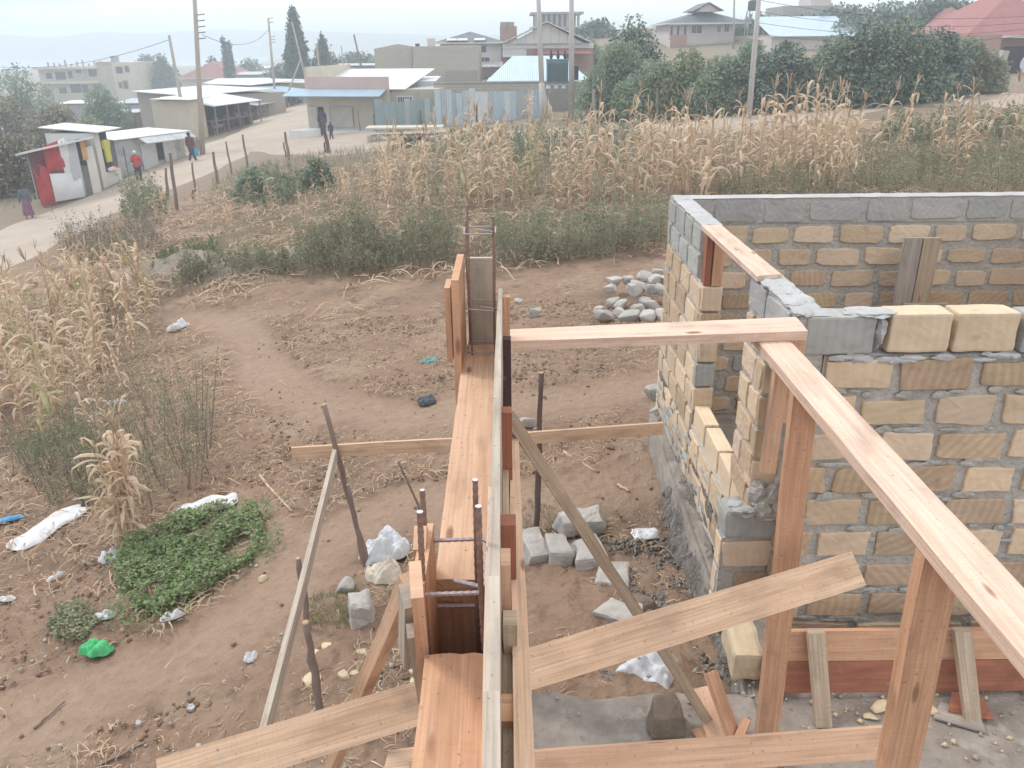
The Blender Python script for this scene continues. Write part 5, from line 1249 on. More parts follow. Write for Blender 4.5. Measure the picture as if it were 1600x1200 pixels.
# tall ones that stand out against the hedge and poles
for (px,bpy_,ty,l_) in ((893,270,165,'tallest dry maize plant in front of the right transformer pole'),(838,268,205,'tall dry maize plant in front of the left transformer pole'),(945,268,172,'tall maize plant right of the transformer poles'),(1093,262,160,'tall maize with bent over top before the hedge post'),(1016,262,165,'thin maize plant against the middle of the hedge'),(1283,262,165,'tall pale maize plant standing apart toward the right'),(1168,262,168,'maize top in front of the leaning utility pole'),(1462,258,188,'upright maize bundle at the far right of the field'),(1396,255,190,'lone maize plant right of the field edge')):
    g=G(px,bpy_); t=PY(px,ty,g.y); put_maize(g.x,g.y,(t.z-g.z)/1.12,mz.choice([0,2,4,6]),l_,None,.02)
    for q in range(2):
        put_maize(g.x+mz.uniform(-.25,.25),g.y+mz.uniform(-.2,.2),(t.z-g.z)*mz.uniform(.6,.85),mz.choice([1,3,9,10]),L1,G1,.08)
# the back rows, beyond counting: one object
def mass(n,region,seed):
    r2=random.Random(seed); V=[];F=[];MI=[];off=0; data=[]
    for k in range(12):
        st=protos[k].data; lf=KIDS[protos[k].name][0].data
        data.append([(np.array([v.co[:] for v in q.vertices]),[tuple(p.vertices) for p in q.polygons if len(p.vertices)==4],i) for i,q in ((0,st),(1,lf))])
    for _ in range(n):
        px=r2.uniform(*region[0]); py=r2.uniform(*region[1]); g=G(px,py); a=r2.uniform(0,6.28); h=r2.uniform(*region[2]); c,s_=math.cos(a),math.sin(a); lx,ly=r2.uniform(-.08,.08),r2.uniform(-.08,.08)
        for (v,f,i) in data[r2.choice([0,1,2,3,4,5,6,9,10,11])]:
            w=v*h; X=w[:,0]*c-w[:,1]*s_+g.x+lx*w[:,2]; Y=w[:,0]*s_+w[:,1]*c+g.y+ly*w[:,2]; V.append(np.stack([X,Y,w[:,2]+g.z],1)); F.append(np.array(f)+off); MI.append(np.full(len(f),i)); off+=len(v)
    o=npmesh('maize_rows',np.vstack(V),np.vstack(F),['maize_stalk','maize_leaf'],mi=np.concatenate(MI)); return o
tag(mass(45,((640,1320),(228,310),(.7,1.6)),5),'dense dry maize rows closing up behind the separate plants','maize',None,'stuff')
tag(mass(60,((-60,215),(480,640),(.45,.95)),8),'short broken maize filling the patch at the left edge','maize',None,'stuff')
# left patch
G2='dry maize of the patch at the left edge'; L2='dry maize plant in the thick patch at the left edge'
for _ in range(68):
    px=mz.uniform(-60,235); lo=600 if px<150 else 525; py=mz.uniform(470,700 if px<95 else lo)
    g=G(px,py); put_maize(g.x,g.y,mz.uniform(.9,1.65),mz.choice([0,1,2,3,4,5,6,7,8,9,10,11]),L2,G2,.2)
for (px,py,h,k,l_) in ((215,545,1.55,0,'tall maize plant with spreading leaves at the right of the left patch'),(150,560,1.6,7,'partly green maize plant in the left patch'),(348,480,.55,5,'small hooked maize stub alone on the soil behind the path')):
    g=G(px,py); put_maize(g.x,g.y,h,k,l_,None,.05)
# the clump in front, stalks tied together
g=G(200,843); hs=[1.45,1.3,1.15,1.0,1.25,.95,1.1]
for k,h in enumerate(hs):
    a=k*.9; put_maize(g.x+math.cos(a)*.07,g.y+math.sin(a)*.07,h*.95,[0,2,10,4,6,9,11][k],'dry maize plant bunched in the lone clump by the flat sack','dry maize bunched in the lone clump near the sacks',.09)
g=G(165,720); put_maize(g.x,g.y,.9,3,'thin dry maize plant just behind the lone clump',None,.1)
g=G(60,690); put_maize(g.x,g.y,.8,1,'low curled maize plant left of the lone clump',None,.2)
# ------------------------------------------------------------ background materials
mat('wall_cream',(.60,.54,.44),(.52,.46,.375),scale=.8,bump=.2,bscale=14)
mat('wall_beige',(.50,.45,.37),(.42,.375,.30),scale=.6,bump=.2,bscale=14,spots=(.36,.32,.27),sscale=1.5,sth=.6)
mat('wall_pink',(.64,.47,.42),(.58,.42,.37),scale=.8)
mat('wall_palepink',(.62,.54,.51),(.56,.48,.45),scale=.8)
mat('wall_white',(.66,.64,.60),(.57,.55,.51),scale=.8)
mat('wall_rose',(.40,.25,.21),(.34,.21,.175),scale=.8)
mat('wall_grey',(.33,.31,.29),(.26,.245,.23),scale=.8,bump=.2,bscale=14)
mat('concrete',(.36,.35,.33),(.28,.27,.26),scale=1.2)
mat('inner_shade',(.035,.037,.045),(.055,.055,.06),scale=3)  # near-black colour painted for the shade inside openings and stalls
mat('glass_dark',(.06,.075,.10),(.10,.12,.15),scale=1,rough=.25)
mat('gap_shade',(.16,.115,.09),(.11,.08,.065),scale=3)  # dark colour imitating the shade between the shop slats
mat('shutter',(.66,.61,.53),(.56,.52,.45),scale=2,rough=.7)
mat('frame_white',(.68,.68,.66),(.6,.6,.58),scale=3)
mat('rail_grey',(.40,.40,.40),(.3,.3,.3),scale=3)
mat('tile_grey',(.20,.22,.235),(.155,.17,.185),scale=2.5,bump=.3,bscale=12)
mat('tile_red',(.40,.17,.16),(.33,.14,.135),scale=1.5,bump=.3,bscale=9)
mat('tile_oldred',(.36,.165,.15),(.29,.13,.12),scale=1.5)
mat('water_tank',(.05,.055,.065),(.08,.085,.095),scale=2,rough=.5)
mat('cloth_red',(.50,.07,.075),(.36,.045,.055),scale=2,bump=.8,bscale=3,bdist=.1)
mat('cloth_maroon',(.17,.07,.09),(.115,.045,.06),scale=6)
mat('cloth_black',(.035,.035,.045),(.06,.06,.07),scale=6)
mat('cloth_navy',(.05,.055,.09),(.08,.085,.12),scale=6)
mat('cloth_teal',(.12,.145,.17),(.085,.105,.13),scale=6)
mat('cloth_purple',(.25,.10,.16),(.12,.06,.12),scale=9,spots=(.45,.35,.4),sscale=30,sth=.6)
mat('cloth_yellow',(.62,.58,.12),(.5,.47,.09),scale=3)
mat('cloth_orange',(.62,.38,.15),(.5,.30,.12),scale=3)
mat('cloth_white',(.70,.68,.68),(.55,.53,.55),scale=5)
mat('cloth_green',(.05,.35,.24),(.04,.27,.19),scale=5)
mat('cloth_blue',(.03,.36,.62),(.03,.28,.5),scale=5)
mat('skin',(.13,.075,.05),(.10,.06,.04),scale=6,rough=.6)
mat('hair',(.02,.017,.016),(.03,.025,.022),scale=20)
mat('goose',(.75,.74,.70),(.68,.66,.62),scale=10)
mat('pole_wood',(.46,.40,.35),(.36,.31,.27),scale=3,stretch=(1,1,.2),bump=.3,bscale=20)
mat('pole_concrete',(.52,.49,.46),(.44,.41,.385),scale=2)
mat('steel_grey',(.32,.35,.37),(.25,.28,.30),scale=2,rough=.5,metal=.3)
mat('transformer_paint',(.22,.33,.38),(.18,.27,.32),scale=2,rough=.5)
mat('porcelain',(.75,.76,.78),(.65,.66,.7),scale=4,rough=.3)
mat('wire',(.12,.12,.13),(.1,.1,.11),scale=3)
mat('gate_black',(.05,.04,.06),(.035,.03,.045),scale=2,rough=.5)
mat('gate_white',(.66,.70,.74),(.58,.62,.68),scale=2)
mat('fence_post',(.27,.22,.19),(.17,.135,.12),scale=6,stretch=(1,1,.3))
mat('fence_postpale',(.42,.36,.31),(.33,.28,.24),scale=6,stretch=(1,1,.3))
corr('sheet_white',(.74,.75,.76),(.64,.66,.68))
corr('sheet_zinc',(.52,.55,.58),(.43,.47,.50),rust=(.36,.31,.28))
corr('sheet_blue',(.42,.54,.64),(.34,.46,.57))
corr('sheet_paleblue',(.56,.66,.74),(.48,.59,.68))
corr('sheet_old',(.48,.50,.50),(.37,.38,.38),rust=(.33,.26,.21),c3=(.56,.58,.60))
corr('sheet_rust',(.27,.17,.14),(.20,.12,.10))
corr('sheet_green',(.33,.42,.43),(.27,.36,.37),rust=(.40,.44,.45))
def masonry(name,c1,c2,mort,bw=.42,bh=.21):
    m=mat(name,c1,c2,scale=.7,bump=.2,bscale=14); n=m.node_tree.nodes; l=m.node_tree.links; b=n['Principled BSDF']
    tc=n.new('ShaderNodeTexCoord'); br=n.new('ShaderNodeTexBrick'); br.inputs['Scale'].default_value=1; br.inputs['Brick Width'].default_value=bw; br.inputs['Row Height'].default_value=bh; br.inputs['Mortar Size'].default_value=.022
    br.inputs['Color1'].default_value=(*c1,1); br.inputs['Color2'].default_value=(*c2,1); br.inputs['Mortar'].default_value=(*mort,1)
    l.new(tc.outputs['UV'],br.inputs['Vector'])
    x=n.new('ShaderNodeMix'); x.data_type='RGBA'; x.inputs[0].default_value=.65; src=b.inputs['Base Color'].links[0].from_socket
    l.new(src,x.inputs[6]); l.new(br.outputs['Color'],x.inputs[7]); l.new(x.outputs[2],b.inputs['Base Color'])
masonry('stonewall',(.40,.355,.30),(.345,.305,.26),(.27,.25,.235))
masonry('stonewall_pale',(.50,.455,.39),(.44,.40,.34),(.36,.335,.30))
masonry('brickstrip',(.50,.46,.40),(.43,.39,.34),(.25,.23,.22),.30,.16)

# ------------------------------------------------------------ local-frame building kit
class Bld:
    """A thing whose front foot line runs between two photo points at given depths; x along, y away, z up (metres)."""
    def __init__(s,name,label,cat,pl,pr,group=None,base=None):
        a=P(*pl); b=P(*pr); s.a=a; s.b=b; mid=(a+b)/2; d=b-a; s.w=math.hypot(d.x,d.y); s.rz=math.atan2(d.y,d.x)
        z=base if base is not None else min(a.z,b.z); s.pyc=(pl[1]+pr[1])/2-18; s.z=z; s.mid=Vector((mid.x,mid.y,z)); s.name=name
        s.root=thing(name,label,cat,s.mid,s.rz,group)
    def X(s,px):                                   # local x of a photo column on the front line
        ray=D_(px,0); n=Vector((-math.sin(s.rz),math.cos(s.rz))); 
        v=D_(px,s.pyc); den=v.x*n.x+v.y*n.y; t=(s.mid.x*n.x+s.mid.y*n.y)/den; q=CAM+v*t
        return (q.x-s.mid.x)*math.cos(s.rz)+(q.y-s.mid.y)*math.sin(s.rz)
    def Z(s,px,py):
        n=Vector((-math.sin(s.rz),math.cos(s.rz))); v=D_(px,py); den=v.x*n.x+v.y*n.y; t=(s.mid.x*n.x+s.mid.y*n.y)/den
        return (CAM+v*t).z-s.z
    def add(s,name,mb,par=None,label=None,kind=None):
        o=mb.build(name); o.parent=par or s.root
        if label: o['label']=label
        return o
    def body(s,x0,x1,y0,y1,z1,mt,name='wall',z0=-1.5,label=None):
        m_=MB(); m_.box(x0,x1,y0,y1,z0,z1,mt); 
        m_.uv=[boxuv([m_.v[i] for i in f]) for f in m_.f]
        return s.add(name,m_,label=label)
    def opening(s,x0,x1,z0,z1,y=0,kind='window',mt='glass_dark',fr='frame_white',par=None,t=.06,mull=1,side=None):
        m_=MB(); e=.03
        if side is None:
            for (a,b_,c,d) in ((x0-t,x1+t,z1,z1+t),(x0-t,x1+t,z0-t,z0),(x0-t,x0,z0,z1),(x1,x1+t,z0,z1)): m_.box(a,b_,y-e,y+.02,c,d,fr)
            for k in range(mull): xx=x0+(x1-x0)*(k+1)/(mull+1); m_.box(xx-t*.3,xx+t*.3,y-e*.9,y+.015,z0,z1,fr)
            o=s.add(kind,m_,par); g=MB(); g.box(x0,x1,y-e*.35,y+.01,z0,z1,mt); s.add('pane' if kind=='window' else 'door_leaf',g,o)
        return o
def boxuv(pts):
    p=[Vector(q) for q in pts]; n=(p[1]-p[0]).cross(p[2]-p[0]); ax=max(range(3),key=lambda k:abs(n[k]))
    if ax==2: return [(q.x,q.y) for q in p]
    if ax==0: return [(q.y,q.z) for q in p]
    return [(q.x,q.z) for q in p]
def roof_pent(b,x0,x1,y0,y1,z0,z1,mt,th=.05,name='roof',label=None,zl=None):
    """mono-pitch sheet roof: z0 at the front eave, z1 at the back"""
    m_=MB(); c=[(x0,y0,z0),(x0,y0,z0+th),(x0,y1,z1+th),(x0,y1,z1),(x1,y0,z0),(x1,y0,z0+th),(x1,y1,z1+th),(x1,y1,z1)]
    m_.hexa(c,mt); m_.uv=[boxuv([m_.v[i] for i in f]) for f in m_.f]; return b.add(name,m_,label=label)
def roof_gable(b,x0,x1,y0,y1,z,h,mt,axis='x',gable=None,name='roof',th=.08,inset=.35):
    m_=MB()
    if axis=='x':
        ym=(y0+y1)/2
        for (ya,yb) in ((y0,ym),(y1,ym)): m_.hexa([(x0,ya,z),(x0,ya,z+th),(x0,yb,z+h+th),(x0,yb,z+h),(x1,ya,z),(x1,ya,z+th),(x1,yb,z+h+th),(x1,yb,z+h)],mt)
    else:
        xm=(x0+x1)/2
        for (xa,xb) in ((x0,xm),(x1,xm)): m_.hexa([(xa,y0,z),(xa,y0,z+th),(xb,y0,z+h+th),(xb,y0,z+h),(xa,y1,z),(xa,y1,z+th),(xb,y1,z+h+th),(xb,y1,z+h)],mt)
    m_.uv=[boxuv([m_.v[i] for i in f]) for f in m_.f]
    o=b.add(name,m_)
    if gable:
        g=MB(); i=inset
        if axis=='x':
            ym=(y0+y1)/2
            for xx in (x0+i,x1-i): g=MB(); g.face([(xx,y0+i,z-.05),(xx,y1-i,z-.05),(xx,ym,z+h-.05)],gable); b.add('gable',g)
        else:
            xm=(x0+x1)/2
            for yy in (y0+i,y1-i): g=MB(); g.face([(x0+i,yy,z-.05),(x1-i,yy,z-.05),(xm,yy,z+h-.05)],gable); b.add('gable',g)
    return o
def roof_hip(b,x0,x1,y0,y1,z,h,mt,ridge=.4,name='roof'):
    m_=MB(); L=x1-x0; W=y1-y0
    if L>=W: r0,r1=(x0+L*(1-ridge)/2,(y0+y1)/2),(x1-L*(1-ridge)/2,(y0+y1)/2)
    else: r0,r1=((x0+x1)/2,y0+W*(1-ridge)/2),((x0+x1)/2,y1-W*(1-ridge)/2)
    A,B_,C,Dd=(x0,y0,z),(x1,y0,z),(x1,y1,z),(x0,y1,z); R0=(*r0,z+h); R1=(*r1,z+h)
    if L>=W: F=[[A,B_,R1,R0],[B_,C,R1],[C,Dd,R0,R1],[Dd,A,R0]]
    else: F=[[A,B_,R0],[B_,C,R1,R0],[C,Dd,R1],[Dd,A,R0,R1]]
    for f in F: m_.face(f,mt)
    m_.face([A,Dd,C,B_],mt)
    fz=MB(); 
    o=b.add(name,m_); 
    for (a,c) in ((A,B_),(B_,C),(C,Dd),(Dd,A)): fz.bar((a[0],a[1],a[2]-.06),(c[0],c[1],c[2]-.06),.06,.16,'frame_white')
    b.add('fascia',fz,o); return o

# --- shop at the junction
b=Bld('corner_shop','cream corner shop with slatted front and white porch step at the road junction','shop',(484,205,51.5),(612,212,50.6))
h=b.Z(545,146); x0,x1=-b.w/2,b.w/2
b.body(x0,x1,0,7.5,h,'wall_cream')
b.body(x0,x1,-.02,.16,b.Z(545,120),'wall_pink','parapet',z0=h+.002,label='pink parapet above the canopy')
b.body(x0,x0+.16,.17,7.5,b.Z(545,118)+.5,'wall_cream','parapet',z0=h+.002)
roof_pent(b,x0+.17,x1+1.0,.18,7.0,h+.2,h+1.2,'sheet_white',label='large white sheet roof')
m_=MB(); m_.hexa([(x0-.9,-1.5,h-.12),(x0-.9,-1.5,h-.07),(x0-.9,-.03,h+.28),(x0-.9,-.03,h+.23),(x1-.1,-1.5,h-.12),(x1-.1,-1.5,h-.07),(x1-.1,-.03,h+.28),(x1-.1,-.03,h+.23)],'sheet_blue'); m_.uv=[boxuv([m_.v[i] for i in f]) for f in m_.f]; b.add('canopy',m_)
b.body(x0+.02,x1-.0,-.06,-.005,h-.02,'wall_cream','fascia_board',z0=h-.75)
for (pa,pb) in ((480,498),(516,553)):
    m_=MB(); xa,xb=b.X(pa)+.15,b.X(pb)
    for k in range(11):
        z=.25+k*(h-1.05)/11; m_.hexa([(xa,-.20,z),(xa,-.12,z),(xa,-.06,z+.15),(xa,-.10,z+.15),(xb,-.20,z),(xb,-.12,z),(xb,-.06,z+.15),(xb,-.10,z+.15)],'shutter')
    m_.box(xa,xb,-.055,-.03,.2,h-.85,'gap_shade'); b.add('slatted_panel',m_)  # dark sheet behind the slats paints the shade in their gaps
b.opening(b.X(499),b.X(508),.2,h-.8,-.02,'door','inner_shade','wall_palepink',mull=0)  # dark leaf is doorway shade put into the colour
b.opening(b.X(510),b.X(516),.2,h-.8,-.02,'door','wall_palepink','wall_palepink',mull=0)
m_=MB(); m_.hexa([(x0-.6,-1.9,-.5),(x0-.6,0-.01,-.5),(x0-.2,-.01,.45),(x0-.6,-1.7,.42),(x1+.2,-1.9,-.5),(x1+.2,-.01,-.5),(x1+.2,-.01,.45),(x1+.2,-1.7,.42)],'wall_white'); b.add('porch_step',m_,label='white painted porch step')
xs0,xs1=x1+.01,b.X(682)
b.body(xs0,xs1,.35,6,b.Z(645,140),'wall_beige')
b.opening(b.X(621),b.X(641),.15,b.Z(630,165),.33,'door','wall_palepink','rail_grey',mull=1)
b.opening(b.X(621),b.X(643),b.Z(630,162),b.Z(630,152),.33,'window','glass_dark','frame_white',mull=5)
m_=MB()
for k in range(9): z=.4+k*.24; m_.box(x0-.05,x0-.01,.6,.9,z,z+.12,'cloth_green' if k%2 else 'cloth_white')
b.add('hanging_goods',m_)

# --- grey shed and corrugated fences
b=Bld('iron_shed','grey green iron shed with low eave between the shop and the corrugated fence','shed',(607,168,53),(680,166,53))
h=b.Z(640,143); b.body(-b.w/2,b.w/2,0,5,h,'sheet_green',z0=-2.5); roof_pent(b,-b.w/2-.1,b.w/2+.1,-.9,.02,h-.05,h+.3,'sheet_zinc',name='eave'); b.body(-b.w/2,b.w/2,.03,.1,b.Z(640,128),'sheet_zinc','upper_wall',z0=h+.3); roof_pent(b,-b.w/2-.1,b.w/2+.1,.11,5,b.Z(640,128)+.0,b.Z(640,128)+.12,'sheet_white')
b.opening(b.X(651),b.X(661),b.Z(655,160),b.Z(655,151),-.02,'window','glass_dark','rail_grey')
def fence_sheets(name,label,pl,pr,n,top,mats,seed):
    b=Bld(name,label,'fence',pl,pr); rs=random.Random(seed); w=b.w/n; x=-b.w/2
    for k in range(n):
        ww=w*rs.uniform(.85,1.2); ww=min(ww,b.w/2-x) if k<n-1 else b.w/2-x
        if ww<.05: break
        h=top(b,x)+rs.uniform(-.18,.12); m_=MB(); y=rs.uniform(-.03,.03)*1.5; mt=rs.choice(mats); c=MB(); nn=max(4,int(ww/.04)); dx=rs.uniform(-.03,.03)
        for i in range(nn+1):
            xx=x+ww*i/nn; yy=y+.012*math.sin(i*math.pi*.66); c.v.append((xx,yy,-.9)); c.v.append((xx+dx,yy,h+.01*rs.random()))
        for i in range(nn): c.idx((2*i,2*i+2,2*i+3,2*i+1),mt,[(x,0),(x+.04,0),(x+.04,h),(x,h)],(rs.uniform(.8,1.1),)*3)
        b.add('sheet',c); x+=ww
    for k in range(int(n/3)+1):
        m_=MB(); xx=-b.w/2+b.w*k/(int(n/3)+.0001); m_.box(xx-.04,xx+.04,.08,.15,-1,top(b,xx)-.2,'fence_post'); b.add('post',m_)
    return b
fence_sheets('corrugated_fence','pale green grey corrugated iron fence right of the shop',(588,207,49),(682,207,49.5),9,lambda b,x:b.Z(640,157),['sheet_green','sheet_green','sheet_zinc'],2)
fence_sheets('corrugated_fence','tall whitish corrugated iron fence left of the transformer poles',(682,208,49),(850,196,49),19,lambda b,x:b.Z(760,141),['sheet_white','sheet_zinc','sheet_old','sheet_white','sheet_paleblue'],5)
b=Bld('stone_wall','long grey stone yard wall topped with pale bricks behind the whitish fence','wall',(680,190,52),(848,180,52)); b.body(-b.w/2,b.w/2,0,.2,b.Z(760,130),'brickstrip',z0=-2)
b.body(-b.w/2-.02,b.w/2+.02,-.05,.25,b.Z(760,128),'concrete','coping',z0=b.Z(760,130))
b=Bld('yard_wall','plain grey yard wall behind and right of the transformer poles','wall',(848,196,51),(948,196,51)); b.body(-b.w/2,b.w/2,0,.2,b.Z(900,134),'wall_grey',z0=-2); b.body(-b.w/2,b.w/2,-.04,.24,b.Z(900,132),'concrete','coping',z0=b.Z(900,134))
b=Bld('stone_stack','long stack of cut building stones with a white cover between shop and maize','stone stack',(573,214,44),(690,212,44)); hh=b.Z(630,203)
rs=random.Random(3); m_=MB(); nx=16
for k in range(nx):
    for r in range(int(hh/.22)+1):
        xx=-b.w/2+b.w*k/nx; m_.box(xx+.01,xx+b.w/nx-.01,rs.uniform(0,.05),1.2,r*.22-.4+.005,r*.22-.4+.21,'stonewall_pale',tint=(rs.uniform(.85,1.1),)*3)
b.add('stones',m_); b.body(-b.w/2-.05,b.w/2+.05,-.12,1.3,hh+.14,'wall_cream','cover',z0=hh+.05,label='pale boards lying on the stack')

# --- big stone building behind
b=Bld('stone_building','big blank stone walled building with stepped outline behind the shop','building',(589,150,68),(748,150,68)); h=b.Z(660,75)
b.body(-b.w/2+3.2,b.w/2,0,9,b.Z(700,72),'stonewall_pale',z0=-3); b.body(-b.w/2,-b.w/2+3.15,.2,9,b.Z(610,76),'stonewall_pale',z0=-3)
m_=MB(); zz=b.Z(610,76); m_.face([(-b.w/2,.2,zz),(-b.w/2+4.2,.2,zz),(-b.w/2+2.0,.2,b.Z(606,69))],'stonewall_pale'); b.add('gable',m_)
b.body(b.X(669),b.X(680),1,1.8,b.Z(674,60),'wall_palepink','chimney',z0=b.Z(674,73)); b.body(b.X(650),b.X(656),1,1.5,b.Z(653,68),'water_tank','small_tank',z0=b.Z(653,73))
b.body(b.X(700),b.X(745),-.4,-.02,b.Z(720,110),'stonewall','lower_wall',z0=-3)

# --- dark roofed block of flats, rose chimney house, gabled house, blue roof
b=Bld('apartment_block','two storey block with dark grey tiled roof and white trim beside a pink chimney','building',(690,128,82),(782,128,82)); h=b.Z(735,66)
b.body(-b.w/2,b.w/2,0,10,h,'wall_white',z0=-4); roof_hip(b,-b.w/2-.6,b.w/2+.6,-.7,10.7,h,b.Z(735,49)-h,'tile_grey',.65)
for (pa,pb,pt,pq) in ((706,715,72,78),(722,730,72,78),(745,760,72,82),(700,712,90,99),(722,735,90,99),(750,765,90,99)): b.opening(b.X(pa),b.X(pb),b.Z(735,pq),b.Z(735,pt),-.02)
for px in (709,724,751):
    m_=MB(); xx=b.X(px); m_.hexa([(xx-.55,-1.0,h+.15),(xx-.55,.8,h+.5),(xx-.55,.8,h+.5),(xx-.55,-1.0,h+.2),(xx+.55,-1.0,h+.15),(xx+.55,.8,h+.5),(xx+.55,.8,h+.5),(xx+.55,-1.0,h+.2)],'frame_white'); b.add('dormer',m_)
roof_pent(b,b.X(742),b.X(786),-2.2,-.1,b.Z(760,104),b.Z(760,97),'sheet_white',name='porch_roof')
b=Bld('chimney_house','rose coloured chimney stack house with two pots behind the gabled house','building',(782,110,88),(808,110,88)); b.body(-b.w/2,b.w/2,0,3,b.Z(795,41),'wall_rose',z0=-4)
for px in (788,798):
    m_=MB(); xx=b.X(px); m_.tube([(xx,1,b.Z(795,41)),(xx,1,b.Z(795,34))],.42,'concrete',n=10); b.add('chimney_pot',m_)
b=Bld('gabled_house','white gabled house with rosy walls and balustrade behind the blue roof','house',(786,118,72),(926,118,72)); h=b.Z(850,67)
b.body(-b.w/2,b.w/2,0,9,h,'wall_rose',z0=-4); roof_gable(b,b.X(786),b.X(921),-.9,9.5,h,b.Z(856,35)-h,'frame_white','y',gable='wall_white',inset=.55)
b.body(-b.w/2,b.w/2,-.08,-.01,h-.05,'frame_white','band',z0=h-.45)
m_=MB(); g0=.55
for k in range(1,9):
    xx=b.X(786)+g0+(b.X(921)-b.X(786)-2*g0)*k/9; hh=(1-abs(k-4.5)/4.5)*(b.Z(856,35)-h)-.1
    if hh>.1: m_.box(xx-.02,xx+.02,-.36,-.33,h,h+hh,'rail_grey')
b.add('gable_seams',m_)
b.opening(b.X(845),b.X(855),b.Z(850,72),b.Z(850,68.5),-.02)
m_=MB(); za,zb=b.Z(800,86),b.Z(800,77); m_.box(b.X(786),b.X(822),-1.5,-1.4,zb-.08,zb,'frame_white'); m_.box(b.X(786),b.X(822),-1.5,-.1,za-.15,za,'frame_white')
for k in range(14): xx=b.X(787)+(b.X(821)-b.X(787))*k/13; m_.box(xx-.06,xx+.06,-1.48,-1.42,za,zb-.08,'frame_white')
b.add('balustrade',m_)
roof_pent(b,b.X(838),b.X(920),-2.0,-.1,b.Z(880,84),b.Z(880,78),'tile_oldred',name='porch_roof')
b=Bld('blue_roof_house','low house under a big pale blue hipped metal roof behind the transformer','house',(762,148,58),(921,148,58)); h=b.Z(840,126)
b.body(-b.w/2+.4,b.w/2-.4,.3,5.5,h,'wall_cream',z0=-3); roof_hip(b,-b.w/2,b.w/2,-.3,6.3,h,b.Z(840,88)-h+.0,'sheet_paleblue',.5)
b=Bld('concrete_frame','unfinished dark concrete frame with props on the hill crest','building',(829,75,125),(911,75,125)); 
for (za,zb) in ((b.Z(870,22),b.Z(870,18.5)),(b.Z(870,45),b.Z(870,42)),(b.Z(870,64),b.Z(870,61))): b.body(-b.w/2,b.w/2,0,9,zb,'concrete','floor_slab',z0=za)
for k in range(9):
    xx=-b.w/2+.8+(b.w-1.6)*k/8
    for yy in (.3,8.4): b.body(xx-.2,xx+.2,yy,yy+.35,b.Z(870,22)-.01,'concrete','column',z0=-4)
b.body(-b.w/2+1,b.w/2-1,4,4.2,b.Z(870,24),'wall_grey','wall',z0=-4)

# --- hill houses on the right
b=Bld('hill_house','pale pink bungalow with grey tiled roof and gable on the hill above the hedge','house',(1044,74,92),(1146,72,92)); h=b.Z(1095,36)
b.body(-b.w/2,b.w/2,0,9,h,'wall_palepink',z0=-4); roof_hip(b,-b.w/2-.6,b.w/2+1.6,-.9,10,h,b.Z(1095,17)-h,'tile_grey',.7)
roof_gable(b,b.X(1078),b.X(1124),-1.1,5,b.Z(1095,18),b.Z(1100,5)-b.Z(1095,18),'tile_grey','y',gable='wall_palepink')
for (pa,pb,pt,pq) in ((1080,1096,40,52),(1120,1125,41,51),(1131,1138,38,50)): b.opening(b.X(pa),b.X(pb),b.Z(1095,pq),b.Z(1095,pt),-.02)
for px in (1047,1057,1068): b.opening(b.X(px),b.X(px+4),b.Z(1095,56),b.Z(1095,40),-.02,mull=0)
b.body(b.X(1045),b.X(1070),-1.2,-1.1,b.Z(1095,54),'wall_rose','veranda_wall',z0=-1); b.body(b.X(1045),b.X(1070),-1.18,-.01,b.Z(1095,60)-.1,'wall_palepink','veranda_floor',z0=-3)
b=Bld('long_white_roof','long pale bluish sheet roof on a low building above the hedge','building',(1204,66,80),(1346,60,80)); h=b.Z(1270,57)
b.body(-b.w/2+.3,b.w/2-.3,.6,7,h,'wall_palepink',z0=-4); roof_pent(b,-b.w/2,b.w/2,0,7.5,h,b.Z(1270,28)+.3,'sheet_paleblue')
b=Bld('roof_top_building','pale concrete upper floor with dark roofs behind the long white roof','building',(1222,30,110),(1312,28,110)); b.body(-b.w/2,b.w/2,0,8,b.Z(1260,9),'concrete',z0=-6); b.body(b.X(1270),b.X(1302),1,6,b.Z(1285,-14),'wall_palepink','tower',z0=b.Z(1260,9)); b.opening(b.X(1285),b.X(1300),b.Z(1290,24),b.Z(1290,18),-.02)
b=Bld('red_roof_house','house with large red hipped roof behind the black gate','house',(1520,62,62),(1680,58,62)); h=b.Z(1600,56); b.body(-b.w/2,b.w/2,.5,9,h,'wall_rose',z0=-3); roof_hip(b,-b.w/2-1.0,b.w/2+.8,-.7,10,h,b.Z(1620,-14)-h,'tile_red',.3)
b=Bld('red_roof_house','smaller faded red roofed house left of the big red roof','house',(1474,58,74),(1540,56,74)); h=b.Z(1500,50); b.body(-b.w/2,b.w/2,.5,8,h,'wall_rose',z0=-3); roof_hip(b,-b.w/2-.5,b.w/2+.5,-.5,9,h,b.Z(1505,9)-h,'tile_oldred',.2)
b=Bld('yard_wall','dark wall beneath the red roof left of the black gate','wall',(1466,72,60),(1560,70,56)); b.body(-b.w/2,b.w/2,0,.25,b.Z(1500,55),'wall_rose',z0=-4)
b=Bld('gate','black sheet metal gate with white arcs at the right picture edge','gate',(1554,138,50),(1680,141,50)); h=b.Z(1590,72); b.body(-b.w/2,b.w/2,0,.08,h,'gate_black','gate_leaf',z0=-.4)
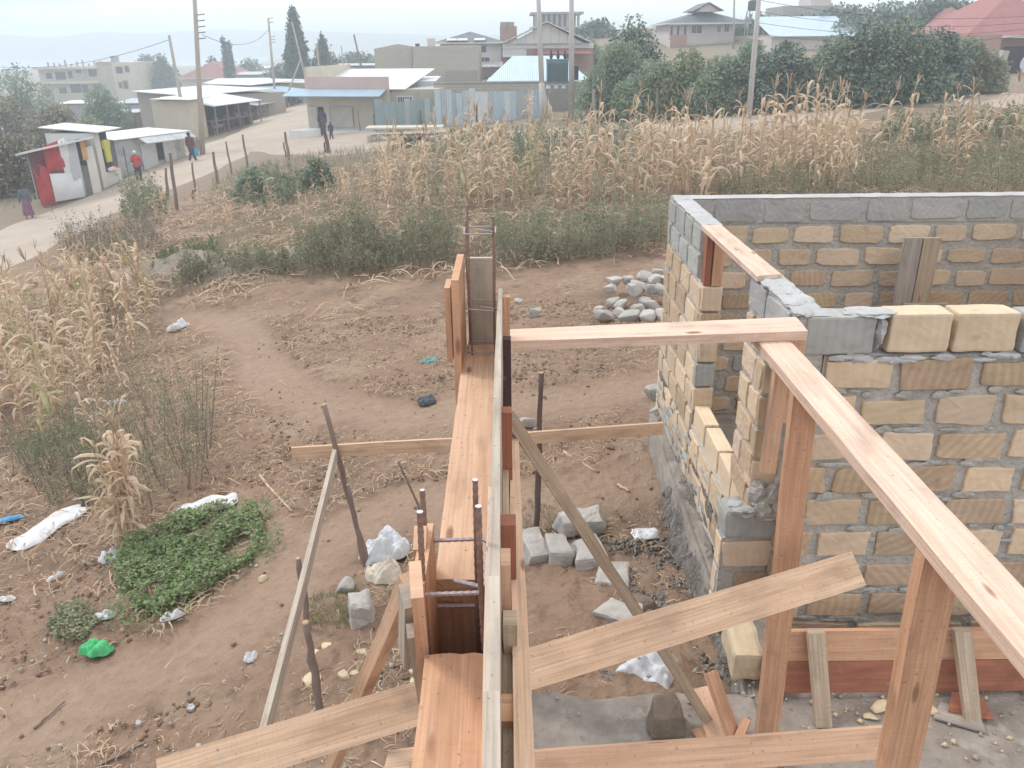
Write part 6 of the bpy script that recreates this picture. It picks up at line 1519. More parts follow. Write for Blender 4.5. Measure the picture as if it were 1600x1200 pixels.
def arc(b,cx,cz,r0,r1,a0,a1,y,mt,name):
    m_=MB(); n=18
    for k in range(n):
        t0,t1=a0+(a1-a0)*k/n,a0+(a1-a0)*(k+1)/n
        q=[(cx+r0*math.cos(t0),y,cz+r0*math.sin(t0)),(cx+r1*math.cos(t0),y,cz+r1*math.sin(t0)),(cx+r1*math.cos(t1),y,cz+r1*math.sin(t1)),(cx+r0*math.cos(t1),y,cz+r0*math.sin(t1))]
        m_.hexa([q[0],q[3],(q[3][0],y-.02,q[3][2]),(q[0][0],y-.02,q[0][2]),q[1],q[2],(q[2][0],y-.02,q[2][2]),(q[1][0],y-.02,q[1][2])],mt)
    b.add(name,m_)
cx=b.X(1558); r1=b.X(1582)-cx; arc(b,cx,.15,r1*.5,r1*.78,.0,1.5,-.005,'gate_white','white_arc'); arc(b,cx,.15,r1*.82,r1*1.0,.0,1.5,-.005,'gate_white','white_arc'); arc(b,cx,.12,.0,r1*.33,0,1.57,-.005,'gate_black','dark_quarter')
arc(b,b.X(1604),b.Z(1600,100),.25,.6,2.4,4.6,-.005,'gate_white','white_arc')
b=Bld('gate_pillar','leaning stone gate pillar left of the black gate','pillar',(1546,139,49.6),(1556,139,49.6)); m_=MB(); m_.bar((0,0,-.5),(.25,0,b.Z(1552,79)),b.w*1.0,.4,'stonewall_pale',up=(0,1,0)); b.add('shaft',m_)
b=Bld('water_tower','black water tank on a steel stand on the hill','water tower',(1163,70,90),(1182,70,90)); m_=MB(); zt_=b.Z(1172,17); m_.tube([(0,0,zt_),(0,0,zt_+.2),(0,0,b.Z(1172,2)),(0,0,b.Z(1172,-1))],[b.w*.47,b.w*.5,b.w*.5,b.w*.2],'water_tank',n=20); b.add('tank',m_)
for sx in (-1,1):
    for sy in (-1,1): m_=MB(); m_.bar((sx*b.w*.5,sy*b.w*.5,-2),(sx*b.w*.42,sy*b.w*.42,zt_),.1,.1,'steel_grey'); b.add('leg',m_)

# --- far left: three storey shell, roofs, stalls
b=Bld('apartment_shell','three storey beige apartment shell with empty dark window openings far to the left','building',(70,158,165),(190,154,165)); h=b.Z(130,108); fl=h/3.0
b.body(-b.w/2,b.w/2,0,12,b.Z(130,104),'wall_beige',z0=-5)
for (pa,pb,pt,pq) in ((76,86,113,123),(91,107,112,124),(111,118,111,122),(143,156,108,120),(124,133,109,114),(110,127,131,145),(129,138,132,145),(146,160,131,142),(92,104,136,146)): b.opening(b.X(pa),b.X(pb),b.Z(130,pq),b.Z(130,pt),-.03,mt='inner_shade',fr='wall_cream',mull=0,t=.2)  # dark panes paint the shade within the empty openings
for z in (104,126.5): b.body(-b.w/2-.4,b.X(160),-1.2,-.05,b.Z(130,z),'wall_cream','balcony_edge',z0=b.Z(130,z)-.45)
b.body(b.X(186),b.X(217),-1.5,10,b.Z(200,97),'wall_cream','tower',z0=-5)
for (pa,pb,pt,pq) in ((192,202,104,114),(206,212,103,112),(192,197,128,137),(199,206,126,138)): b.opening(b.X(pa),b.X(pb),b.Z(200,pq),b.Z(200,pt),-1.53,mt='inner_shade',fr='wall_beige',mull=0,t=.2)  # tower panes likewise carry the inner shade as colour
b.body(b.X(185),b.X(191),-1,1,b.Z(190,87),'concrete','stair_head',z0=b.Z(200,97)); b.body(b.X(150),b.X(170),2,4,b.Z(160,97),'wall_rose','rooftop_store',z0=b.Z(130,104))
rs=random.Random(9)
for k in range(12): xx=b.X(82+k*9); b.body(xx-.12,xx+.12,.2,.45,b.Z(130,104)+rs.uniform(.5,1.4),'concrete','column_stub',z0=b.Z(130,104))
def low(name,label,pl,pr,ht,dep,wm,rm,z0,z1,extra=None,cat='building',over=.4,zb=-3):
    b=Bld(name,label,cat,pl,pr); h=b.Z((pl[0]+pr[0])/2,ht); b.body(-b.w/2,b.w/2,0,dep,h,wm,z0=zb); roof_pent(b,-b.w/2-over,b.w/2+over,-over,dep*.8+over,h+z0,h+z1*.25,rm); return b
b=low('stone_store','long low stone building with white roof edge behind the kiosks','',1,1,1,1,1,0) if False else None
low('stone_store','long grey stone store with pale lean roof behind the white kiosk',(222,190,78),(305,188,70),148,9,'stonewall','sheet_white',.05,1.2)
low('stone_store','stone house with low zinc roof right of the long store',(330,165,92),(396,160,88),134,9,'stonewall','sheet_white',.1,1.6)
low('tin_roof_house','wide low house under a grey tin roof behind the roadside stalls',(236,170,100),(322,168,100),150,10,'wall_grey','sheet_zinc',.1,2.2)
low('tin_roof_house','small grey tin roofed hut left of the stone store',(186,178,90),(218,176,90),163,6,'sheet_zinc','sheet_zinc',.1,1.3)
low('tin_roof_house','rusty red shed under the left tree',(176,190,84),(212,188,84),177,4,'sheet_rust','sheet_old',.05,.5)
low('tin_roof_house','tiny white tin roof among the bushes at left',(98,176,118),(142,174,118),163,5,'wall_grey','sheet_white',.1,1.2)
low('tin_roof_house','pale tin roof showing at the far left edge',(-20,218,70),(14,214,70),205,5,'wall_grey','sheet_white',.1,1.0)
b=Bld('red_tiled_house','house with faded red hipped roof among trees beyond the stalls','house',(282,128,150),(372,126,150)); h=b.Z(325,122); b.body(-b.w/2,b.w/2,.5,12,h,'wall_white',z0=-4); roof_hip(b,-b.w/2-.6,b.w/2+.6,-.6,13,h,b.Z(325,97)-h,'tile_oldred',.45)
low('tin_roof_house','long white roof behind the roadside stalls',(322,135,120),(400,130,120),130,9,'stonewall','sheet_white',.05,1.6)
low('tin_roof_house','small roof with a dark opening beside the red tiled house',(368,128,140),(404,126,140),118,8,'wall_grey','sheet_old',.1,1.6)
low('stone_store','stone store under a white roof behind the blue roofed stalls',(404,150,100),(470,145,96),133,8,'stonewall','sheet_white',.1,1.4)
low('tin_roof_house','low brown building line right of the tall cypress',(470,118,120),(600,112,120),104,8,'wall_grey','sheet_old',.1,1.0)
low('distant_building','tiny pale building far away behind the cypress tree',(405,112,190),(440,111,190),107,8,'wall_cream','sheet_white',.1,1.2)
# roadside stalls
def stall(name,label,pl,pr,ht,dep,wm,rm,slope=.35,posts=4,open_=True,over=1.1,goods=None):
    b=Bld(name,label,'stall',pl,pr); h=b.Z((pl[0]+pr[0])/2,ht); w=b.w/2
    b.body(-w,w,dep*.5,dep,h,wm,z0=-1,name='back_wall'); b.body(-w,-w+.08,0,dep*.5-.01,h-.1,wm,z0=-1,name='side_wall'); b.body(w-.08,w,0,dep*.5-.01,h-.1,wm,z0=-1,name='side_wall')
    m_=MB(); m_.box(-w+.1,w-.1,dep*.5-.05,dep*.5-.01,0,h-.1,'inner_shade'); b.add('shade_panel',m_)  # dark sheet before the back wall, coloured as the stall's shade
    roof_pent(b,-w-.25,w+.25,-over,dep*.8+.2,h-.15,h+slope*.6,rm)
    for k in range(posts): m_=MB(); xx=-w+2*w*k/(posts-1); m_.bar((xx,-over+.15,-.8),(xx+.03,-over+.1,h-.14),.09,.09,'fence_post',up=(0,1,0)); b.add('post',m_)
    rs=random.Random(int(pl[0])); 
    m_=MB(); m_.box(-w*.9,w*.9,-.5,.1,.55,.62,'stick'); 
    for k in range(5): xx=-w*.85+1.7*w*k/4; m_.bar((xx,-.4,-.5),(xx,-.4,.55),.06,.06,'stick')
    b.add('counter',m_)
    for k in range(goods or 12):
        m_=MB(); xx=rs.uniform(-w*.85,w*.85); s=rs.uniform(.12,.3); z=.63; m_.box(xx,xx+s,-.3+rs.uniform(-.1,.2),.0+rs.uniform(0,.1),z,z+rs.uniform(.1,.4),rs.choice(['cloth_teal','cloth_white','cloth_navy','rubble','cloth_maroon','stick'])); b.add('goods_bundle',m_)
    return b
b=stall('market_stall','dark open stall under two white sheets just behind the tall pole',(322,203,62),(392,188,68),158,4,'sheet_rust','sheet_white',.8,5)
b=low('timber_hut','narrow cream boarded hut between the kiosk and the open stall',(300,208,60),(325,205,62),155,3,'wall_cream','sheet_white',.05,.4,cat='hut')
stall('market_stall','low pale stall with yellowish front beyond the dark open stall',(388,188,72),(420,181,76),159,3,'wall_cream','sheet_old',.3,3)
stall('market_stall','grey sheet iron stall with bright white awning along the road',(405,180,80),(436,174,84),146,3,'sheet_zinc','sheet_white',.5,3)
stall('market_stall','blue grey roofed stall with cluttered front near the corner shop',(434,176,86),(470,166,90),140,4,'sheet_zinc','sheet_blue',.5,5)
# white kiosk + red kiosk
b=Bld('white_kiosk','long whitewashed iron kiosk with patched pale roof beside the road','kiosk',(190,283,47),(292,254,51)); w=b.w/2; h=b.Z(235,214)
b.body(-w,w,0,3.4,h,'sheet_old',z0=-1); roof_pent(b,-w-.3,w+.4,-.4,3.4,h+.08,h+.15,'sheet_white'); roof_pent(b,-w+1.4,w+.2,-1.0,-.42,h-.25,h+.02,'sheet_old',name='awning')
b.opening(b.X(247),b.X(257),b.Z(250,250),b.Z(250,218),-.03,'door','inner_shade','rail_grey',mull=0)  # door leaf coloured as the shade inside the kiosk
for (pa,pb,mt) in ((196,221,'sheet_zinc'),(222,246,'sheet_white'),(258,276,'sheet_white')): 
    m_=MB(); m_.box(b.X(pa),b.X(pb),-.06,-.035,.1,h-.35,mt); m_.uv=[boxuv([m_.v[i] for i in f]) for f in m_.f]; b.add('patch_sheet',m_)
m_=MB()
for k in range(7): xx=w+.3+k*.22; m_.bar((xx,-.2+.1*k,-.5),(xx,-.2+.1*k,1.6+.3*(k%2)),.05,.05,'stick'); 
for z in (.6,1.2): m_.bar((w+.3,-.2,z),(w+1.7,.4,z),.05,.05,'stick')
b.add('stick_rack',m_)
b=Bld('kiosk_entry','narrow white kiosk bay with a yellow shirt hung in its dark doorway','kiosk',(160,287,44),(190,278,46)); w=b.w/2; h=b.Z(170,203)
b.body(-w,-w+.55,-.05,2.6,h,'wall_white',z0=-1); b.body(-w+.57,w,.4,2.6,h,'cloth_black','shaded_recess',z0=-1); b.body(-w+.57,w,-.05,.05,.55,'wall_white','counter_front',z0=-1); roof_pent(b,-w-.2,w+.3,-.4,2.8,h+.03,h+.3,'sheet_white')  # black fill of the bay is painted shade, not cloth
m_=MB(); xx=.15; m_.hexa([(xx-.28,-.02,h-1.65),(xx-.28,.06,h-1.65),(xx-.3,.06,h-.45),(xx-.3,-.02,h-.45),(xx+.28,-.02,h-1.65),(xx+.28,.06,h-1.65),(xx+.3,.06,h-.45),(xx+.3,-.02,h-.45)],'cloth_yellow'); m_.box(xx-.42,xx-.3,.0,.05,h-.9,h-.5,'cloth_yellow'); m_.box(xx+.3,xx+.42,.0,.05,h-.9,h-.5,'cloth_yellow'); o=b.add('hanging_shirt',m_)
m_=MB(); blob(m_,(xx,-.1,.62),(.55,.15,.14),'cloth_white',5,2); blob(m_,(xx+.3,-.1,.7),(.3,.12,.1),'cloth_red',6,2); b.add('folded_clothes',m_)
b=Bld('red_kiosk','lean-to kiosk draped with red cloth and white sheets under a slanting roof','kiosk',(56,290,41),(148,284,42.5)); w=b.w/2
hl,hr=b.Z(50,238),b.Z(146,214)
m_=MB(); m_.hexa([(-w-.4,-.7,hl),(-w-.4,-.7,hl+.1),(-w-.4,2.2,hl-.25),(-w-.4,2.2,hl-.35),(w+.25,-.7,hr),(w+.25,-.7,hr+.1),(w+.25,2.2,hr-.25),(w+.25,2.2,hr-.35)],'sheet_white'); b.add('roof',m_)
def drape(x0,x1,zt0,zt1,zb0,zb1,mt,name,y=-.02,amp=.05,seed=0,lab=None):
    m_=MB(); n=22; mm=14
    for i in range(n+1):
        for j in range(mm+1):
            u=i/n; v=j/mm; x=x0+(x1-x0)*u; zt=zt0+(zt1-zt0)*u; zb=zb0+(zb1-zb0)*u; z=zt+(zb-zt)*v; m_.v.append((x,y-.12*math.sin(v*3.1)*.5+noise.noise(Vector((x*3+seed,z*1.3,0)))*amp*2-.06,z))
    for i in range(n):
        for j in range(mm): m_.idx((i*(mm+1)+j,(i+1)*(mm+1)+j,(i+1)*(mm+1)+j+1,i*(mm+1)+j+1)[::-1],mt,[(i*.1,j*.1)]*4)
    o=b.add(name,m_,label=lab); return o
m_=MB(); m_.hexa([(-w+.1,.12,-2.5),(-w+.1,2.0,-2.5),(-w+.1,2.0,hl-.36),(-w+.1,.12,hl-.05),(w-.05,.12,-2.5),(w-.05,2.0,-2.5),(w-.05,2.0,hr-.36),(w-.05,.12,hr-.05)],'wall_grey'); b.add('wall',m_)
xa=lambda p:b.X(p)
drape(xa(50),xa(83),hl-.03,hl+.35,-.6,-.6,'cloth_maroon','dark_cloth',y=.05,seed=2)
drape(xa(52),xa(80),hl-.35,hl-.9,-.95,-.9,'cloth_red','red_cloth',y=-.02,amp=.08,seed=4)
drape(xa(74),xa(106),hl+.25,hl+.55,.7,.75,'cloth_red','red_cloth',y=-.06,amp=.08,seed=7)
drape(xa(100),xa(113),hl+.5,hl+.65,.4,.35,'sheet_white','white_sheet',y=-.08,amp=.01)
drape(xa(76),xa(124),.62,.55,-.8,-.7,'sheet_white','white_sheet',y=-.1,amp=.01,lab='ribbed white sheet at the foot')
drape(xa(111),xa(127),hl+.62,hr-.1,-.75,-.6,'sheet_zinc','grey_sheet',y=-.09,amp=.02)
drape(xa(128),xa(142),hr-.05,hr-.03,.9,.9,'cloth_black','dark_curtain',y=-.05)
drape(xa(133),xa(141),hr-.15,hr-.15,hr-1.1,hr-1.1,'cloth_orange','hanging_bag',y=-.16,amp=.02)
drape(xa(138),xa(152),hr-.5,hr-.4,-.6,-.5,'wall_white','white_panel',y=-.12,amp=.02)

# ------------------------------------------------------------ poles, wires, transformer
def pole(label,top,bot,dist,r,name='utility_pole',mt='pole_concrete',cross=None,r2=None,hook=0):
    b_=P(bot[0],bot[1],dist); t=PY(top[0],top[1],b_.y); zg=tz(b_.x,b_.y); d=(t-b_).normalized()
    if b_.z>zg: b_=b_-d*((b_.z-zg+.6)/max(d.z,.2))
    c=Vector(b_); m_=MB(); m_.tube([b_-c,(t-c)*.5,t-c],[r,r*.85,(r2 or r*.65)],mt,n=10); o=m_.build(name,smooth=True); o.location=c; tag(o,label,'utility pole')
    if cross:
        for (f,L) in cross:
            q=(t-c)*f; m_=MB(); m_.bar(q+Vector((-L,0,-.0)),q+Vector((L,0,.0)),.09,.09,'pole_wood'); k=m_.build('cross_arm'); k.parent=o
            m_=MB()
            for s in (-.9,-.3,.3,.9): m_.tube([q+Vector((L*s,0,.04)),q+Vector((L*s,0,.2))],[.04,.05],'porcelain',n=6)
            k=m_.build('insulator'); k.parent=o
    if hook:
        m_=MB()
        for k in range(hook):
            q=(t-c)*(.995-.045*k) if k<2 else (t-c)*(.86-.03*k); m_.bar(q,q+Vector((.55,0,.06)),.05,.05,'wire')
        k=m_.build('bracket'); k.parent=o
    return t
T1=pole('tall pale pole beside the kiosks at left, running out of the top of the picture',(302,-40),(316,226),50,.17,hook=7,mt='pole_wood')
T2=pole('shorter leaning pole left of the tall pale one',(264,55),(287,180),62,.15,mt='pole_wood')
T3=pole('thin tall pole with brackets near the stalls',(419,28),(432,172),88,.15,hook=5,mt='pole_wood')
T4=pole('bent grey lamp-like pole in front of the cypress',(456,34),(470,92),84,.11,mt='pole_wood')
T4b=pole('slanting strut below the bent pole before the cypress',(470,92),(458,124),84,.10,mt='pole_wood')
T5=pole('dark bare pole leaning left behind the corner shop roof',(553,54),(564,103),84,.13,mt='fence_post')
T6=pole('thin short pole right of the fir tree',(494,68),(499,108),90,.12,mt='pole_wood')
T7=pole('faint thin pole left of the dark leaning one',(533,71),(537,108),95,.10,mt='pole_wood')
T8=pole('left one of the two transformer poles',(839,-60),(849,196),44.5,.16)
T8b=pole('short thick strut at the foot of the left transformer pole',(846,130),(853,196),44.3,.28,mt='pole_concrete',r2=.15)
T9=pole('right one of the two transformer poles',(893,-60),(893,200),44.5,.17)
T10=pole('pale pole leaning in front of the hedge at right',(1189,-40),(1170,182),37,.14)
T11=pole('thin mast standing beside the hill house',(1148,-30),(1146,66),86,.12,mt='rail_grey')
def wire(label,a,b_,sag=.6,r=.016):
    a,b_=Vector(a),Vector(b_); m_=MB(); c=(a+b_)/2; m_.tube([a.lerp(b_,k/14)-c-Vector((0,0,4*sag*(k/14)*(1-k/14))) for k in range(15)],r,'wire',n=4); o=m_.build('power_line'); o.location=c; return tag(o,label,'power line')
for k in range(4): wire(['top wire crossing the upper right of the picture','second wire from the top at upper right','third wire from the top at upper right','lowest wire crossing before the trees at upper right'][k],T10+Vector((0,0,-1.0-.45*k)),P(1680,18+9*k,36),.5,.012)
wire('wire from the shorter left pole down toward the left',T2+Vector((0,0,-.3)),P(-40,100,80),1.0,.02)
wire('wire running right from the tall left pole',T1+Vector((0,0,-3.2)),T3+Vector((0,0,-1)),1.0,.018)
# transformer between the poles
tx,ty_=(P(846,110,44.5)+P(893,110,44.5))/2,0
tr=thing('transformer','blue grey power transformer on a platform between two poles','transformer',(tx.x,tx.y,PY(868,131,tx.y).z))
def tp(mb,n): o=mb.build(n); o.parent=tr; return o
wT=PY(885,100,tx.y).x-PY(848,100,tx.y).x; hT=PY(868,91,tx.y).z-PY(868,128,tx.y).z
m_=MB(); m_.box(-wT*.42,wT*.48,-.4,.4,.10,hT,'transformer_paint'); m_.box(-wT*.45,wT*.51,-.44,.44,hT,hT+.06,'transformer_paint'); tp(m_,'tank')
m_=MB()
for k in range(14): xx=-wT*.40+wT*.86*k/13; m_.box(xx-.015,xx+.015,-.55,-.4,.18,hT-.12,'transformer_paint')
tp(m_,'cooling_fins')
for k in range(3):
    m_=MB(); xx=-.3+.38*k; m_.tube([(xx,0,hT+.06),(xx,0,hT+.2),(xx,0,hT+.35),(xx,0,hT+.5)],[.06,.10,.06,.04],'water_tank',n=8); tp(m_,'bushing')
for k in range(3): m_=MB(); xx=-.45+.42*k; m_.tube([(xx,-.3,-.22),(xx,-.3,-.02)],[.16,.10],'porcelain',n=10); tp(m_,'drum')
m_=MB(); m_.box(-1.2,1.2,-.45,-.37,0,.1,'steel_grey'); m_.box(-1.2,1.2,.37,.45,0,.1,'steel_grey'); tp(m_,'platform')
m_=MB(); m_.box(wT*.5+.15,wT*.5+.55,-.3,.3,.2,.95,'water_tank'); tp(m_,'fuse_box')

# ------------------------------------------------------------ fence posts
def fpost(px,py,topy,label,mt='fence_post',lean=0,w=.06,name='fence_post'):
    g=G(px,py); t=PY(px+lean,topy,g.y); m_=MB(); c=Vector(g); h=t-g
    m_.tube([Vector((0,0,-.3)),h*.33+Vector((.02,0,0)),h*.66-Vector((.015,0,0)),h],[w,w*.95,w*.85,w*.75],mt,n=6,capmat='stick_cut',jit=.15); o=m_.build(name); o.location=c; return tag(o,label,'fence post')
RP=[(230,322,292,-2),(262,310,262,-3),(276,330,238,-10),(305,300,254,-5),(302,322,296,0),(340,288,237,-7),(362,272,221,-9),(387,262,210,-8),(452,250,206,-7),(447,246,222,-4)]
for k,(px,py,ty2,ln) in enumerate(RP): fpost(px,py,ty2,f'{ORD[k]} rough wooden post of the roadside fence counted from the left','fence_post',ln,.055+.012*(k%3))
fpost(514,240,188,'dark post in front of the corner shop entrance','stick_dark',-10,.11); fpost(508,240,222,'short stub beside the dark post before the shop','stick_dark',-1,.06)
fpost(746,226,162,'slim dark post standing before the whitish fence','stick_dark',-1,.05)
fpost(585,205,178,'short post against the pink door wall of the shop','fence_post',-1,.05); fpost(563,208,172,'thin post by the shop side door','fence_post',-4,.05); fpost(658,200,172,'thin post against the grey green fence','stick_dark',-1,.05)
for k,(px,py,ty2,ln) in enumerate([(928,192,140,0),(1026,188,138,1),(1128,180,130,1),(1211,178,117,6),(1270,176,144,2),(1310,170,140,-1),(1465,150,106,0)]): fpost(px,py,ty2,f'{ORD[k]} pale post along the foot of the hedge counted from the left','fence_postpale',ln,.09)
m_=MB(); 
# ------------------------------------------------------------ trees and shrubs
def lobes_tree(name,label,base,lobes,n,size,mats,trunk=None,seed=0,cat='tree',group=None,asp=.6,gaps=.32,limbs=5):
    """lobes: list of (dx,dy,z,rx,ry,rz) relative to the foot"""
    rs=np.random.RandomState(seed); root=thing(name,label,cat,base,0,group)
    vol=np.array([l[3]*l[4]*l[5] for l in lobes])**(2/3); cnt=(n*vol/vol.sum()).astype(int); C=[]
    for l,c in zip(lobes,cnt):
        u=rs.normal(0,1,(c*2,3)); u/=np.linalg.norm(u,axis=1)[:,None]; rr=rs.uniform(.45,1.06,(c*2,1))**.55
        p=u*rr; q=np.array([noise.noise(Vector((a[0]*2.6+l[0],a[1]*2.6+l[1],a[2]*2.6+seed)))+.5*noise.noise(Vector((a[0]*6,a[1]*6,a[2]*6+seed))) for a in u])
        keep=(q+rs.normal(0,.10,len(q)))>(gaps-.5); p=p*(1+.22*q[:,None]); p=p[keep][:c]
        C.append(p*np.array([l[3],l[4],l[5]])+np.array([l[0],l[1],l[2]]))
    C=np.vstack(C); C=C[C[:,2]>.05]
    # leaf tufts: 3 quads around each centre
    C=np.repeat(C,2,0)+rs.normal(0,size[1]*.7,(len(C)*2,3))
    cl=leafquads('crown',None,C,size,mats,seed,asp=asp,parent=root); kid(root,cl)
    if trunk:
        m_=MB(); h,r=trunk; m_.tube([(0,0,-.4),(.03*h,0,h*.35),(-.02*h,.02*h,h*.7),(0,0,h)],[r*1.25,r,r*.75,r*.35],'bark',n=8)
        rr_=random.Random(seed)
        for k in range(limbs):
            l=lobes[k%len(lobes)]; z=h*rr_.uniform(.3,.75); m_.tube([(0,0,z),(l[0]*.5+rr_.uniform(-.3,.3),l[1]*.5,(z+l[2])/2+.2),(l[0]*.9,l[1]*.9,l[2])],[r*.5,r*.32,r*.1],'bark',n=6)
        t_=m_.build('trunk',smooth=True); t_.parent=root; kid(root,t_)
    return root
def shrub_px(name,label,cx,top,bot,wpx,dist,n,size,mats,seed,trunk=False,group=None,cat='tree',nl=9,depthf=.8,gaps=.32,onground=False):
    b_=G(cx,bot) if onground else P(cx,bot,dist); zg=tz(b_.x,b_.y); Y=b_.y; t=PY(cx,top,Y); hh=t.z-zg; w=abs(PY(cx+wpx/2,top,Y).x-PY(cx-wpx/2,top,Y).x); rs=random.Random(seed); L=[]
    for k in range(nl):
        f=k/(nl-1) if nl>1 else .5; x=(f-.5)*w*.78; env=1-abs(f-.5)**2*1.6; rz=hh*rs.uniform(.20,.30); z=hh*env*rs.uniform(.62,.86)-rz*.3
        L.append((x,rs.uniform(-.3,.3)*w*depthf*.5,z,w*rs.uniform(.15,.24),w*depthf*rs.uniform(.16,.26),rz))
        L.append((x+rs.uniform(-.1,.1)*w,rs.uniform(-.35,.1)*w*depthf*.5,z*.45,w*rs.uniform(.16,.24),w*depthf*.25,hh*.28))
    L.append((0,0,hh*.82,w*.2,w*.2*depthf,hh*.2))
    return lobes_tree(name,label,(b_.x,Y,zg),L,n,size,mats,(hh*.7,.10+hh*.012) if trunk else (hh*.5,.12),seed,cat,group,gaps=gaps)
HD=[(960,66,186,110,54,'tall grey green hedge tree directly right of the transformer yard wall',['leaf_green','leaf_grey']),(985,26,175,100,66,'rounded bluish tree rising above the left part of the hedge',['leaf_grey','leaf_dark']),
    (1020,96,186,120,52,'bushy green shrub low in the left part of the hedge',['leaf_green','leaf_green','leaf_grey']),(1070,78,183,110,54,'yellow green shrub below the hill house',['leaf_green','weed_olive']),
    (1125,88,182,110,51,'broad dull shrub left of the leaning pale pole',['leaf_grey','leaf_green']),(1165,66,178,100,56,'dense shrub behind the leaning pale pole',['leaf_green','leaf_grey']),
    (1225,66,176,120,54,'dark wide shrub under the long white roof',['leaf_grey','leaf_dark']),(1290,56,172,120,53,'grey green shrub right of the long white roof foot',['leaf_grey','leaf_grey','leaf_green']),
    (1345,36,168,130,54,'tall dark tree mass at the right of the hedge',['leaf_grey','leaf_dark']),(1400,28,165,130,56,'tallest dense tree of the hedge at right',['leaf_grey','leaf_dark','leaf_green']),
    (1450,46,158,110,54,'dim tree left of the faded red roof',['leaf_grey','leaf_dark']),(1505,62,150,100,53,'speckled shrub beside the leaning gate pillar',['leaf_grey','weed_olive']),
    (1300,10,120,150,90,'dark tree crown behind the long white roof',['leaf_dark','leaf_grey']),(1395,2,110,200,85,'far dark tree row right of the roofs',['leaf_dark','leaf_grey']),(1460,-4,110,120,80,'tree crown between the two red roofs',['leaf_grey','leaf_dark']),
    (1540,-10,110,90,78,'dim tree behind the big red roof',['leaf_grey'])]
for k,(cx,tp_,bt,w,d,l_,ms) in enumerate(HD): shrub_px('hedge_tree' if k<12 else 'tree',l_,cx,tp_,bt,w,d,5200 if k<12 else 2600,(.045,.12) if k<12 else (.12,.3),ms,200+k,trunk=k>=12,depthf=.7,nl=8,onground=k<12)
def cypress(label,cx,top,bot,wpx,dist,seed,n=5000,mats=('leaf_dark',),tips=1,name='cypress_tree'):
    b_=P(cx,bot,dist); zg=tz(b_.x,b_.y); Y=b_.y; hh=PY(cx,top,Y).z-zg; w=abs(PY(cx+wpx/2,top,Y).x-PY(cx-wpx/2,top,Y).x); rs=random.Random(seed); L=[]
    for q in range(tips):
        ox=(q-(tips-1)/2)*w*.4
        for k in range(12):
            f=k/11; r=w*.5*(1-f)**.55*(1 if tips==1 else .6)*(1 if f>.12 else .8); z=hh*(.10+.86*f)*(1-.08*q); L.append((ox+rs.uniform(-.12,.12)*r,rs.uniform(-.2,.2)*r,z,max(r,.12*w),max(r,.12*w),hh*.075))
    return lobes_tree(name,label,(b_.x,Y,zg),L,n,(.10,.26),list(mats),(hh*.9,.2),seed,gaps=.22)
cypress('tall dark cypress rising alone against the sky at upper left',467,17,118,46,108,301,9000)
cypress('small twin topped cypress near the lake view',359,60,112,20,140,302,2600,tips=2)
shrub_px('fir_tree','ragged fir tree right of the tall cypress',508,58,112,34,112,1800,(.12,.3),['leaf_dark','leaf_grey'],303,trunk=True,nl=5)
cypress('thin fir tip rising above its ragged neighbour',508,54,112,10,111,306,900,name='fir_tree')
LT=[(45,103,200,110,88,'pale leafy tree in front of the apartment shell',['leaf_green','leaf_grey'],3600),(168,135,196,64,80,'round grey green tree standing before the apartment shell tower',['leaf_green','leaf_grey'],2800),
    (238,88,150,60,175,'dark tree right of the apartment shell',['leaf_dark','leaf_grey'],2200),(262,92,150,40,172,'second dark tree just left of the leaning pole',['leaf_dark'],1500),
    (395,92,118,50,170,'hazy tree behind the thin tall pole',['leaf_dark','leaf_grey'],1200),(335,92,118,30,168,'low dark tree beside the red tiled house',['leaf_dark'],1000),
    (20,150,236,130,66,'brownish thicket at the far left beyond the road',['grass_dry','weed_olive','bark'],3600),(100,165,238,120,64,'brownish scrub tree behind the red kiosk',['grass_dry','weed_olive','bark'],3600),(150,185,235,70,58,'yellow green bush behind the kiosk entry',['weed_olive','leaf_green'],1800),
    (-40,165,300,110,46,'brown thicket cut by the left picture edge',['grass_dry','bark','weed_olive'],3000),(25,215,282,110,47,'dense brown scrub left of the red kiosk',['grass_dry','bark','weed_olive'],3400),
    (445,105,135,60,135,'low tree line behind the roadside stalls',['leaf_dark','leaf_grey'],1400),(930,38,110,50,110,'small hazy tree left of the rounded hedge tree',['leaf_dark','leaf_grey'],1000),(915,60,130,60,75,'pale bush between gabled house and hedge',['leaf_grey','leaf_green'],1500),
    (560,85,115,80,140,'distant tree line right of the fir',['leaf_dark','leaf_grey'],1300),(1180,30,90,60,100,'tree beside the water tower',['leaf_dark','leaf_grey'],1000),(1390,150,205,60,40,'small roadside bush at the side track',['leaf_grey','weed_dark'],1500),(1312,145,200,36,42,'pale green young tree at the foot of the hedge',['leaf_green','leaf_grey'],1200),(1452,160,205,46,40,'small leafy bush on the bank of the side track',['leaf_grey','weed_dark'],1200),
    (400,262,318,50,30,'blue green leafy weed bush left of the maize field',['leaf_grey','leaf_green'],1600),(498,245,320,50,30,'grey leafy bush at the left end of the maize field',['leaf_grey','weed_dark'],1600),(648,218,243,50,40,'heap of dry brush beside the stone stack',['weed_olive','bark'],900)]
for k,(cx,tp_,bt,w,d,l_,ms,n) in enumerate(LT):
    near=d<50; shrub_px('bush' if near or 'bush' in l_ or 'scrub' in l_ or 'thicket' in l_ or 'brush' in l_ else 'tree',l_,cx,tp_,bt,w,d,n,(.03,.09) if d<35 else ((.07,.2) if d<100 else (.2,.5)),ms,400+k,trunk=not near,nl=5,cat='bush' if near else 'tree')

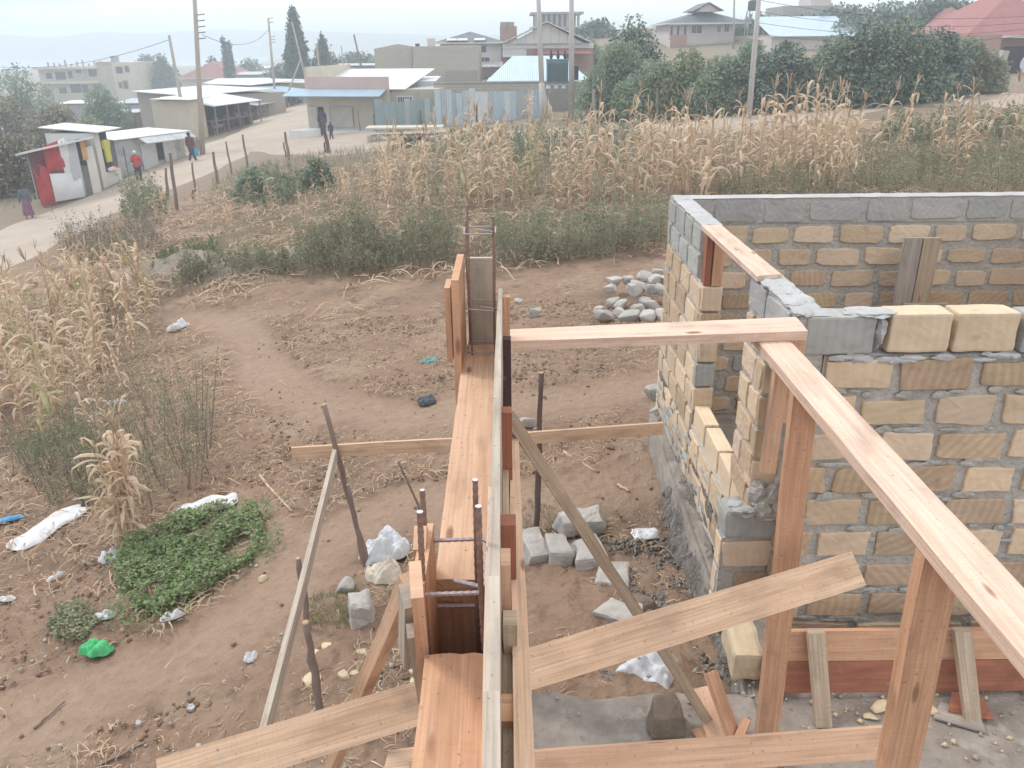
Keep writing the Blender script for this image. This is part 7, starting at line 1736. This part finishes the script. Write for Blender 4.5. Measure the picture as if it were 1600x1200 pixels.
# ------------------------------------------------------------ people and geese
def human(label,px,py,dist,h,rz,parts,pose=0):
    b_=P(px,py,dist); zg=tz(b_.x,b_.y)+.07; k=h/1.7
    # joints: x side, y forward(-y faces viewer side), z up
    st=.16 if pose==0 else .10
    J=dict(pel=(0,0,.93),sp=(0,.01,1.12),ch=(0,.0,1.32),nk=(0,0,1.46),hd=(0,-.015,1.56),ht=(0,-.01,1.67),
      hl=(.09,0,.90),kl=(.10,-st*.6,.50),al=(.10,-st*.2 if pose!=0 else st,.08),tl=(.10,-st*.2-.14 if pose!=0 else st-.13,.035),
      hr=(-.09,0,.90),kr=(-.10,st*.1,.49),ar=(-.10,st*1.2 if pose!=0 else -st*1.3,.08),tr_=(-.10,(st*1.2 if pose!=0 else -st*1.3)-.14,.035),
      sl=(.17,0,1.40),el=(.23,.03,1.13),wl=(.25 if pose<2 else .12,-.06 if pose<2 else -.22,.90 if pose<2 else 1.02),fl=(.25 if pose<2 else .05,-.08 if pose<2 else -.26,.80 if pose<2 else .98),
      sr=(-.17,0,1.40),er=(-.24,.03,1.13),wr=(-.27,-.05,.88),fr=(-.27,-.07,.78))
    E=[('pel','sp'),('sp','ch'),('ch','nk'),('nk','hd'),('hd','ht'),('pel','hl'),('hl','kl'),('kl','al'),('al','tl'),('pel','hr'),('hr','kr'),('kr','ar'),('ar','tr_'),('ch','sl'),('sl','el'),('el','wl'),('wl','fl'),('ch','sr'),('sr','er'),('er','wr'),('wr','fr')]
    Rr=dict(pel=.13,sp=.12,ch=.14,nk=.06,hd=.095,ht=.06,hl=.09,kl=.06,al=.04,tl=.03,hr=.09,kr=.06,ar=.04,tr_=.03,sl=.06,el=.042,wl=.03,fl=.028,sr=.06,er=.042,wr=.03,fr=.028)
    names=list(J); me=bpy.data.meshes.new('person'); me.from_pydata([tuple(c*k for c in J[n]) for n in names],[(names.index(a),names.index(b)) for a,b in E],[])
    o=bpy.data.objects.new('person',me); col.objects.link(o); o.location=(b_.x,b_.y,zg); o.rotation_euler=(0,0,rz); me.materials.append(MATS['skin'])
    sk=o.modifiers.new('skin','SKIN'); 
    for i,n in enumerate(names): me.skin_vertices[0].data[i].radius=(Rr[n]*k,Rr[n]*k)
    me.skin_vertices[0].data[0].use_root=True
    o.modifiers.new('sub','SUBSURF').levels=1; o.modifiers['sub'].render_levels=2
    tag(o,label,'person')
    def garment(name,secs,mt,n=18,cuts=0):
        """secs: (z, rx, ry, cx, cy)"""
        m_=MB(); 
        for (z,rx,ry,cx,cy) in secs:
            for j in range(n):
                a=2*math.pi*j/n; w_=1+.05*math.sin(a*5+z*7); m_.v.append(((cx+math.cos(a)*rx*w_)*k,(cy+math.sin(a)*ry*w_)*k,z*k))
        for i in range(len(secs)-1):
            for j in range(n): q=(j+1)%n; m_.idx((i*n+j,i*n+q,(i+1)*n+q,(i+1)*n+j),mt,[(0,0)]*4)
        m_.idx(tuple(range((len(secs)-1)*n,len(secs)*n)),mt,[(0,0)]*n)
        g=m_.build(name,smooth=True); g.parent=o; return g
    def sleeve(name,js,r,mt):
        m_=MB(); m_.tube([Vector(J[j])*k for j in js],[q*k for q in r],mt,n=10); g=m_.build(name,smooth=True); g.parent=o; return g
    for p_ in parts:
        if p_[0]=='top': garment(p_[2],[(.80,.175,.14,0,.0),(.95,.165,.13,0,0),(1.12,.15,.12,0,.01),(1.30,.19,.135,0,0),(1.42,.18,.11,0,0),(1.47,.09,.08,0,0),(1.475,.05,.05,0,0)],p_[1]); sleeve('sleeve',('sl','el','wl'),(.085,.062,.045),p_[1]); sleeve('sleeve',('sr','er','wr'),(.085,.062,.045),p_[1])
        if p_[0]=='skirt': garment('skirt',[(p_[2],.27,.25,0,.02),(.45,.23,.21,0,.01),(.75,.19,.16,0,0),(1.0,.15,.125,0,0)],p_[1],24)
        if p_[0]=='trousers': sleeve('trouser_leg',('hl','kl','al'),(.115,.085,.065),p_[1]); sleeve('trouser_leg',('hr','kr','ar'),(.115,.085,.065),p_[1])
        if p_[0]=='hair': m_=MB(); blob(m_,(0,.02*k,1.60*k),(.105*k,.115*k,.11*k),p_[1],3,2); g=m_.build(p_[2],smooth=True); g.parent=o
        if p_[0]=='bag':
            g=MB(); x,y,z=J['fl'] if p_[2]=='l' else J['fr']; g.tube([((x)*k,y*k,(z-.02)*k),(x*k,y*k,(z-.12)*k),(x*k,y*k,(z-.38)*k),(x*k,y*k,(z-.44)*k)],[.02*k,.10*k,.14*k,.08*k],p_[1],n=12); gg=g.build('carried_bag',smooth=True); M_=Matrix.Translation((b_.x,b_.y,zg))@Matrix.Rotation(rz,4,'Z'); gg.matrix_world=M_; tag(gg,p_[3],'bag')
    return o
human('person in grey top and long purple patterned skirt walking along the road at far left',49,350,39,1.62,R(20),[('top','cloth_teal','blouse'),('skirt','cloth_purple',.18),('hair','cloth_black','head_scarf')])
human('person in red top and dark trousers walking with a green bag by the kiosks',220,292,44,1.62,R(200),[('top','cloth_red','sweater'),('trousers','cloth_black'),('hair','cloth_white','cap'),('bag','cloth_green','l','green bag held by the person in the red top')],pose=2)
human('person in maroon jacket and black trousers walking away with a blue bag',302,257,48,1.66,R(170),[('top','cloth_maroon','jacket'),('trousers','cloth_navy'),('hair','hair','hair'),('bag','cloth_blue','r' ,'bright blue bag carried by the person in the maroon jacket')])
human('person in dark clothes standing in the doorway of the corner shop',505,202,49.5,1.6,R(10),[('top','cloth_navy','shirt'),('trousers','cloth_black'),('hair','hair','hair')])
human('small child in dark clothes standing on the white shop step',518,214,47.5,.98,R(-10),[('top','cloth_navy','shirt'),('trousers','cloth_maroon'),('hair','hair','hair')])
human('person in dark clothes standing far along the road beside the stalls',413,184,75,1.6,R(30),[('top','cloth_black','shirt'),('trousers','cloth_navy'),('hair','hair','hair')])
for k,(px,py) in enumerate(((339,207),(346,205))):
    b_=G(px,py); o_=thing('goose',['left one of two white geese at the roadside','right one of two white geese at the roadside'][k],'goose',(b_.x,b_.y,b_.z+.08),R(200+30*k)); 
    m_=MB(); m_.tube([(-.36,0,.42),(-.2,0,.40),(0,0,.36),(.18,0,.38),(.27,0,.5),(.29,0,.66),(.33,0,.76),(.38,0,.77)],[.02,.10,.15,.11,.05,.035,.045,.03],'goose',n=10); q=m_.build('body',smooth=True); q.parent=o_
    m_=MB(); m_.tube([(.38,0,.77),(.46,0,.75)],[.025,.01],'cloth_orange',n=6); q=m_.build('beak'); q.parent=o_
    for s in (-1,1): m_=MB(); m_.tube([(.02,s*.06,.26),(.02,s*.06,0),(.1,s*.07,-.01)],[.018,.014,.02],'cloth_orange',n=5); q=m_.build('leg'); q.parent=o_

# ------------------------------------------------------------ lake, far hills, haze
mat('lake_water',(.50,.56,.62),(.44,.50,.57),scale=.01,rough=.15)
m_=MB(); zz=CAMZ-10.75; pts=[]; n=40
ring0=[]; ring1=[]
for k in range(n+1):
    a=R(-62+50*k/n); r0=560+40*math.sin(k*.7)+60*max(0,(k-26)/14); r1=1050; ring0.append((math.sin(a)*r0,math.cos(a)*r0,zz)); ring1.append((math.sin(a)*r1,math.cos(a)*r1,zz))
for k in range(n): m_.face([ring0[k],ring0[k+1],ring1[k+1],ring1[k]],'lake_water')
struct(m_.build('lake'))
mat('hill',(.055,.085,.11),(.08,.105,.12),scale=.02)
m_=MB(); n=240; 
for k in range(n+1):
    a=R(-80+150*k/n); hgt=15+9*noise.noise(Vector((k*.045,2,0)))+4*noise.noise(Vector((k*.21,5,0))); hgt*=1-.25*float(sstep(-.2,.3,a))
    for (r_,z) in ((1060,-10),(1100,CAMZ+hgt*.55),(1150,CAMZ+hgt),(1230,-12)): m_.v.append((math.sin(a)*r_,math.cos(a)*r_,z))
for k in range(n):
    for j in range(3): m_.idx((4*k+j,4*k+4+j,4*k+5+j,4*k+j+1),'hill',[(0,0)]*4)
struct(m_.build('distant_hills',smooth=True))
hz=bpy.data.materials.new('haze'); hz.use_nodes=True; hn=hz.node_tree.nodes; hl_=hz.node_tree.links
for q in list(hn): 
    if q.type=='BSDF_PRINCIPLED': hn.remove(q)
pv=hn.new('ShaderNodeVolumePrincipled'); pv.inputs['Color'].default_value=(.84,.93,1.0,1); pv.inputs['Density'].default_value=.0024; pv.inputs['Anisotropy'].default_value=.2
hl_.new(pv.outputs[0],hn['Material Output'].inputs['Volume'])
MATS['haze']=hz
m_=MB(); m_.box(-1400,1400,-1400,1400,-16,27,'haze'); o=m_.build('haze'); tag(o,'pale blue haze in the air over the whole scene','haze',None,'stuff')
